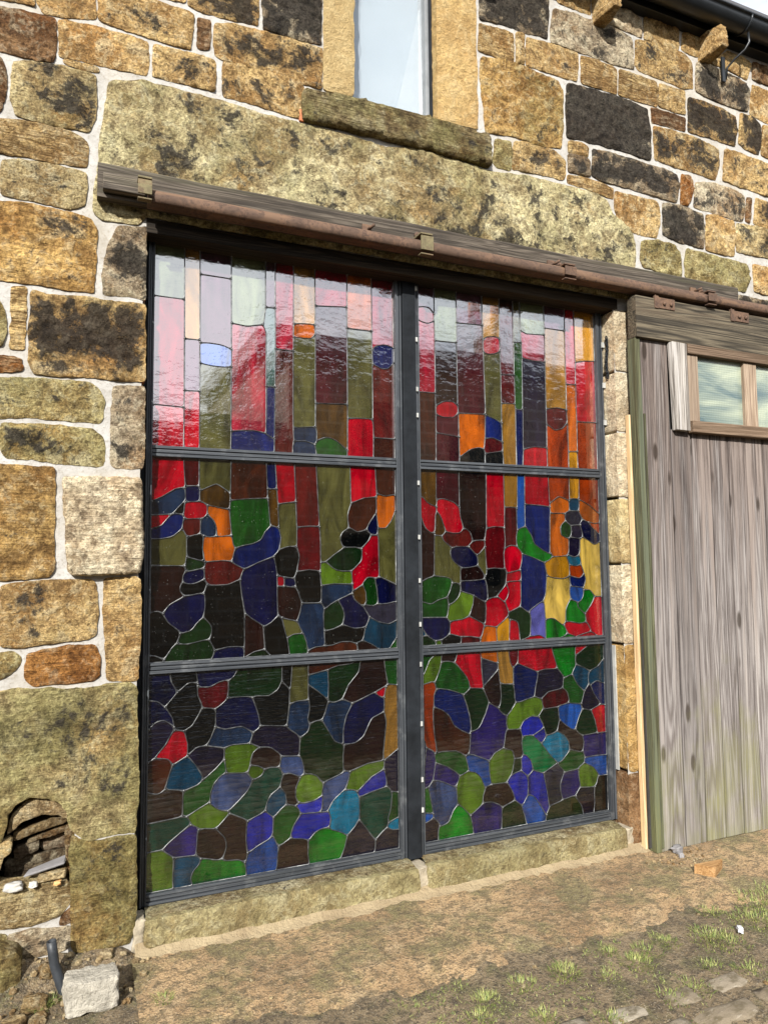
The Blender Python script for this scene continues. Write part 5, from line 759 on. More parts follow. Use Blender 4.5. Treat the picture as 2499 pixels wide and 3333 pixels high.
  ('nb', [1913,1251,1928,1262,1969,1287,1997,1300,2004,1308,2014,1330,2018,1345,2026,1425,2026,1444,2017,1491,2014,1498,2010,1503,1941,1530,1895,1544,1884,1546,1879,1543,1877,1537,1873,1510,1864,1472,1868,1441,1865,1393,1863,1305,1860,1283,1862,1276,1866,1271,1893,1254,1903,1249]),
  ('or', [2158,1768,2179,1778,2185,1786,2186,1797,2184,1825,2180,1835,2174,1839,2132,1853,2125,1855,2118,1855,2107,1850,2077,1830,2068,1823,2063,1818,2060,1807,2060,1783,2062,1772,2066,1768,2072,1766,2084,1765,2148,1766]),
  ('tb', [2194,1782,2204,1781,2232,1780,2239,1782,2244,1786,2249,1796,2251,1811,2250,1835,2245,1844,2235,1848,2211,1848,2200,1846,2191,1840,2186,1831,2185,1811,2187,1789,2191,1784]),
  ('gp', [2198,1702,2244,1705,2251,1708,2255,1713,2266,1731,2268,1737,2266,1743,2249,1773,2245,1778,2239,1780,2189,1780,2170,1774,2164,1770,2159,1764,2156,1754,2156,1742,2159,1731,2162,1724,2170,1716,2183,1707,2190,1704]),
  ('or', [2073,1535,2084,1534,2124,1535,2152,1539,2159,1541,2165,1545,2170,1551,2173,1558,2175,1569,2176,1609,2175,1627,2171,1631,2146,1640,2133,1647,2128,1652,2125,1663,2124,1687,2127,1697,2137,1709,2154,1723,2157,1728,2155,1757,2151,1762,2148,1764,2137,1766,2070,1765,2061,1762,2058,1757,2051,1566,2053,1559,2056,1552,2065,1541]),
  ('gn', [2167,1634,2175,1635,2182,1638,2187,1643,2191,1649,2195,1664,2194,1692,2189,1701,2180,1708,2164,1719,2153,1720,2147,1718,2141,1713,2130,1702,2126,1695,2124,1684,2126,1661,2129,1650,2135,1645,2152,1637]),
  ('dp', [2237,1632,2245,1632,2256,1635,2263,1639,2266,1644,2267,1651,2266,1663,2256,1697,2251,1702,2241,1704,2213,1703,2202,1701,2197,1697,2195,1691,2194,1663,2192,1642,2193,1640,2199,1637]),
  ('nv', [2348,1600,2355,1601,2366,1605,2383,1615,2385,1618,2385,1622,2385,1646,2384,1654,2336,1690,2306,1721,2296,1726,2281,1731,2273,1731,2267,1729,2259,1721,2256,1714,2256,1707,2257,1695,2265,1668,2271,1643,2275,1637,2281,1633,2310,1619,2337,1603]),
  ('bo', [2384,1656,2385,1664,2385,1715,2383,1719,2356,1714,2322,1719,2316,1718,2315,1717,2317,1712,2331,1695,2368,1665]),
  ('dp', [2207,1531,2219,1533,2229,1537,2238,1544,2243,1551,2247,1566,2250,1627,2247,1630,2218,1635,2187,1636,2181,1633,2177,1624,2175,1569,2172,1547,2175,1542,2181,1539]),
  ('ye', [2343,1317,2354,1316,2382,1316,2385,1319,2384,1615,2357,1602,2350,1600,2343,1600,2332,1605,2309,1620,2287,1630,2273,1636,2265,1636,2256,1631,2250,1622,2249,1610,2247,1566,2242,1544,2248,1523,2254,1488,2267,1455,2279,1414,2278,1399,2266,1369,2266,1360,2267,1357,2273,1355,2296,1353,2307,1351,2316,1344,2334,1323]),
  ('ya', [2122,1416,2138,1417,2153,1421,2170,1430,2175,1439,2175,1489,2162,1526,2157,1534,2147,1537,2072,1532,2065,1530,2046,1516,2025,1506,2020,1502,2017,1492,2020,1476,2028,1442,2034,1434,2048,1427,2071,1421]),
  ('cy', [2210,1483,2222,1483,2237,1486,2244,1489,2249,1493,2251,1499,2250,1511,2247,1526,2244,1533,2239,1536,2235,1537,2210,1531,2198,1533,2172,1541,2166,1540,2163,1538,2162,1533,2163,1525,2169,1506,2174,1496,2180,1491,2187,1488]),
  ('bo', [2235,1417,2242,1418,2248,1421,2260,1431,2267,1440,2269,1447,2267,1455,2260,1473,2254,1483,2245,1487,2218,1483,2187,1487,2181,1486,2178,1484,2176,1478,2175,1467,2176,1443,2180,1433,2185,1429,2192,1427]),
  ('nb', [2261,1368,2266,1371,2269,1378,2279,1404,2279,1419,2276,1426,2273,1432,2270,1433,2265,1433,2246,1420,2236,1417,2224,1418,2186,1428,2180,1427,2178,1426,2175,1417,2178,1394,2181,1383,2185,1377,2191,1374,2199,1373,2250,1367]),
  ('cb', [2225,1289,2232,1290,2242,1295,2251,1304,2257,1314,2261,1325,2263,1336,2263,1352,2261,1359,2256,1364,2246,1368,2187,1374,2180,1374,2178,1372,2174,1367,2173,1352,2173,1332,2179,1313,2183,1306,2192,1300]),
  ('bg', [2271,1230,2280,1237,2309,1270,2320,1286,2333,1311,2334,1317,2330,1327,2311,1348,2302,1353,2278,1353,2268,1351,2265,1346,2261,1323,2254,1308,2244,1296,2225,1285,2222,1279,2223,1272,2225,1265,2228,1258,2233,1252,2259,1233,2265,1230]),
  ('ye', [2122,1173,2131,1177,2139,1188,2141,1194,2144,1241,2146,1257,2151,1268,2176,1307,2177,1314,2173,1337,2173,1353,2174,1365,2178,1387,2174,1421,2170,1426,2168,1426,2140,1417,2120,1416,2076,1420,2042,1429,2032,1430,2028,1427,2026,1420,2016,1337,2005,1307,2003,1300,2008,1274,2011,1222,2013,1211,2017,1207,2020,1206,2046,1209,2066,1207,2076,1201,2112,1176]),
  ('bg', [2225,1176,2237,1175,2249,1177,2264,1180,2270,1183,2273,1188,2274,1196,2272,1211,2270,1219,2263,1228,2230,1256,2224,1266,2219,1284,2216,1290,2210,1293,2187,1301,2177,1302,2172,1298,2167,1292,2152,1269,2147,1258,2144,1246,2142,1214,2142,1202,2143,1196,2148,1191,2154,1188,2178,1186]),
  ('rd', [2347,1104,2383,1104,2385,1107,2384,1315,2349,1315,2342,1313,2336,1310,2310,1270,2278,1234,2273,1225,2272,1214,2277,1183,2294,1158,2307,1131,2311,1126,2328,1117,2343,1105]),
  ('rd', [2210,1107,2256,1119,2291,1126,2298,1129,2302,1134,2301,1144,2285,1171,2279,1176,2272,1179,2265,1179,2229,1175,2166,1187,2147,1187,2137,1182,2133,1176,2133,1166,2152,1128,2161,1122,2206,1105]),
  ('bg', [2015,1104,2107,1104,2129,1112,2139,1119,2146,1127,2146,1137,2138,1155,2129,1167,2109,1178,2076,1201,2066,1206,2058,1208,2043,1209,2031,1207,2017,1201,2013,1191,2012,1119,2011,1104]),
  ('rd', [2215,1104,2339,1104,2341,1106,2323,1120,2312,1125,2301,1126,2281,1124,2250,1117,2211,1107,2211,1104]),
  ('bg', [2118,1104,2202,1104,2204,1107,2170,1119,2154,1122,2144,1120,2130,1113,2115,1107,2113,1104]),
  ('ir', [2010,1108,2012,1123,2012,1202,2008,1274,2006,1285,2002,1291,1997,1295,1990,1295,1975,1290,1931,1264,1921,1257,1917,1251,1915,1241,1920,1222,1921,1211,1916,1131,1918,1125,1923,1122,1934,1121,1962,1124,1974,1123,1988,1117,2008,1105]),
  ('dg', [1858,1104,1862,1104,1899,1116,1906,1120,1911,1124,1914,1131,1916,1143,1921,1211,1918,1230,1910,1243,1867,1270,1860,1273,1853,1273,1846,1272,1794,1251,1786,1244,1784,1233,1787,1222,1793,1214,1826,1205,1836,1199,1841,1194,1844,1183,1847,1163,1852,1111,1853,1104]),
  ('rd', [1792,1104,1848,1104,1851,1105,1848,1157,1843,1188,1840,1195,1835,1200,1825,1206,1814,1209,1806,1210,1799,1209,1794,1205,1792,1199,1787,1115,1788,1104]),
  ('rd', [1873,1104,2005,1104,2007,1107,1982,1121,1975,1123,1963,1124,1913,1120,1867,1107,1868,1104]),
  ('ya', [1720,1104,1784,1104,1786,1106,1791,1202,1788,1217,1782,1224,1780,1225,1774,1223,1756,1208,1723,1186,1717,1180,1713,1174,1711,1159,1713,1119,1716,1104]),
  ('or', [1620,1104,1712,1104,1714,1107,1711,1163,1710,1170,1708,1175,1699,1179,1663,1185,1652,1185,1642,1181,1636,1172,1628,1145,1619,1124,1616,1104]),
  ('rd', [1618,1131,1623,1136,1628,1146,1637,1176,1638,1188,1636,1194,1631,1199,1624,1204,1567,1231,1556,1235,1549,1235,1512,1223,1468,1219,1453,1214,1446,1206,1444,1196,1444,1161,1446,1156,1449,1154,1501,1140,1557,1137,1608,1129]),
  ('dm', [1641,1199,1644,1201,1647,1206,1649,1217,1653,1277,1652,1289,1649,1300,1643,1307,1595,1333,1586,1335,1584,1334,1581,1328,1576,1294,1559,1249,1558,1240,1562,1235,1568,1231,1632,1200]),
  ('lg', [1450,1217,1516,1224,1538,1232,1552,1240,1560,1253,1576,1294,1579,1309,1581,1329,1580,1336,1578,1341,1569,1346,1519,1360,1513,1361,1508,1359,1495,1336,1485,1324,1470,1311,1446,1298,1440,1290,1431,1237,1433,1230,1437,1224,1443,1219]),
  ('dg', [1446,1301,1463,1307,1476,1316,1491,1330,1499,1343,1506,1362,1508,1381,1507,1389,1503,1395,1494,1402,1483,1405,1471,1405,1462,1401,1458,1395,1452,1377,1438,1347,1435,1336,1435,1325,1438,1309,1441,1304]),
  ('gn', [1342,1305,1353,1308,1381,1323,1424,1334,1433,1340,1439,1350,1448,1368,1457,1394,1459,1409,1457,1417,1453,1423,1444,1429,1425,1435,1377,1440,1361,1440,1323,1430,1287,1412,1286,1409,1286,1320,1289,1318,1327,1307]),
  ('gn', [1420,1237,1426,1239,1432,1248,1438,1286,1438,1302,1435,1322,1433,1328,1428,1332,1418,1332,1388,1325,1373,1319,1352,1308,1341,1305,1330,1306,1288,1318,1286,1315,1286,1243,1288,1241]),
  ('nv', [1367,1126,1394,1129,1405,1132,1423,1142,1438,1154,1442,1160,1445,1171,1445,1209,1441,1218,1429,1232,1419,1236,1288,1240,1286,1237,1286,1201,1305,1171,1317,1155,1335,1140,1353,1130]),
  ('tb', [1293,1150,1307,1152,1311,1156,1312,1158,1295,1187,1286,1197,1286,1152,1288,1149]),
  ('dg', [1293,1104,1365,1104,1366,1107,1362,1121,1358,1126,1322,1149,1312,1151,1288,1149,1286,1147,1286,1107,1288,1104]),
  ('lg', [1372,1104,1392,1104,1396,1105,1396,1116,1394,1122,1389,1126,1382,1127,1375,1126,1369,1123,1366,1118,1366,1111,1368,1104]),
  ('dk', [1403,1104,1503,1105,1506,1120,1506,1131,1503,1137,1493,1141,1459,1151,1447,1152,1440,1151,1405,1132,1400,1127,1397,1118,1398,1104]),
  ('dr', [1510,1104,1613,1104,1616,1107,1616,1118,1613,1124,1611,1126,1596,1130,1557,1137,1518,1137,1512,1135,1507,1127,1506,1115,1506,1104]),
  ], [2010,1105,2205,1105,1915,1123,1365,1125,1617,1125,2150,1125,1395,1128,2302,1128,1507,1138,1317,1153,1442,1153,2130,1170,1712,1178,2275,1180,1640,1185,2145,1188,1640,1195,2015,1203,1792,1210,1447,1215,2270,1225,1782,1230,1427,1235,1555,1238,1912,1245,1785,1250,1857,1275,2222,1288,1440,1298,2000,1298,1762,1305,2180,1305,1650,1308,2337,1315,1665,1320,1720,1330,1432,1335,1582,1340,2265,1353,1507,1365,2262,1365,2180,1378,1775,1393,1505,1398,1460,1405,1865,1410,1510,1413,1647,1425,2175,1430,2027,1433,1650,1435,2270,1438,1362,1443,1780,1453,1862,1465,1660,1473,1770,1473,1515,1480,1610,1488,2252,1488,2177,1490,2015,1503,2067,1533,2160,1538,2240,1540,2167,1543,1605,1545,1877,1548,2055,1550,1772,1578,1462,1580,1560,1585,1655,1585,1845,1588,1582,1613,1652,1618,2177,1633,2255,1633,1407,1638,2187,1638,2267,1640,1367,1643,1365,1655,1430,1660,1852,1673,1530,1675,1667,1680,1770,1683,1900,1690,2195,1700,2255,1705,2310,1720,2160,1723,2272,1733,1380,1758,2155,1763,2060,1768,2187,1780,1380,1783,1510,1783,2247,1783,1850,1785,1775,1790,2060,1798,1900,1810,1380,1815,2060,1820,2185,1835,2250,1840,2190,1843,1289,1149,1289,1196,1289,1239,1289,1316,1289,1411,1289,1749,1289,1834,2382,1314,2382,1614,2382,1654,2382,1716,2382,1769,1366,1107,1396,1107,1503,1107,1613,1107,1713,1107,1786,1107,1851,1107,1866,1107,2111,1107,2341,1107,1378,1964,1508,1964,1666,1964,1773,1964,1856,1964,1901,1964,2051,1964,2188,1964,2256,1964]),
 6: ((1286, 2385, 178, 1062), [
  ('gn', [1291,958,1307,986,1327,1029,1334,1038,1353,1053,1359,1061,1290,1062,1287,1061,1286,957,1288,954]),
  ('lg', [1292,919,1331,928,1353,929,1361,935,1380,974,1387,993,1391,1012,1396,1061,1364,1062,1360,1061,1353,1052,1334,1038,1327,1029,1307,986,1287,951,1286,919,1288,918]),
  ('dm', [1467,1017,1473,1026,1480,1048,1483,1060,1480,1062,1404,1062,1400,1062,1398,1059,1393,1032,1394,1026,1395,1024,1401,1023,1436,1022,1462,1015]),
  ('rd', [1624,878,1627,883,1627,889,1620,965,1618,1024,1614,1060,1607,1062,1483,1061,1472,1019,1473,1010,1512,966,1534,938,1545,917,1550,894,1552,888,1557,884,1565,882,1616,877]),
  ('or', [1711,999,1714,1003,1715,1009,1713,1061,1705,1062,1621,1062,1617,1062,1614,1059,1617,1036,1620,1030,1625,1025,1697,1001]),
  ('am', [1804,888,1806,894,1806,902,1806,961,1804,968,1794,983,1789,998,1779,1061,1776,1062,1716,1061,1713,1059,1717,971,1723,912,1726,901,1734,894,1752,888,1796,886,1802,887]),
  ('dr', [1807,972,1814,974,1823,981,1831,989,1834,996,1836,1008,1839,1060,1836,1062,1784,1062,1780,1061,1786,1013,1790,993,1794,982,1799,976,1804,973]),
  ('rd', [1957,939,1997,946,2061,945,2068,947,2073,950,2075,960,2073,971,2055,1024,2046,1059,2043,1062,1847,1062,1839,1061,1836,997,1837,991,1840,986,1850,980,1894,961,1942,942]),
  ('bg', [2125,897,2136,899,2166,908,2172,912,2183,932,2196,951,2198,962,2197,977,2198,996,2197,1023,2200,1047,2203,1061,2047,1062,2049,1047,2054,1028,2080,948,2117,902]),
  ('rd', [2203,1010,2212,1014,2271,1048,2277,1053,2282,1061,2211,1062,2207,1062,2203,1060,2199,1045,2197,1021,2199,1012]),
  ('dg', [2295,922,2321,931,2340,938,2349,946,2372,968,2384,978,2384,1061,2288,1062,2284,1061,2274,1050,2212,1013,2206,1009,2201,1003,2198,992,2197,976,2200,965,2205,960,2226,950,2255,937,2280,925,2287,923]),
  ('gn', [1515,858,1525,861,1541,873,1546,878,1549,889,1548,905,1545,917,1538,931,1525,951,1488,993,1473,1006,1463,1013,1448,1019,1433,1022,1409,1022,1398,1019,1392,1011,1383,981,1359,927,1359,912,1365,898,1373,894,1393,891,1436,883,1504,859]),
  ('gp', [1632,891,1641,896,1709,957,1715,967,1716,982,1714,992,1706,998,1626,1023,1621,1021,1619,1016,1620,977,1626,901,1628,892]),
  ('dm', [1710,777,1719,781,1725,791,1728,806,1732,834,1727,889,1723,912,1719,947,1717,954,1714,957,1709,956,1700,949,1643,899,1633,887,1629,877,1633,863,1656,812,1662,802,1671,795,1695,781,1703,778]),
  ('dg', [1766,734,1775,740,1787,752,1809,780,1814,789,1815,796,1811,815,1811,843,1809,862,1804,877,1796,884,1735,891,1730,888,1728,883,1731,844,1731,828,1726,796,1718,775,1717,768,1720,761,1724,755,1739,742,1752,735,1760,733]),
  ('nb', [1823,793,1835,792,1850,793,1885,802,1917,808,1927,812,1931,817,1933,824,1940,860,1953,906,1955,918,1955,925,1952,932,1948,938,1942,942,1886,964,1846,982,1835,984,1825,981,1813,971,1809,965,1807,953,1806,881,1811,846,1812,810,1815,800]),
  ('dp', [1972,799,1982,803,2010,824,2021,829,2084,837,2099,841,2108,847,2111,853,2113,860,2114,876,2116,891,2116,898,2107,915,2083,941,2074,945,2000,946,1968,941,1962,938,1957,934,1953,908,1940,858,1933,820,1935,814,1940,810,1961,801]),
  ('tb', [2254,822,2259,826,2270,838,2278,851,2279,858,2278,886,2284,912,2285,918,2279,924,2255,938,2214,954,2204,955,2195,950,2180,927,2176,912,2178,902,2192,875,2210,849,2241,823,2247,821]),
  ('tb', [2292,847,2299,849,2324,861,2335,863,2343,862,2372,850,2384,847,2385,855,2385,975,2373,968,2350,946,2340,939,2299,923,2293,919,2287,913,2283,907,2280,896,2277,876,2279,860,2282,853,2286,849]),
  ('nb', [2377,734,2385,735,2385,739,2385,839,2384,847,2346,860,2335,863,2324,861,2303,850,2296,843,2296,836,2306,811,2315,793,2353,743,2362,737]),
  ('dp', [2275,713,2290,714,2334,730,2344,735,2348,741,2349,744,2345,753,2312,798,2293,837,2288,842,2282,845,2276,843,2271,838,2258,823,2251,814,2241,792,2228,747,2229,736,2235,727,2245,722]),
  ('gn', [2212,753,2223,753,2231,759,2247,807,2247,816,2208,852,2194,872,2181,896,2173,904,2166,906,2155,906,2123,893,2118,888,2115,882,2112,847,2116,838,2134,823,2140,813,2146,790,2150,765,2154,761,2161,759]),
  ('dr', [2000,743,2071,747,2093,753,2124,758,2139,763,2146,771,2147,778,2144,797,2138,816,2131,825,2122,833,2113,839,2106,841,2075,836,2031,832,2016,828,1984,804,1980,799,1978,793,1981,767,1986,752,1990,747]),
  ('lg', [1834,658,1841,664,1859,690,1865,695,1875,701,1905,712,1917,713,1944,709,1951,710,1956,714,1979,741,1983,751,1983,758,1979,781,1976,788,1972,794,1962,800,1948,806,1936,809,1928,809,1893,804,1851,793,1824,790,1814,785,1765,728,1762,721,1759,705,1759,686,1765,667,1772,660,1779,659,1823,656]),
  ('bo', [1356,591,1359,594,1360,605,1349,688,1345,740,1344,764,1345,792,1349,815,1351,858,1353,870,1361,888,1362,895,1359,910,1355,921,1350,926,1339,929,1289,918,1286,915,1286,671,1286,667,1298,651,1303,628,1307,622,1312,617,1336,603,1351,591]),
  ('nb', [1545,665,1550,673,1553,692,1552,708,1548,740,1530,805,1516,842,1511,852,1506,857,1495,863,1431,884,1384,893,1373,892,1366,889,1357,877,1351,863,1349,823,1350,816,1353,809,1362,803,1398,787,1426,765,1436,753,1456,714,1467,703,1493,685,1515,674,1536,664,1543,664]),
  ('dg', [1559,675,1569,674,1584,678,1595,684,1603,692,1614,709,1639,754,1656,799,1657,806,1654,817,1634,860,1625,872,1614,877,1571,882,1556,882,1549,879,1521,858,1516,849,1518,839,1532,801,1545,755,1552,716,1554,681,1556,676]),
  ('bn', [1520,561,1527,562,1533,565,1539,571,1543,581,1549,644,1548,652,1546,658,1541,662,1498,682,1465,704,1455,716,1439,748,1433,758,1406,782,1393,790,1367,801,1356,804,1350,803,1347,798,1345,791,1345,743,1350,679,1362,594,1364,592,1369,590,1400,591,1463,587,1489,577,1513,563]),
  ('vi', [1654,522,1660,525,1684,550,1694,556,1731,570,1739,577,1743,587,1752,642,1760,659,1762,666,1758,697,1761,721,1758,730,1739,741,1730,749,1711,772,1674,794,1664,797,1658,795,1654,790,1637,750,1611,705,1602,692,1594,684,1587,680,1557,671,1552,668,1551,665,1544,587,1540,569,1541,564,1543,563,1568,556,1645,523]),
  ('ub', [1858,618,1881,619,1916,618,1927,621,1959,636,1973,643,1978,649,1981,655,1980,666,1962,697,1957,702,1951,706,1939,709,1916,713,1904,712,1893,708,1871,699,1861,693,1854,684,1844,667,1841,656,1847,634,1851,623,1855,619]),
  ('ub', [1969,575,1975,578,1981,583,1991,595,1996,604,1996,611,1990,633,1987,640,1983,644,1974,643,1935,624,1925,618,1923,614,1927,606,1954,583,1963,576]),
  ('dg', [2003,611,2010,610,2022,611,2046,616,2063,624,2070,633,2082,674,2083,681,2079,732,2077,739,2073,744,2067,746,2059,747,1985,743,1979,740,1974,734,1959,716,1958,709,1960,702,1979,668,1996,617]),
  ('cb', [2168,622,2178,622,2186,629,2209,683,2229,717,2231,727,2225,745,2221,749,2215,752,2145,762,2094,754,2087,751,2081,744,2079,733,2082,693,2087,679,2098,668,2127,646,2157,626]),
  ('dg', [2233,587,2272,586,2312,589,2322,592,2324,594,2326,600,2324,615,2314,658,2295,701,2290,707,2284,711,2247,721,2239,721,2233,718,2225,710,2214,693,2207,679,2193,646,2188,627,2190,617,2202,602,2222,590]),
  ('rd', [2336,589,2347,588,2383,588,2385,591,2385,727,2385,731,2382,733,2359,736,2348,735,2304,719,2298,715,2295,709,2296,699,2315,656,2327,598,2330,592]),
  ('dm', [2210,502,2221,504,2226,508,2230,514,2234,529,2237,552,2233,568,2228,582,2220,590,2203,601,2186,617,2158,626,2127,645,2096,670,2090,673,2084,672,2081,668,2078,660,2072,634,2072,624,2076,620,2110,600,2126,582,2135,569,2140,559,2143,532,2145,525,2150,521,2157,518]),
  ('dm', [1806,513,1817,512,1837,512,1846,516,1850,522,1852,529,1852,537,1847,585,1851,612,1849,627,1841,649,1833,654,1802,658,1767,659,1758,654,1753,644,1743,589,1743,574,1744,571,1749,567,1779,557,1789,552,1795,543,1800,520,1803,515]),
  ('eg', [1970,423,1978,423,1989,426,2054,456,2060,462,2059,466,2016,511,1962,575,1920,612,1910,617,1898,619,1870,619,1860,616,1852,608,1847,590,1851,546,1855,532,1860,527,1873,520,1879,515,1898,495,1903,484,1911,454,1916,444,1928,436,1958,425]),
  ('cy', [2070,463,2085,466,2099,474,2125,498,2136,510,2141,520,2142,531,2141,551,2138,563,2125,583,2112,598,2099,607,2075,619,2067,621,2060,620,2037,613,2006,608,1997,602,1974,575,1972,569,1973,563,2010,517,2040,485,2061,467]),
  ('vi', [2380,469,2383,470,2385,473,2385,586,2383,588,2343,588,2315,589,2271,586,2244,586,2234,583,2233,580,2232,574,2236,555,2237,547,2231,516,2230,504,2234,489,2243,473,2249,470,2256,470,2300,472,2364,469]),
  ('cb', [2333,365,2349,363,2384,364,2385,468,2294,471,2251,469,2241,465,2238,459,2237,452,2240,442,2245,438,2281,420,2294,412,2313,391,2328,369]),
  ('gn', [2111,410,2118,409,2142,412,2169,412,2185,415,2196,419,2208,428,2229,439,2235,447,2239,470,2237,481,2231,495,2223,501,2200,504,2158,517,2148,518,2142,515,2102,477,2093,470,2075,461,2071,456,2071,450,2074,444,2092,428,2105,414]),
  ('vi', [1289,491,1298,546,1303,618,1299,649,1295,656,1288,664,1286,661,1286,489,1288,487]),
  ('vi', [1292,430,1308,433,1315,436,1323,444,1337,462,1343,481,1353,540,1353,555,1350,583,1348,589,1344,596,1335,603,1312,615,1307,614,1303,606,1297,539,1286,472,1286,432,1288,430]),
  ('gn', [1490,468,1505,471,1523,479,1532,485,1534,491,1533,503,1521,549,1518,555,1510,563,1491,576,1469,585,1457,588,1385,591,1362,587,1354,582,1351,576,1352,564,1355,549,1358,543,1368,538,1419,516,1462,487,1484,470]),
  ('vi', [1457,419,1463,422,1469,427,1478,444,1483,462,1481,469,1477,475,1462,487,1416,518,1368,537,1361,539,1355,537,1352,532,1350,520,1342,474,1343,464,1348,461,1367,457,1378,453,1407,441,1446,421]),
  ('cb', [1632,395,1654,400,1660,403,1662,409,1655,459,1652,506,1649,517,1644,522,1637,526,1564,557,1552,560,1540,561,1533,561,1527,559,1523,554,1523,543,1538,484,1546,478,1572,471,1588,459,1599,448,1606,438,1622,402,1626,397]),
  ('lg', [1733,400,1748,401,1754,404,1781,437,1790,459,1800,506,1796,537,1794,544,1790,550,1784,555,1777,558,1747,567,1735,569,1724,567,1701,559,1690,554,1681,548,1657,521,1654,514,1653,502,1655,454,1661,419,1665,408,1670,404,1677,402]),
  ('dg', [1788,436,1805,441,1832,447,1840,452,1843,462,1843,494,1841,504,1837,509,1831,511,1815,511,1808,510,1803,506,1799,496,1791,461,1785,443,1785,437]),
  ('ub', [1880,419,1889,423,1907,439,1910,448,1908,464,1902,487,1894,500,1875,519,1865,524,1858,523,1849,517,1846,511,1843,504,1844,453,1846,446,1853,438,1871,423]),
  ('lg', [1545,273,1555,277,1579,292,1601,308,1609,316,1612,323,1616,354,1625,380,1627,387,1625,394,1607,437,1601,446,1589,458,1577,468,1567,473,1540,479,1528,480,1492,466,1486,462,1482,456,1468,424,1466,416,1470,349,1472,338,1478,329,1496,315,1535,276]),
  ('gb', [1387,244,1406,249,1419,256,1426,266,1448,308,1465,325,1469,331,1470,341,1470,369,1466,405,1464,411,1460,416,1443,423,1404,442,1367,457,1355,459,1343,459,1337,457,1328,450,1320,437,1317,426,1319,410,1337,316,1340,293,1344,283,1361,267,1374,248,1380,245]),
  ('gn', [1334,312,1336,317,1335,324,1315,427,1313,429,1308,431,1286,428,1286,321,1287,317,1322,310,1329,310]),
  ('cb', [1292,267,1319,276,1332,284,1336,289,1338,295,1337,302,1335,304,1326,309,1287,316,1286,269,1288,266]),
  ('dp', [1292,178,1360,178,1363,180,1364,224,1369,242,1369,250,1367,257,1361,266,1343,281,1333,282,1286,265,1286,181,1288,178]),
  ('bg', [1367,178,1555,179,1556,194,1549,237,1546,252,1540,267,1529,282,1492,319,1478,326,1471,326,1465,323,1456,316,1448,308,1426,265,1419,256,1413,252,1398,246,1376,242,1368,236,1365,226,1364,210,1363,178]),
  ('vi', [1562,178,1714,178,1717,180,1721,236,1722,275,1720,285,1715,291,1705,298,1673,313,1658,317,1630,319,1618,317,1608,312,1555,277,1547,269,1544,260,1558,178]),
  ('dm', [1730,285,1783,302,1792,307,1796,313,1796,323,1785,353,1775,371,1759,393,1753,397,1742,400,1674,402,1646,397,1639,395,1633,391,1625,378,1615,351,1613,332,1616,322,1624,319,1656,317,1671,314,1700,301,1720,288]),
  ('ub', [1842,281,1848,283,1853,289,1873,318,1876,325,1880,372,1880,392,1876,411,1868,424,1854,437,1844,444,1837,446,1830,446,1802,441,1779,430,1770,423,1762,414,1759,408,1758,401,1762,391,1785,354,1802,307,1810,299,1829,285,1835,281]),
  ('ub', [1986,214,1990,217,2002,236,2004,243,2005,251,1996,322,1978,412,1974,418,1965,423,1924,437,1917,439,1910,438,1904,434,1886,419,1879,411,1879,329,1882,324,1906,315,1922,303,1950,265,1977,221,1982,215]),
  ('cb', [1873,178,1981,178,1984,193,1984,204,1980,215,1955,256,1928,295,1921,304,1911,312,1901,317,1890,320,1879,319,1870,312,1844,278,1841,268,1842,257,1855,224,1864,189,1868,178]),
  ('dg', [1723,178,1866,179,1854,225,1843,254,1838,273,1834,279,1809,299,1803,303,1796,304,1788,303,1747,290,1729,282,1723,273,1721,261,1721,238,1718,186,1718,178]),
  ('gp', [2013,252,2074,264,2084,268,2087,274,2088,281,2080,315,2079,347,2083,362,2101,402,2101,413,2098,420,2094,426,2076,442,2067,453,2063,456,2056,456,2049,454,1991,427,1982,421,1980,415,1980,404,1995,326,2004,262,2008,253]),
  ('vi', [2096,274,2107,273,2146,279,2169,281,2174,284,2186,299,2199,314,2203,320,2204,331,2197,383,2196,406,2193,412,2184,414,2133,411,2110,407,2102,401,2084,366,2079,347,2080,319,2082,303,2089,280,2093,275]),
  ('lg', [2267,312,2283,311,2295,313,2301,316,2307,321,2315,334,2323,360,2324,367,2323,375,2317,385,2305,401,2297,409,2287,417,2244,437,2237,438,2226,436,2211,429,2205,425,2200,419,2198,413,2197,385,2206,326,2210,321,2216,318]),
  ('dk', [2293,178,2381,178,2384,179,2385,359,2384,363,2336,363,2326,360,2321,354,2314,332,2301,308,2298,297,2296,277,2297,229,2288,178]),
  ('dp', [2225,178,2285,178,2288,180,2295,216,2297,232,2296,275,2297,303,2295,308,2293,310,2211,317,2204,316,2198,312,2187,300,2180,291,2177,280,2178,269,2184,259,2201,237,2210,224,2215,209,2221,178]),
  ('dg', [1987,178,2215,178,2219,179,2218,187,2215,210,2211,221,2203,235,2172,275,2166,279,2154,280,2099,272,2073,264,2027,254,2016,250,2010,246,2005,240,1994,223,1989,213,1986,201,1984,186,1983,178]),
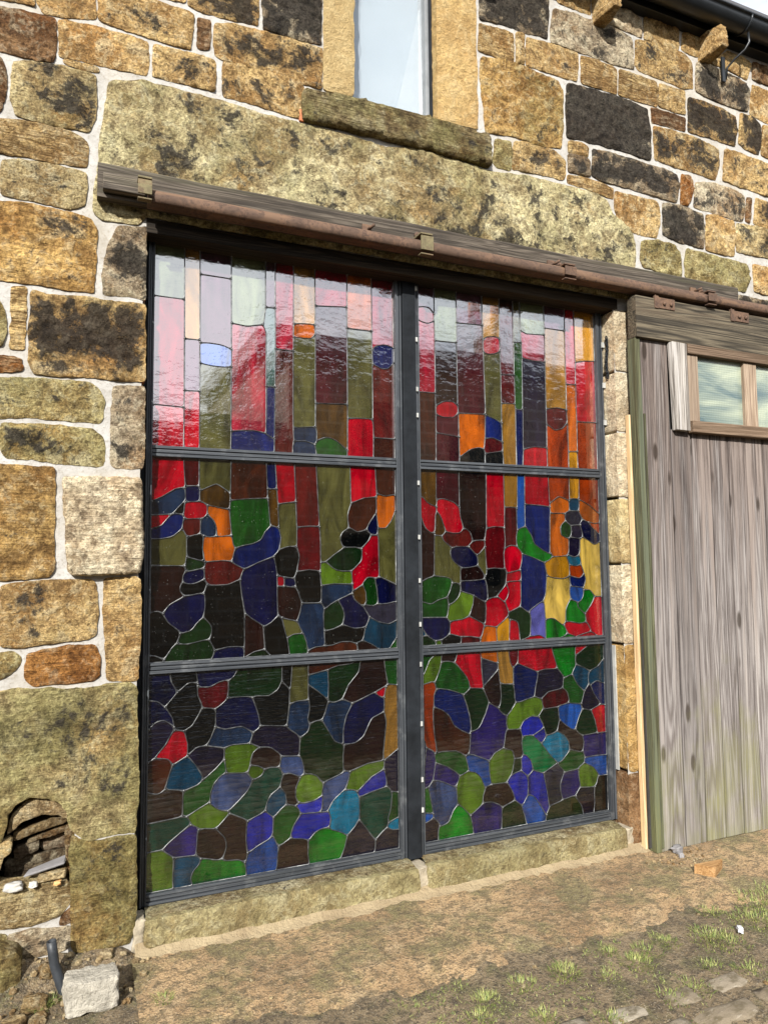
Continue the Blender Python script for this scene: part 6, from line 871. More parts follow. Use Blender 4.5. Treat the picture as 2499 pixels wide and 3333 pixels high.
  ], [1987,209,1372,244,2007,247,1542,269,2090,272,1840,277,2175,279,1725,282,1340,287,1337,307,1797,307,2300,312,1612,317,2205,319,1877,322,1472,329,2327,364,1630,392,1755,399,1665,402,2105,409,1877,417,2195,417,1465,419,1977,422,1317,434,1780,434,1912,442,2235,442,1842,447,2065,459,1340,462,1487,467,2240,469,1535,482,2227,504,1802,512,1842,512,1652,517,2142,519,1855,527,1355,542,1520,559,1535,564,1740,572,1967,572,2230,584,1352,587,2327,589,2000,609,1852,614,1917,617,1305,619,2185,622,2067,624,1982,649,1840,657,1547,662,1765,662,1552,672,2087,677,1955,707,2290,712,2235,722,1762,729,2352,739,1985,747,2077,747,2227,752,2145,764,1715,774,1817,792,1975,797,1660,802,1350,807,1932,812,2252,817,2110,842,2292,844,2280,849,1515,854,1627,874,1805,882,1550,884,1627,887,1365,892,1727,894,2120,894,2172,907,2290,919,1355,927,1955,937,2077,949,2202,959,1717,962,1807,969,1832,987,1715,997,2200,1007,1467,1012,1392,1019,1617,1027,1289,266,1289,316,1289,428,1289,486,1289,663,1289,916,1289,953,2382,363,2382,468,2382,588,2382,733,2382,846,2382,976,1361,181,1556,181,1716,181,1866,181,1981,181,2218,181,2286,181,1358,1059,1396,1059,1481,1059,1613,1059,1711,1059,1778,1059,1838,1059,2043,1059,2203,1059,2283,1059]),
}

# ================================================================= the setting
YG = .10                                     # plane of the stained glass
def grid_mesh(x0, x1, y0, y1, st, zf, keep=None):
    xs = np.arange(x0, x1 + st * .5, st); ys = np.arange(y0, y1 + st * .5, st); nx = len(xs)
    v = [(float(x), float(y), zf(float(x), float(y))) for y in ys for x in xs]
    f = [(j * nx + i, j * nx + i + 1, (j + 1) * nx + i + 1, (j + 1) * nx + i) for j in range(len(ys) - 1) for i in range(nx - 1)]
    me = bpy.data.meshes.new('grid'); me.from_pydata(v, [], f); me.update()
    for p in me.polygons: p.use_smooth = True
    return me
me = bpy.data.meshes.new('ground'); me.from_pydata([(-400, -400, -.07), (400, -400, -.07), (400, 400, -.07), (-400, 400, -.07)], [], [(0, 1, 2, 3)])
tag(link('ground', me, M['soil']), kind='structure')
me = bpy.data.meshes.new('yard'); me.from_pydata([(-14, -8.4, -.045), (16, -8.4, -.045), (16, -2.25, -.045), (-14, -2.25, -.045)], [], [(0, 1, 2, 3)])
tag(link('yard_paving', me, M['yard']), kind='structure')
def soil_z(x, y):
    z = -.016 + .012 * fbm(x * 2.2, y * 2.2, 3) + .006 * fbm(x * 14, y * 14, 5)
    return z - .02 * max(0, -y - 1.0) + ((.012 * fbm(x * 8, y * 8, 7) + (.075 + .02 * fbm(x * 5, 1, 4)) * math.exp(-((y + .02) / .085) ** 2) * min(1, max(0, -x / .08))) if x < .02 else 0)
tag(link('soil_verge', grid_mesh(-2.2, 5.2, -2.4, .06, .022, soil_z), M['soil']), kind='structure')
def apron_z(x, y):
    e = max(0.0, min(1.0, (-y - .50 - .10 * fbm(x * 2, 3, 1) - .04 * fbm(x * 9, 3, y * 9)) / .24))
    return .002 + .004 * fbm(x * 3, y * 3, 2) + .0035 * fbm(x * 22, y * 22, 8) - .036 * e
ap = tag(link('concrete_apron', grid_mesh(-.035, 5.2, -.86, .02, .014, apron_z), M['concrete']), kind='structure')

# ================================================================= the barn
barn = empty('stone_barn', (1.2, 0, 0), 'yellow sandstone barn wall with white lime joints around the stained glass', 'building')
OPEN = [(-.02, 2.435, -.4, 2.93), (.90, 1.42, 3.70, 4.86), (-.50, -.245, .31, .655)]
def inside(x, z): return any(a < x < b and c < z < d for a, b, c, d in OPEN)
st_ = .018; xs = np.arange(-2.6, 6.6, st_); zs = np.arange(-.3, 4.88, st_); nx = len(xs)
vv = [(float(x), .0005 - .003 * fbm(x * 7, 2, z * 7, 4), float(z)) for z in zs for x in xs]
ff = [(j * nx + i, j * nx + i + 1, (j + 1) * nx + i + 1, (j + 1) * nx + i) for j in range(len(zs) - 1) for i in range(nx - 1) if not inside(xs[i] + st_ / 2, zs[j] + st_ / 2)]
me = bpy.data.meshes.new('mortar_bed'); me.from_pydata(vv, [], ff); me.update()
for p in me.polygons: p.use_smooth = True
adopt(link('mortar_bed', me, M['mortar']), barn)
# traced stones
for i, (tn, so, mo, sta, pl) in enumerate(STONES):
    poly = [(a / 1000, b / 1000) for a, b in zip(pl[::2], pl[1::2])]
    w_ = max(p[0] for p in poly) - min(p[0] for p in poly)
    pr = random.uniform(.007, .017); bk = .05
    right = max(p[0] for p in poly)
    if -.03 < right < .0 and min(p[1] for p in poly) < 2.9: bk = .10       # blocks on the window's left jamb
    if i == CREAM: pr = .045
    t0 = TONE[tn]; q = random.uniform(.82, 1.12); sta = max(sta, random.choice((0, .15, .3, .45)))
    stone('stone', poly, sc3(t0, q), so, mo, sta, barn, sp=.010 if w_ > .12 else .008, proud=pr, edge=min(.010, .06 * w_ + .003), back=bk, seed=i * 1.7, rough=.014 if sta < .3 else .009, grow=.0035)
# lintel
lo_ = [(a / 1000, b / 1000) for a, b in zip(LINTEL[::2], LINTEL[1::2])]
tag(stone('lintel', lo_, (.55, .49, .30), .38, .32, .1, barn, sp=.016, proud=.018, edge=.02, rough=.013, back=.32, seed=77), 'huge mossy lintel slab over the stained glass')
# upper window surround
tag(stone('window_jamb', [(.763, 3.728), (.919, 3.728), (.921, 4.86), (.766, 4.86)], (.62, .47, .24), .06, 0, 0, barn, sp=.02, proud=.012, edge=.012, rough=.002, back=.13, seed=5), 'smooth yellow dressed jamb stone')['plain'] = .8
tag(stone('window_jamb', [(1.366, 3.72), (1.60, 3.73), (1.60, 4.86), (1.368, 4.86)], (.60, .42, .19), .08, 0, 0, barn, sp=.02, proud=.012, edge=.012, rough=.002, back=.13, seed=8.3), 'smooth yellow dressed jamb stone with orange stain')['plain'] = .6
sl = tag(stone('window_sill', [(.655, 3.545), (.66, 3.69), (.95, 3.715), (1.3, 3.715), (1.66, 3.70), (1.665, 3.535), (1.4, 3.545), (1.0, 3.55)], (.30, .24, .14), .40, .40, .9, barn, sp=.014, proud=.055, edge=.010, rough=.003, back=.13, seed=31), 'mossy projecting stone window sill')
box('brick', (.645, -.01, 3.545), (.668, .03, 3.60), M['pot'], barn, .003)
# generated blocks beyond the traced part of the wall (out of the frame)
def fill(x0, x1, zlist, hole=None):
    for r_i in range(len(zlist) - 1):
        z0, z1 = zlist[r_i], zlist[r_i + 1]; x = x0 + random.uniform(-.1, 0)
        while x < x1:
            w_ = random.uniform(.18, .45); a, b = max(x, x0), min(x + w_, x1)
            if b - a > .06 and not (hole and hole(a, b, z0, z1)):
                j = lambda: random.uniform(-.008, .008)
                tn = random.choice('ggggypvkb')
                stone('stone', [(a + .01 + j(), z0 + .01 + j()), (b - .01 + j(), z0 + .01 + j()), (b - .01 + j(), z1 - .01 + j()), (a + .01 + j(), z1 - .01 + j())], sc3(TONE[tn], random.uniform(.88, 1.12)), random.choice((.1, .3, .5, .7)), random.choice((0, .1, .3)), random.choice((0, .2, .9)), barn, sp=.026, proud=.02, seed=random.random() * 90)
            x += w_
rows = [0, .24, .5, .72, .98, 1.2, 1.5, 1.7, 1.98, 2.2, 2.46, 2.7, 2.95, 3.2, 3.4, 3.66, 3.86, 4.1, 4.32, 4.55, 4.8]
fill(-2.0, -.61, rows); fill(3.93, 5.6, [z for z in rows if z > 2.9])
# right jamb blocks: front face and lit reveal
JZ = [2.902, 2.548, 2.213, 1.851, 1.49, 1.06, .39, -.02]
JT = [('c', .3), ('c', .35), ('c', .4), ('p', .35), ('c', .35), ('y', .1), ('b', .15)]
for k in range(7):
    z1, z0 = JZ[k], JZ[k + 1]; tn, so = JT[k]; e = random.uniform(-.006, .006)
    o = stone('stone', [(2.438 + e, z0 + .006), (2.62, z0 + .004), (2.62, z1 - .006), (2.436 + e, z1 - .007), (2.432 + e, (z0 + z1) / 2)], sc3(TONE[tn], 1.12), so * .6, 0.0, 0.0, barn, sp=.012, proud=.014, edge=.02, rough=.008, back=.16, seed=200 + k, amp=.006); o['plain'] = .3
box('reveal_strip', (2.430, .06, .39), (2.437, .105, 1.05), M['white_clip'], barn, .001)
# door-sill blocks under the window
for a, b, s_ in ((.012, 1.205, 300), (1.245, 2.405, 301)):
    tag(stone('door_sill', [(a, -.05), (b, -.05), (b + .006, .05), (b - .002, .118), (a + .6, .124), (a + .004, .12)], (.38, .33, .18), .22, .26, .0, barn, sp=.012, proud=.03, edge=.025, rough=.0035, back=.02, seed=s_, sx=1.0))['plain'] = .35
    bm = bmesh.new(); n = 60; pv = None
    for i in range(n + 1):
        x = a + .01 + (b - a - .02) * i / n; q = .004 * fbm(x * 9, 1, s_, 3)
        row = [bm.verts.new((x, -.012 + q, .104)), bm.verts.new((x, .012, .121 + q)), bm.verts.new((x, .06, .1285)), bm.verts.new((x, .2, .13))]
        if pv:
            for m_ in range(3): bm.faces.new((pv[m_], row[m_], row[m_ + 1], pv[m_ + 1]))
        pv = row
    o = from_bm('sill_top', bm, M['stone'], barn, True); o['tone'] = [.30, .26, .16]; o['soot'] = .3; o['moss'] = .25; o['strata'] = 0.0
for a, b, y_, z_ in ((1.195, 1.26, -.014, .116), (-.03, .022, -.006, .122), (2.395, 2.452, -.014, .117)):
    bm = bmesh.new(); bm_box(bm, (a, y_, -.04), (b, .09, z_), .008); bmesh.ops.subdivide_edges(bm, edges=bm.edges[:], cuts=4, use_grid_fill=True)
    for v in bm.verts: v.co += Vector((.012 * fbm(v.co.x * 20, v.co.y * 20, v.co.z * 20), .016 * fbm(v.co.x * 18, 5, v.co.z * 18), .006 * fbm(v.co.x * 25, 9, v.co.z * 25)))
    from_bm('sill_joint', bm, M['joint'], barn, True)
# sandy fillet along the foot of the sill
bm = bmesh.new(); pv = None
for i in range(131):
    x = -.02 + 2.6 * i / 130; q = .008 * fbm(x * 6, 2, 2, 4); h_ = .024 + .006 * fbm(x * 9, 4, 1, 3)
    row = [bm.verts.new((x, -.005, h_ + .014)), bm.verts.new((x, -.033 + q * .3, h_ - .004)), bm.verts.new((x, -.043 + q, .012)), bm.verts.new((x, -.058 + q * 1.8 + .006 * fbm(x * 40, 1, 1), .004)), bm.verts.new((x, -.12 + q, -.012))]
    if pv:
        for m_ in range(4): bm.faces.new((pv[m_], row[m_], row[m_ + 1], pv[m_ + 1]))
    pv = row
adopt(from_bm('mortar_fillet', bm, M['sand'], None, True), barn)
# the hole at lower left and what shows inside it
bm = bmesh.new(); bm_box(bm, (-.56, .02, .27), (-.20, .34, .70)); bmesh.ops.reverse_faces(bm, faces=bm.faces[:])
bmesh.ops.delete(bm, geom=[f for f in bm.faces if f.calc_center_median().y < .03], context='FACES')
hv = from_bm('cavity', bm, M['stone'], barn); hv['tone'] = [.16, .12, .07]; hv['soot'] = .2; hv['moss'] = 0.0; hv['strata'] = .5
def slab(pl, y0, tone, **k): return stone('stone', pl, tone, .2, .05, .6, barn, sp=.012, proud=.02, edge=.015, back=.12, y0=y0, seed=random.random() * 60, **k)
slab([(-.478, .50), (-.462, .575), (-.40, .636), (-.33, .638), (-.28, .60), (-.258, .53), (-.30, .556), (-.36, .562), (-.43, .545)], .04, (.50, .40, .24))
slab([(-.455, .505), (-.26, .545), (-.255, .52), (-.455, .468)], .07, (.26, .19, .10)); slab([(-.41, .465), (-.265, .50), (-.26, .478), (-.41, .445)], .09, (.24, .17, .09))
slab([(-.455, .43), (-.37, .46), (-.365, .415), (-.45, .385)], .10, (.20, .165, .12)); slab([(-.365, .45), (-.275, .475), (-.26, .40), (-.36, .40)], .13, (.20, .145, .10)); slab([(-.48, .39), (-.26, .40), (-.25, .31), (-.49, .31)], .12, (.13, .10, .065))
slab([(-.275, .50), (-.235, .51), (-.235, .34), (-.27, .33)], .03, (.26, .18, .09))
# interior seen through the glass
bm = bmesh.new(); bm_box(bm, (-.6, .32, -.05), (3.4, 4.2, 3.3)); bmesh.ops.reverse_faces(bm, faces=bm.faces[:])
bmesh.ops.delete(bm, geom=[f for f in bm.faces if f.calc_center_median().y < .35], context='FACES')
from_bm('interior_wall', bm, M['dark_void'], barn)
box('interior_floor', (-.59, .2, -.04), (3.39, 4.19, .04), M['room_floor'], barn, .001)
# dark timber behind the glazing: head, posts, middle post
box('door_frame', (-.018, .088, .12), (.002, .19, 2.93), M['black_frame'], barn, .002)
box('door_frame', (1.192, .068, .125), (1.262, .19, 2.93), M['black_frame'], barn, .003)
box('door_frame', (2.428, .112, .12), (2.46, .19, 2.93), M['black_frame'], barn, .002)
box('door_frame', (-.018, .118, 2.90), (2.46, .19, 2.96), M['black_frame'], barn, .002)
M['head_shade'] = wood_mat('black_shade_timber', (.016, .013, .010), (.035, .028, .02), (.008, .007, .006), 'x', freq=1.2, tint=(.05, .038, .025), knots=False)
box('head_shade_timber', (-.016, -.006, 2.896), (2.47, .117, 2.958), M['head_shade'], barn, .004)  # timber edge, heightened and blackened to stand for the shade below the rail

# ---------------------------------------------------------------- stained glass: two glazed leaves
def ring_offset(L, d):
    T1 = L - np.roll(L, 1, 0); T2 = np.roll(L, -1, 0) - L
    N1 = np.stack([-T1[:, 1], T1[:, 0]], 1); N2 = np.stack([-T2[:, 1], T2[:, 0]], 1)
    N1 /= np.hypot(*N1.T)[:, None] + 1e-9; N2 /= np.hypot(*N2.T)[:, None] + 1e-9
    Nn = N1 + N2; ln = np.hypot(*Nn.T)[:, None]; Nn = Nn / np.maximum(ln, .9) ** 2 * 2 / 2 * 1.0
    Nn = (N1 + N2) / np.maximum(1 + np.sum(N1 * N2, 1)[:, None], .5)
    return L + Nn * d
def profile_bar(name, a, b, axis, mat, parent):
    """metal glazing bar with three raised strips"""
    bm = bmesh.new(); y = YG
    if axis == 'x':
        h = b[1] - a[1]
        for f0, f1, d in ((0, 1, .006), (0.0, .28, .020), (.36, .66, .016), (.74, 1.0, .022)):
            bm_box(bm, (a[0], y - d, a[1] + h * f0), (b[0], y + .006, a[1] + h * f1), .0015 if d > .01 else 0)
    else:
        w_ = b[0] - a[0]
        for f0, f1, d in ((0, 1, .006), (0.0, .30, .022), (.38, .66, .016), (.74, 1.0, .020)):
            bm_box(bm, (a[0] + w_ * f0, y - d, a[1]), (a[0] + w_ * f1, y + .006, b[1]), .0015 if d > .01 else 0)
    return from_bm(name, bm, mat, parent)
LEAF = [('stained glass window of tall bars and pebble shapes left of the dark post', (1, 2, 3), (.002, 1.190)), ('stained glass window right of the dark post, white clips down its edge', (4, 5, 6), (1.262, 2.428))]
for label, panels, (lx0, lx1) in LEAF:
    leaf = empty('stained_glass_window', ((lx0 + lx1) / 2, YG, .13), label, 'window', 'stained glass windows in the old doorway')
    gx0, gx1 = GLASS[panels[0]][0][0] / 1000, GLASS[panels[0]][0][1] / 1000
    profile_bar('stile', (lx0, .13), (gx0, 2.925), 'z', M['frame_z'], leaf); profile_bar('stile', (gx1, .13), (lx1, 2.925), 'z', M['frame_z'], leaf)
    zs_ = [(.132, GLASS[panels[2]][0][2] / 1000)] + [(GLASS[panels[2]][0][3] / 1000, GLASS[panels[1]][0][2] / 1000), (GLASS[panels[1]][0][3] / 1000, GLASS[panels[0]][0][2] / 1000), (GLASS[panels[0]][0][3] / 1000, 2.925)]
    for z0, z1 in zs_: profile_bar('rail', (gx0 + .0005, z0), (gx1 - .0005, z1), 'x', M['frame_x'], leaf)
    if lx0 > 1:
        for z in (2.86, 2.60, 2.35, 2.22, 1.885, 1.62, 1.41, 1.20, 1.01, .73, .47, .33): box('clip', (1.260, .070, z), (1.274, .082, z + .022), M['white_clip'], leaf, .001)
        for z in (2.70, 2.47, 2.26): box('clip', (2.418, .07, z), (2.436, .079, z + .03), M['white_clip'], leaf, .001)
    for pi, pn in enumerate(panels):
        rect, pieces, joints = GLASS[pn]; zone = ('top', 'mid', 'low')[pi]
        bm = bmesh.new(); rec = []
        for code, flat in pieces:
            L = np.array(flat, float).reshape(-1, 2) / 1000; n = len(L); rec.append((code, L))
            # densify for the came
            rings = []
            for d, h in ((-.0006, .0034), (.0008, .0034), (.0020, .0020), (.0024, -.0005)):
                Q = ring_offset(L, d); rings.append([bm.verts.new((float(x), YG - h, float(z))) for x, z in Q])
            for A, B in zip(rings, rings[1:]):
                for k in range(n): bm.faces.new((A[k], A[(k + 1) % n], B[(k + 1) % n], B[k]))
        for jx, jz in zip(joints[::2], joints[1::2]):
            r = random.uniform(.0034, .0054); c0 = Vector((jx / 1000, YG - .0035, jz / 1000)); rg = []
            for rr, hh in ((1, 0), (.8, .0022), (.35, .0034)):
                rg.append([bm.verts.new((c0.x + r * rr * math.cos(k * math.pi / 4), c0.y - hh, c0.z + r * rr * math.sin(k * math.pi / 4) * 1.1)) for k in range(8)])
            for A, B in zip(rg, rg[1:]):
                for k in range(8): bm.faces.new((A[k], A[(k + 1) % 8], B[(k + 1) % 8], B[k]))
            bm.faces.new(rg[-1])
        bmesh.ops.recalc_face_normals(bm, faces=bm.faces[:])
        net = from_bm('glazing_panel', bm, M['lead'], leaf, True)
        for code, L in rec:
            n = len(L); cx, cz = L.mean(0); hx, hz = np.ptp(L[:, 0]) / 2, np.ptp(L[:, 1]) / 2
            tx, tz = random.uniform(-1, 1) * min(.02, .0011 / hx), random.uniform(-1, 1) * min(.02, .0011 / hz)
            yy = [YG + .0008 + tx * float(x - cx) + tz * float(z - cz) for x, z in L]
            v = [(float(p[0]), y, float(p[1])) for p, y in zip(L, yy)] + [(float(p[0]), y + .004, float(p[1])) for p, y in zip(L, yy)]
            f = [tuple(range(n)), tuple(range(2 * n - 1, n - 1, -1))] + [((k + 1) % n, k, n + k, n + (k + 1) % n) for k in range(n)]
            me = bpy.data.meshes.new('glass_piece'); me.from_pydata(v, [], f); me.update()
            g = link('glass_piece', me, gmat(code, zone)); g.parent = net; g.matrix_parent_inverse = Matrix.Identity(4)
            g.matrix_parent_inverse = (Matrix.Translation(leaf.location) @ net.matrix_parent_inverse).inverted()

# ---------------------------------------------------------------- upper window
uw = empty('upper_window', (1.17, .1, 3.72), 'small pale window with grey side frame above the lintel', 'window')
box('frame', (1.335, .06, 3.74), (1.372, .14, 4.86), M['window_grey'], uw, .004); box('frame', (1.352, .045, 3.735), (1.366, .06, 4.86), M['black_frame'], uw, .002)
box('frame', (.91, .08, 3.74), (.93, .14, 4.86), M['window_grey'], uw, .004)
box('bottom_rail', (.93, .085, 3.72), (1.335, .14, 3.755), M['white_clip'], uw, .004)
box('pane', (.93, .10, 3.755), (1.335, .106, 4.86), M['pane'], uw, 0)
prism('slanted_panel', [(1.17, 3.70), (1.345, 3.70), (1.345, 4.45)], .125, .13, M['slanted_panel'], uw)  # plain white panel with a slanted edge behind the pane
M['sky_sheet'] = simple('pale_sky_sheet', (.66, .71, .75), .9, var=.04)  # pale blue sheet standing in for the sky's reflection in the pane
box('sky_sheet', (.90, .150, 3.68), (1.40, .156, 4.88), M['sky_sheet'], uw, 0)

# ---------------------------------------------------------------- eaves: corbels, gutter, roof edge
for k in range(-3, 6):
    x = 2.362 + .8 * k
    if -2 < x < 6: tag(stone('corbel', [(x, 4.535), (x + .085, 4.535), (x + .083, 4.69), (x + .002, 4.692)], (.52, .36, .17), .12, 0, .1, barn, sp=.012, proud=.16, edge=.008, rough=.005, back=.05, seed=400 + k))
bm = bmesh.new(); pv = None; prof_ = [(-.13 + .068 * math.cos(a), 4.772 + .068 * math.sin(a)) for a in [math.pi * (1 + i / 10) for i in range(11)]]
prof_ = [(-.204, 4.778), (-.204, 4.768)] + prof_ + [(-.062, 4.79)]
for x in (-3, 7):
    row = [bm.verts.new((x, a, b)) for a, b in prof_]
    if pv:
        for i in range(len(row) - 1): bm.faces.new((pv[i], row[i], row[i + 1], pv[i + 1]))
    pv = row
from_bm('gutter', bm, M['black_plastic'], barn, True)
box('gutter_bead', (-3, -.207, 4.774), (7, -.196, 4.784), M['black_plastic'], barn, .003)
box('fascia', (-3, -.064, 4.70), (7, .05, 4.86), M['black_plastic'], barn, .003)
for x in (2.62, 3.40, 1.4): tube('gutter_joint', [(x, -.13 + .07 * math.cos(a), 4.772 + .07 * math.sin(a)) for a in [math.pi * (1 + i / 12) for i in range(13)]], .007, M['black_plastic'], barn, 6)
tube('gutter_bracket', [(3.42, -.15, 4.70), (3.425, -.15, 4.64), (3.41, -.13, 4.60), (3.38, -.08, 4.565), (3.36, -.04, 4.53), (3.355, -.032, 4.46)], .007, M['black_plastic'], barn, 8)
box('bracket_plate', (3.325, -.036, 4.44), (3.352, -.024, 4.60), M['black_plastic'], barn, .003)
prism('roof', [(-3, 4.86), (7, 4.86), (7, 4.90), (-3, 4.90)], -.10, 3.0, M['roof'], barn)
bm = bmesh.new(); q = [bm.verts.new(p) for p in ((-3, -.15, 4.845), (7, -.15, 4.845), (7, 4, 7.2), (-3, 4, 7.2), (-3, -.15, 4.865), (7, -.15, 4.865), (7, 4, 7.22), (-3, 4, 7.22))]
for f in ((0, 1, 2, 3), (4, 5, 6, 7), (0, 1, 5, 4)): bm.faces.new([q[i] for i in f])
from_bm('roof_slope', bm, M['roof'], barn)

# ---------------------------------------------------------------- sliding-door rail
rail = empty('door_rail', (1.6, -.06, 3.0), 'rusty sliding door rail bolted to a weathered board below the lintel', 'rail')
bm = bmesh.new(); pv = None; n = 60
for i in range(n + 1):
    x = -.21 + (3.33 + .21) * i / n; q = .004 * fbm(x * 3, 1, 9, 3)
    row = [bm.verts.new(p) for p in ((x, -.022, 2.985 + q), (x, -.068 + q, 2.985), (x, -.07 + q * .6, 3.118 + q), (x, -.064, 3.126 + q), (x, -.022, 3.13 + q))]
    if pv:
        for m_ in range(5): bm.faces.new((pv[m_], row[m_], row[(m_ + 1) % 5], pv[(m_ + 1) % 5]))
    else: bm.faces.new(row)
    pv = row
bm.faces.new(pv[::-1]); bmesh.ops.recalc_face_normals(bm, faces=bm.faces[:])
from_bm('backing_board', bm, M['rail_board'], rail)
box('end_block', (-.19, -.105, 3.003), (-.03, -.07, 3.068), M['rail_board'], rail, .004)
bm = bmesh.new(); pv = None; n = 90
pr_ = [(-.071, 3.022), (-.095, 3.029), (-.118, 3.026), (-.134, 3.015), (-.142, 3.0), (-.143, 2.985), (-.138, 2.972), (-.126, 2.964), (-.122, 2.966), (-.08, 2.967), (-.071, 2.966)]
for i in range(n + 1):
    x = -.02 + (5.0 + .02) * i / n; q = .0015 * fbm(x * 5, 3, 9, 3)
    row = [bm.verts.new((x, y + q, z + q)) for y, z in pr_]
    if pv:
        for m_ in range(len(row)): bm.faces.new((pv[m_], row[m_], row[(m_ + 1) % len(row)], pv[(m_ + 1) % len(row)]))
    else: bm.faces.new(row)
    pv = row
bm.faces.new(pv[::-1]); bmesh.ops.recalc_face_normals(bm, faces=bm.faces[:])
from_bm('track', bm, M['rust'], rail, True)
def clamp(x0, x1, z0, z1, mat, bolt):
    bm = bmesh.new()
    for (y0, za), (y1, zb) in zip([(-.07, z1 - .012), (-.11, z1 - .012), (-.155, z1 - .022), (-.158, z0), ], [(-.11, z1), (-.155, z1 - .004), (-.163, z0 + .02), (-.128, z0 + .006)]):
        bm_box(bm, (x0, min(y0, y1), min(za, zb)), (x1, max(y0, y1), max(za, zb)), .002)
    c = from_bm('clamp', bm, mat, rail)
    def sub(o): o.parent = c; o.matrix_parent_inverse = (Matrix.Translation(rail.location) @ c.matrix_parent_inverse).inverted(); return o
    bx, bz = bolt
    sub(tube('bolt', [(bx, -.072, bz), (bx, -.105, bz)], .0075, M['rust'], None, 8)); sub(tube('nut', [(bx, -.080, bz), (bx, -.094, bz)], .0145, M['rust'], None, 6))
clamp(-.062, -.008, 2.962, 3.062, M['rust_olive'], (-.035, 3.066)); clamp(1.186, 1.250, 2.942, 3.052, M['rust_olive'], (1.200, 3.062))
clamp(2.003, 2.072, 2.948, 3.036, M['rust'], (2.02, 3.046)); clamp(2.990, 3.052, 2.948, 3.036, M['rust'], (3.005, 3.048))
for x, z in ((.955, 3.05), (1.985, 3.046), (2.968, 3.046)):
    box('lug', (x - .03, -.082, z - .018), (x + .012, -.07, z + .022), M['rust'], rail, .002); tube('bolt', [(x, -.08, z), (x + .01, -.125, z + .004)], .007, M['rust'], rail, 8)

# ---------------------------------------------------------------- sliding door
door = empty('sliding_door', (3.2, -.1, 0), 'weathered grey plank sliding door with a small wired glass window', 'door')
def beam_mesh():
    bm = bmesh.new(); bm_box(bm, (2.487, -.128, 2.712), (4.6, -.06, 2.942), .004); return from_bm('top_beam', bm, M['beam'], door)
beam_mesh()
ed = [2.515, 2.725, 2.872, 3.012, 3.150, 3.292, 3.432, 3.575, 3.715, 3.855, 3.995, 4.135, 4.275, 4.415, 4.555]
WX0, WX1, WZ0, WZ1 = 2.852, 3.95, 2.216, 2.715
for a, b in zip(ed, ed[1:]):
    d = random.uniform(-.003, .003); top = 2.711 if b <= 2.87 or a >= WX1 else WZ0 + .01
    tz = random.uniform(-.004, .004)
    prism('board', [(a + .0044, .002 + tz), (b - .0044, .003 + tz), (b - .0044, top), (a + .0044, top)], -.100 + d, -.076, M['board'], door, .0022)
box('gap_shade_sheet', (2.50, -.0755, .02), (4.56, -.066, 2.70), M['dark_void'], door, 0)  # added dark sheet that paints the shade in the gaps between boards
prism('edge_timber', [(2.512, .004), (2.545, .004), (2.520, 2.711), (2.486, 2.711)], -.112, -.052, M['green_timber'], door, .003)
prism('edge_timber', [(2.5475, .02), (2.568, .02), (2.548, 2.3), (2.536, 2.3)], -.108, -.0985, M['green_timber'], door, .003)
o = prism('jamb_batten', [(2.494, -.01), (2.528, -.01), (2.505, 2.3), (2.484, 2.3)], -.050, -.02, M['new_wood'], barn, .002)
box('jamb_plank', (2.53, -.05, -.02), (2.62, -.003, 2.88), M['frame_wood'], barn, .003)
# little window in the door
box('window_rail', (2.842, -.135, 2.656), (3.95, -.09, 2.7105), M['frame_wood'], door, .003); box('window_rail', (2.848, -.145, 2.212), (3.95, -.09, 2.276), M['frame_wood'], door, .004)
box('window_stile', (2.851, -.121, 2.2765), (2.926, -.085, 2.6555), M['stile_wood'], door, .003); box('window_stile', (3.288, -.118, 2.2765), (3.388, -.085, 2.6555), M['stile_wood'], door, .003); box('window_stile', (3.75, -.118, 2.2765), (3.95, -.085, 2.6555), M['stile_wood'], door, .003)
for a, b in ((2.926, 3.288), (3.388, 3.75)): box('pane', (a, -.096, 2.277), (b, -.091, 2.655), M['wired'], door, 0)
box('window_backing', (2.86, -.07, 2.22), (3.95, -.066, 2.70), M['dark_void'], door, 0)
prism('loose_batten', [(2.735, 2.219), (2.831, 2.217), (2.826, 2.706), (2.720, 2.708)], -.142, -.104, M['batten'], door, .003)
for x in (2.645, 3.215):
    box('hanger_plate', (x, -.1335, 2.888), (x + .115, -.128, 2.948), M['rust'], door, .001)
    box('hanger_hook', (x - .028, -.1345, 2.885), (x + .0, -.12, 2.955), M['rust'], door, .002); tube('hanger_rod', [(x - .012, -.126, 2.90), (x - .012, -.115, 2.99)], .006, M['rust'], door, 8)
    for bx in (.035, .085): tube('bolt', [(x + bx, -.1335, 2.915), (x + bx, -.143, 2.915)], .010, M['rust'], door, 6)

# ---------------------------------------------------------------- small things on and by the wall
ch = bmesh.new()
for i in range(15):
    z = 2.745 - i * .0155; c0 = Vector((2.428 + .004 * math.sin(i * .5), .045, z)); M3 = Matrix.Rotation(R_(90) if i % 2 else 0, 3, 'Z')
    seg = 12; prof = 6
    for a in range(seg):
        for b in range(prof):
            def pt(a_, b_):
                A = 2 * math.pi * a_ / seg; B = 2 * math.pi * b_ / prof; rr = .0035 * math.cos(B)
                return c0 + M3 @ Vector(((.0065 + rr) * math.cos(A), .0035 * math.sin(B), (.0115 + rr) * math.sin(A)))
            ch.faces.new([ch.verts.new(pt(*q)) for q in ((a, b), (a + 1, b), (a + 1, b + 1), (a, b + 1))])
bmesh.ops.remove_doubles(ch, verts=ch.verts[:], dist=.0003)
tag(from_bm('chain', ch, M['black_frame'], None, True), 'short black chain hanging between the window and the right jamb', 'chain')

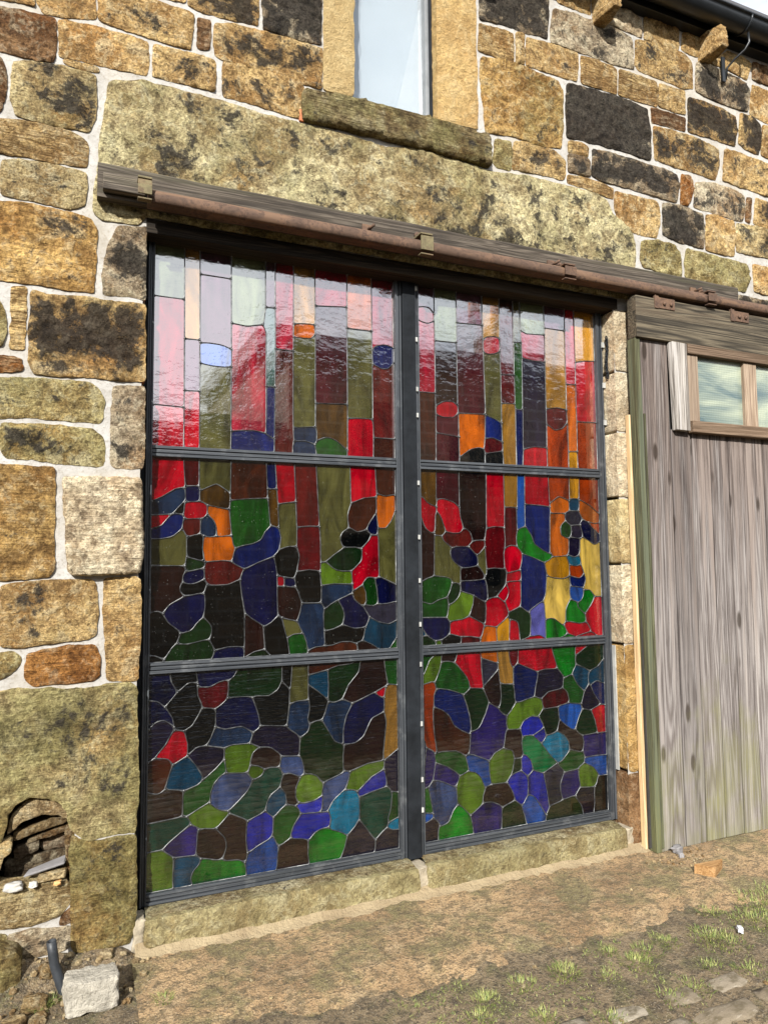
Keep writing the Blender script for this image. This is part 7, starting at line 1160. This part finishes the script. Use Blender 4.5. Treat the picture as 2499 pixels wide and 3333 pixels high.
lump = rock('concrete_block', (0, 0, 0), (1, 1, 1), M['breeze'], None, 1, amp=0)
bpy.data.objects.remove(lump)
bm = bmesh.new(); bm_box(bm, (-.262, -.315, -.015), (-.092, -.20, .088), .012); bmesh.ops.subdivide_edges(bm, edges=bm.edges[:], cuts=7, use_grid_fill=True)
for v in bm.verts:
    p = v.co; k = .010 * fbm(p.x * 14, p.y * 14, p.z * 14, 5) + .004 * fbm(p.x * 60, p.y * 60, p.z * 60, 2); n_ = (p - Vector((-.177, -.257, .05))).normalized(); v.co = p + n_ * k
    v.co.x += .10 * (v.co.z) * -.12; v.co.y += .10 * v.co.z
o = from_bm('concrete_block', bm, M['breeze'], None, True); tag(o, 'pale rough concrete block on the ground at lower left', 'block')
tag(tube('pipe', [(-.312, -.118, .162), (-.306, -.118, .120), (-.300, -.12, .08), (-.285, -.125, .035), (-.270, -.132, -.005), (-.262, -.138, -.04)], [.0165, .017, .017, .018, .019, .019], M['black_pipe'], None, 16, hollow=.25), 'cut black plastic pipe standing out of the ground', 'pipe')
pl = stone('plinth_stone', [(-.70, -.05), (-.43, -.05), (-.41, .03), (-.405, .105), (-.43, .132), (-.50, .16), (-.70, .165)], (.26, .18, .08), .3, .45, .5, None, sp=.014, proud=.03, edge=.03, rough=.01, back=.10, y0=-.07, seed=500)
tag(pl, 'mossy brown foundation stone at the lower left corner of the wall', 'stone')
w_ = prism('wood_offcut', [(0, 0), (.055, 0), (.055, .045), (0, .045)], 0, .1, M['offcut'])
bpy.data.objects.remove(w_)
bm = bmesh.new(); q = [bm.verts.new(p) for p in ((2.50, -.36, .0), (2.552, -.438, 0), (2.668, -.378, 0), (2.50, -.362, .048), (2.554, -.440, .048), (2.672, -.378, .052))]
for f in ((0, 2, 1), (3, 4, 5), (0, 1, 4, 3), (1, 2, 5, 4), (2, 0, 3, 5)): bm.faces.new([q[i] for i in f])
bmesh.ops.recalc_face_normals(bm, faces=bm.faces[:]); bmesh.ops.bevel(bm, geom=bm.edges[:], offset=.003, segments=2, affect='EDGES')
tag(from_bm('wood_offcut', bm, M['offcut']), 'fresh orange wedge of sawn timber lying before the sliding door', 'wood offcut')
tag(rock('pebble', (2.615, -.145, .022), (.040, .026, .022), M['slate'], None, 3, rot=.3), 'smooth grey pebble against the bottom of the sliding door', 'pebble')
tag(rock('pebble', (2.600, -.178, .010), (.028, .018, .018), M['slate'], None, 8, rot=1.2), 'small dark angular pebble just in front of the grey one', 'pebble')
def bmwedge(name, pl, z0, h, mat, label, cat):
    bm = bmesh.new(); a = [bm.verts.new((x, y, z0 + dz)) for x, y, dz in pl]; b = [bm.verts.new((x, y, z0 + dz + h)) for x, y, dz in pl]; n = len(pl)
    bm.faces.new(a[::-1]); bm.faces.new(b)
    for i in range(n): bm.faces.new((a[i], a[(i + 1) % n], b[(i + 1) % n], b[i]))
    bmesh.ops.recalc_face_normals(bm, faces=bm.faces[:]); bmesh.ops.bevel(bm, geom=bm.edges[:], offset=.003, segments=2, affect='EDGES')
    o = from_bm(name, bm, mat); tag(o, label, cat)
    if mat is M['stone']: o['tone'] = [.62, .52, .32]; o['soot'] = 0.0; o['moss'] = 0.0; o['strata'] = .4
bmwedge('slate_chip', [(-.415, .0, 0), (-.275, -.022, .035), (-.268, .05, .038), (-.32, .06, .02), (-.40, .045, .004)], .352, .008, M['slate'], 'thin grey slate leaning in the wall cavity', 'slate')
bmwedge('stone_chip', [(-.368, -.028, 0), (-.272, -.036, .008), (-.266, .02, .008), (-.36, .03, 0)], .335, .020, M['stone'], 'flat cream stone chip on the cavity ledge', 'stone chip')
tag(rock('white_rubble', (-.445, -.022, .335), (.042, .025, .018), M['white_stone'], None, 12), 'lump of white rubble at the left of the cavity ledge', 'rubble')
tag(rock('rubble_pebble', (-.38, -.03, .335), (.018, .014, .012), M['white_stone'], None, 15), 'small pale pebble between white rubble and cream chip on the ledge', 'pebble')
tag(rock('ochre_pebble', (-.297, -.034, .328), (.016, .012, .010), M['offcut'], None, 18), 'tiny ochre pebble below the cream chip on the ledge', 'pebble')
# fallen crumbs along the wall foot: nobody could count them
bm = bmesh.new()
for k in range(420):
    if k < 170: x = random.uniform(-.6, .03); y = random.uniform(-.30, -.01)
    elif k < 270: x = random.gauss(2.58, .10); y = random.gauss(-.20, .05)
    else: x = random.uniform(.0, 3.4); y = random.uniform(-1.2, -.10)
    r = random.choice((.003, .004, .005, .008, .012)) * (1.3 if k < 170 else .8); z = max(soil_z(x, y), apron_z(x, y) if x > -.03 and y > -.7 else -1)
    m_ = Matrix.Translation((x, y, z + r * .4)) @ Matrix.Rotation(random.random() * 6, 4, 'Z') @ Matrix.Diagonal((1, random.uniform(.6, 1), random.uniform(.5, .8), 1))
    bmesh.ops.create_icosphere(bm, subdivisions=1, radius=r, matrix=m_)
for v in bm.verts: v.co += Vector((random.uniform(-1, 1), random.uniform(-1, 1), random.uniform(-1, 1))) * .0012
o = from_bm('stone_crumbs', bm, M['stone']); o['tone'] = [.45, .36, .22]; o['soot'] = .25; o['moss'] = 0.0; o['strata'] = 0.0
tag(o, 'loose stone crumbs scattered along the wall foot', 'gravel', kind='stuff')
for k, (x, y, r, s_) in enumerate(((-.36, -.20, .05, 4), (-.42, -.30, .06, 9), (-.325, -.075, .04, 21), (-.12, -.05, .03, 30), (-.345, -.275, .035, 41))):
    tag(rock('rubble_stone', (x, y, soil_z(x, y) + r * .25), (r, r * .8, r * .6), M['stone'], None, s_, rot=k), ('brown rubble stone left of the black pipe', 'lowest brown rubble stone at the lower left edge', 'small rubble stone behind the black pipe', 'small rubble stone under the mossy jamb block', 'flat rubble stone left of the concrete block')[k], 'stone')
tag(rock('paper_scrap', (2.254, -.831, .006), (.022, .012, .012), M['paper'], None, 50, rot=1.0, amp=.6), 'scrap of white paper lying in the grass', 'litter')

# setts showing through the soil
paving = empty('sett_paving', (2, -1.5, -.03), None, None); paving['kind'] = 'structure'
sb_ = bmesh.new(); bm_box(sb_, (-.5, -.5, -.5), (.5, .5, .5)); bmesh.ops.subdivide_edges(sb_, edges=sb_.edges[:], cuts=3, use_grid_fill=True)
smesh = []
for k in range(6):
    b2 = sb_.copy()
    for v in b2.verts:
        p = v.co.copy(); r = max(abs(p.x), abs(p.y)); p.z -= .22 * max(0, r - .34) / .16 if p.z > 0 else 0
        p += Vector((fbm(p.x * 3 + k * 7, p.y * 3, p.z * 3), fbm(p.x * 3, p.y * 3 + k * 5, p.z * 3), .9 * fbm(p.x * 4, p.y * 4, k * 3.0))) * .05; v.co = p
    me = bpy.data.meshes.new('sett'); b2.to_mesh(me); b2.free(); me.materials.append(M['sett'])
    for p in me.polygons: p.use_smooth = True
    smesh.append(me)
y = -.985
for r_i in range(9):
    x = .9 + random.uniform(0, .2) - .3 * min(r_i, 4)
    while x < 4.2:
        ln = random.uniform(.2, .32); o = bpy.data.objects.new('sett', random.choice(smesh)); COL.objects.link(o)
        zt = soil_z(x + ln / 2, y - .06) + random.uniform(-.008, .006) + (.013 if r_i > 0 else .004)
        o.scale = (ln - .012, .116, .08); o.rotation_euler = (random.uniform(-.04, .04), random.uniform(-.03, .03), random.uniform(-.03, .03)); o.location = (x + ln / 2, y - .063, zt - .036)
        adopt(o, paving); x += ln
    y -= .134

# grass
verts = []; faces = []; tint = []
def blade(x, y, z, h, a, lean, w, tn):
    d = Vector((math.cos(a), math.sin(a), 0)); s = Vector((-math.sin(a), math.cos(a), 0)) * w; b = len(verts); p = Vector((x, y, z))
    for k, (t_, ww) in enumerate(((0, 1), (.5, .8), (1, .06))):
        c0 = p + d * (lean * h * t_ * t_) + Vector((0, 0, h * (t_ - .35 * lean * t_ * t_)))
        verts.append(c0 - s * ww); verts.append(c0 + s * ww); tint.extend((tn, tn))
    faces.append((b, b + 1, b + 3, b + 2)); faces.append((b + 2, b + 3, b + 5, b + 4))
def gz(x, y): return max(soil_z(x, y), apron_z(x, y) if x > -.03 and y > -.7 else -9) - .003
def tuft(x, y, r, n, h):
    h *= .52; n = int(n * 1.5)
    for _ in range(n):
        a = random.random() * 6.3; q = r * random.random() ** .7; px, py = x + q * math.cos(a), y + q * math.sin(a)
        blade(px, py, gz(px, py), h * random.uniform(.5, 1.15), a + random.uniform(-.9, .9), random.uniform(.3, 1.3), random.uniform(.0009, .0018), min(1, max(0, random.gauss(.45, .28))))
T = [(1.426, -.78, .06, 130, .06), (1.076, -.796, .055, 100, .05), (1.243, -.775, .055, 90, .05), (1.72, -.83, .07, 140, .05), (1.677, -.726, .035, 50, .05), (2.3, -.645, .06, 90, .04), (2.54, -.68, .11, 170, .05),
     (2.118, -.802, .09, 160, .05), (2.4, -.778, .09, 170, .05), (1.8, -1.036, .06, 80, .045), (1.21, -.956, .05, 80, .05), (1.398, -1.051, .05, 70, .05), (1.01, -.868, .05, 70, .045), (1.935, -.751, .06, 110, .045), (1.82, -.774, .06, 90, .045),
     (2.65, -.655, .10, 150, .05), (2.157, -.866, .08, 120, .045), (1.96, -.953, .05, 70, .04), (2.07, -1.03, .06, 70, .04), (1.667, -1.048, .05, 60, .04), (.05, -.36, .035, 45, .05), (-.335, -.215, .03, 55, .075), (-.30, -.19, .02, 30, .07), (2.9, -.70, .12, 160, .05), (3.1, -.66, .10, 120, .05), (2.75, -.80, .12, 150, .05), (1.55, -.86, .05, 60, .04), (-.12, -.06, .015, 12, .03)]
for a in T: tuft(*a)
for _ in range(2000):
    x = random.uniform(.7, 3.4); y = -.66 - abs(random.gauss(0, .22))
    if fbm(x * 3.5, y * 3.5, 4) > -.05: tuft(x, y, .012, random.randint(1, 4), .026)
me = bpy.data.meshes.new('grass'); me.from_pydata([tuple(v) for v in verts], [], faces); me.update(); at = me.attributes.new('tint', 'FLOAT', 'POINT'); at.data.foreach_set('value', tint)
tag(link('grass', me, M['grass']), 'thin yellow-green grass growing in the soil before the barn', 'grass', kind='stuff')

# ---------------------------------------------------------------- buildings across the yard (they show in the glass)
opp = empty('cottage', (8, -10, 0), 'dark cottage across the yard with slate roof and chimney, seen mirrored in the glass', 'building')
box('wall', (2.66, -12.5, -.05), (15, -8.0, 5.0), M['opp_wall'], opp, 0)
prism('roof', [(2.5, 5.02), (15.2, 5.02), (15.2, 5.34), (2.5, 5.34)], -7.8, -12.7, M['roof'], opp)
ck = box('chimney', (6.9, -9.0, 5.345), (7.6, -8.3, 6.0), M['opp_wall'], opp, .02)
tube('chimney_pot', [(7.06, -8.6, 6.002), (7.06, -8.6, 6.42)], .12, M['pot'], opp, 12); tube('chimney_pot', [(7.42, -8.6, 6.002), (7.42, -8.6, 6.55)], .12, M['pot'], opp, 12)
for x in (4.0, 6.2, 8.4, 10.6):
    for z in (.9, 3.0):
        box('window', (x, -8.02, z), (x + .9, -7.97, z + 1.25), M['black_frame'], opp, .005)
low = empty('outbuilding', (-5, -9, 0), 'low dark outbuilding across the yard, seen mirrored in the glass', 'building')
box('wall', (-12, -11.5, -.05), (2.64, -8.05, 3.55), M['opp_wall'], low, 0); prism('roof', [(-12.1, 3.56), (2.6, 3.56), (2.6, 3.85), (-12.1, 3.85)], -7.9, -11.7, M['roof'], low)
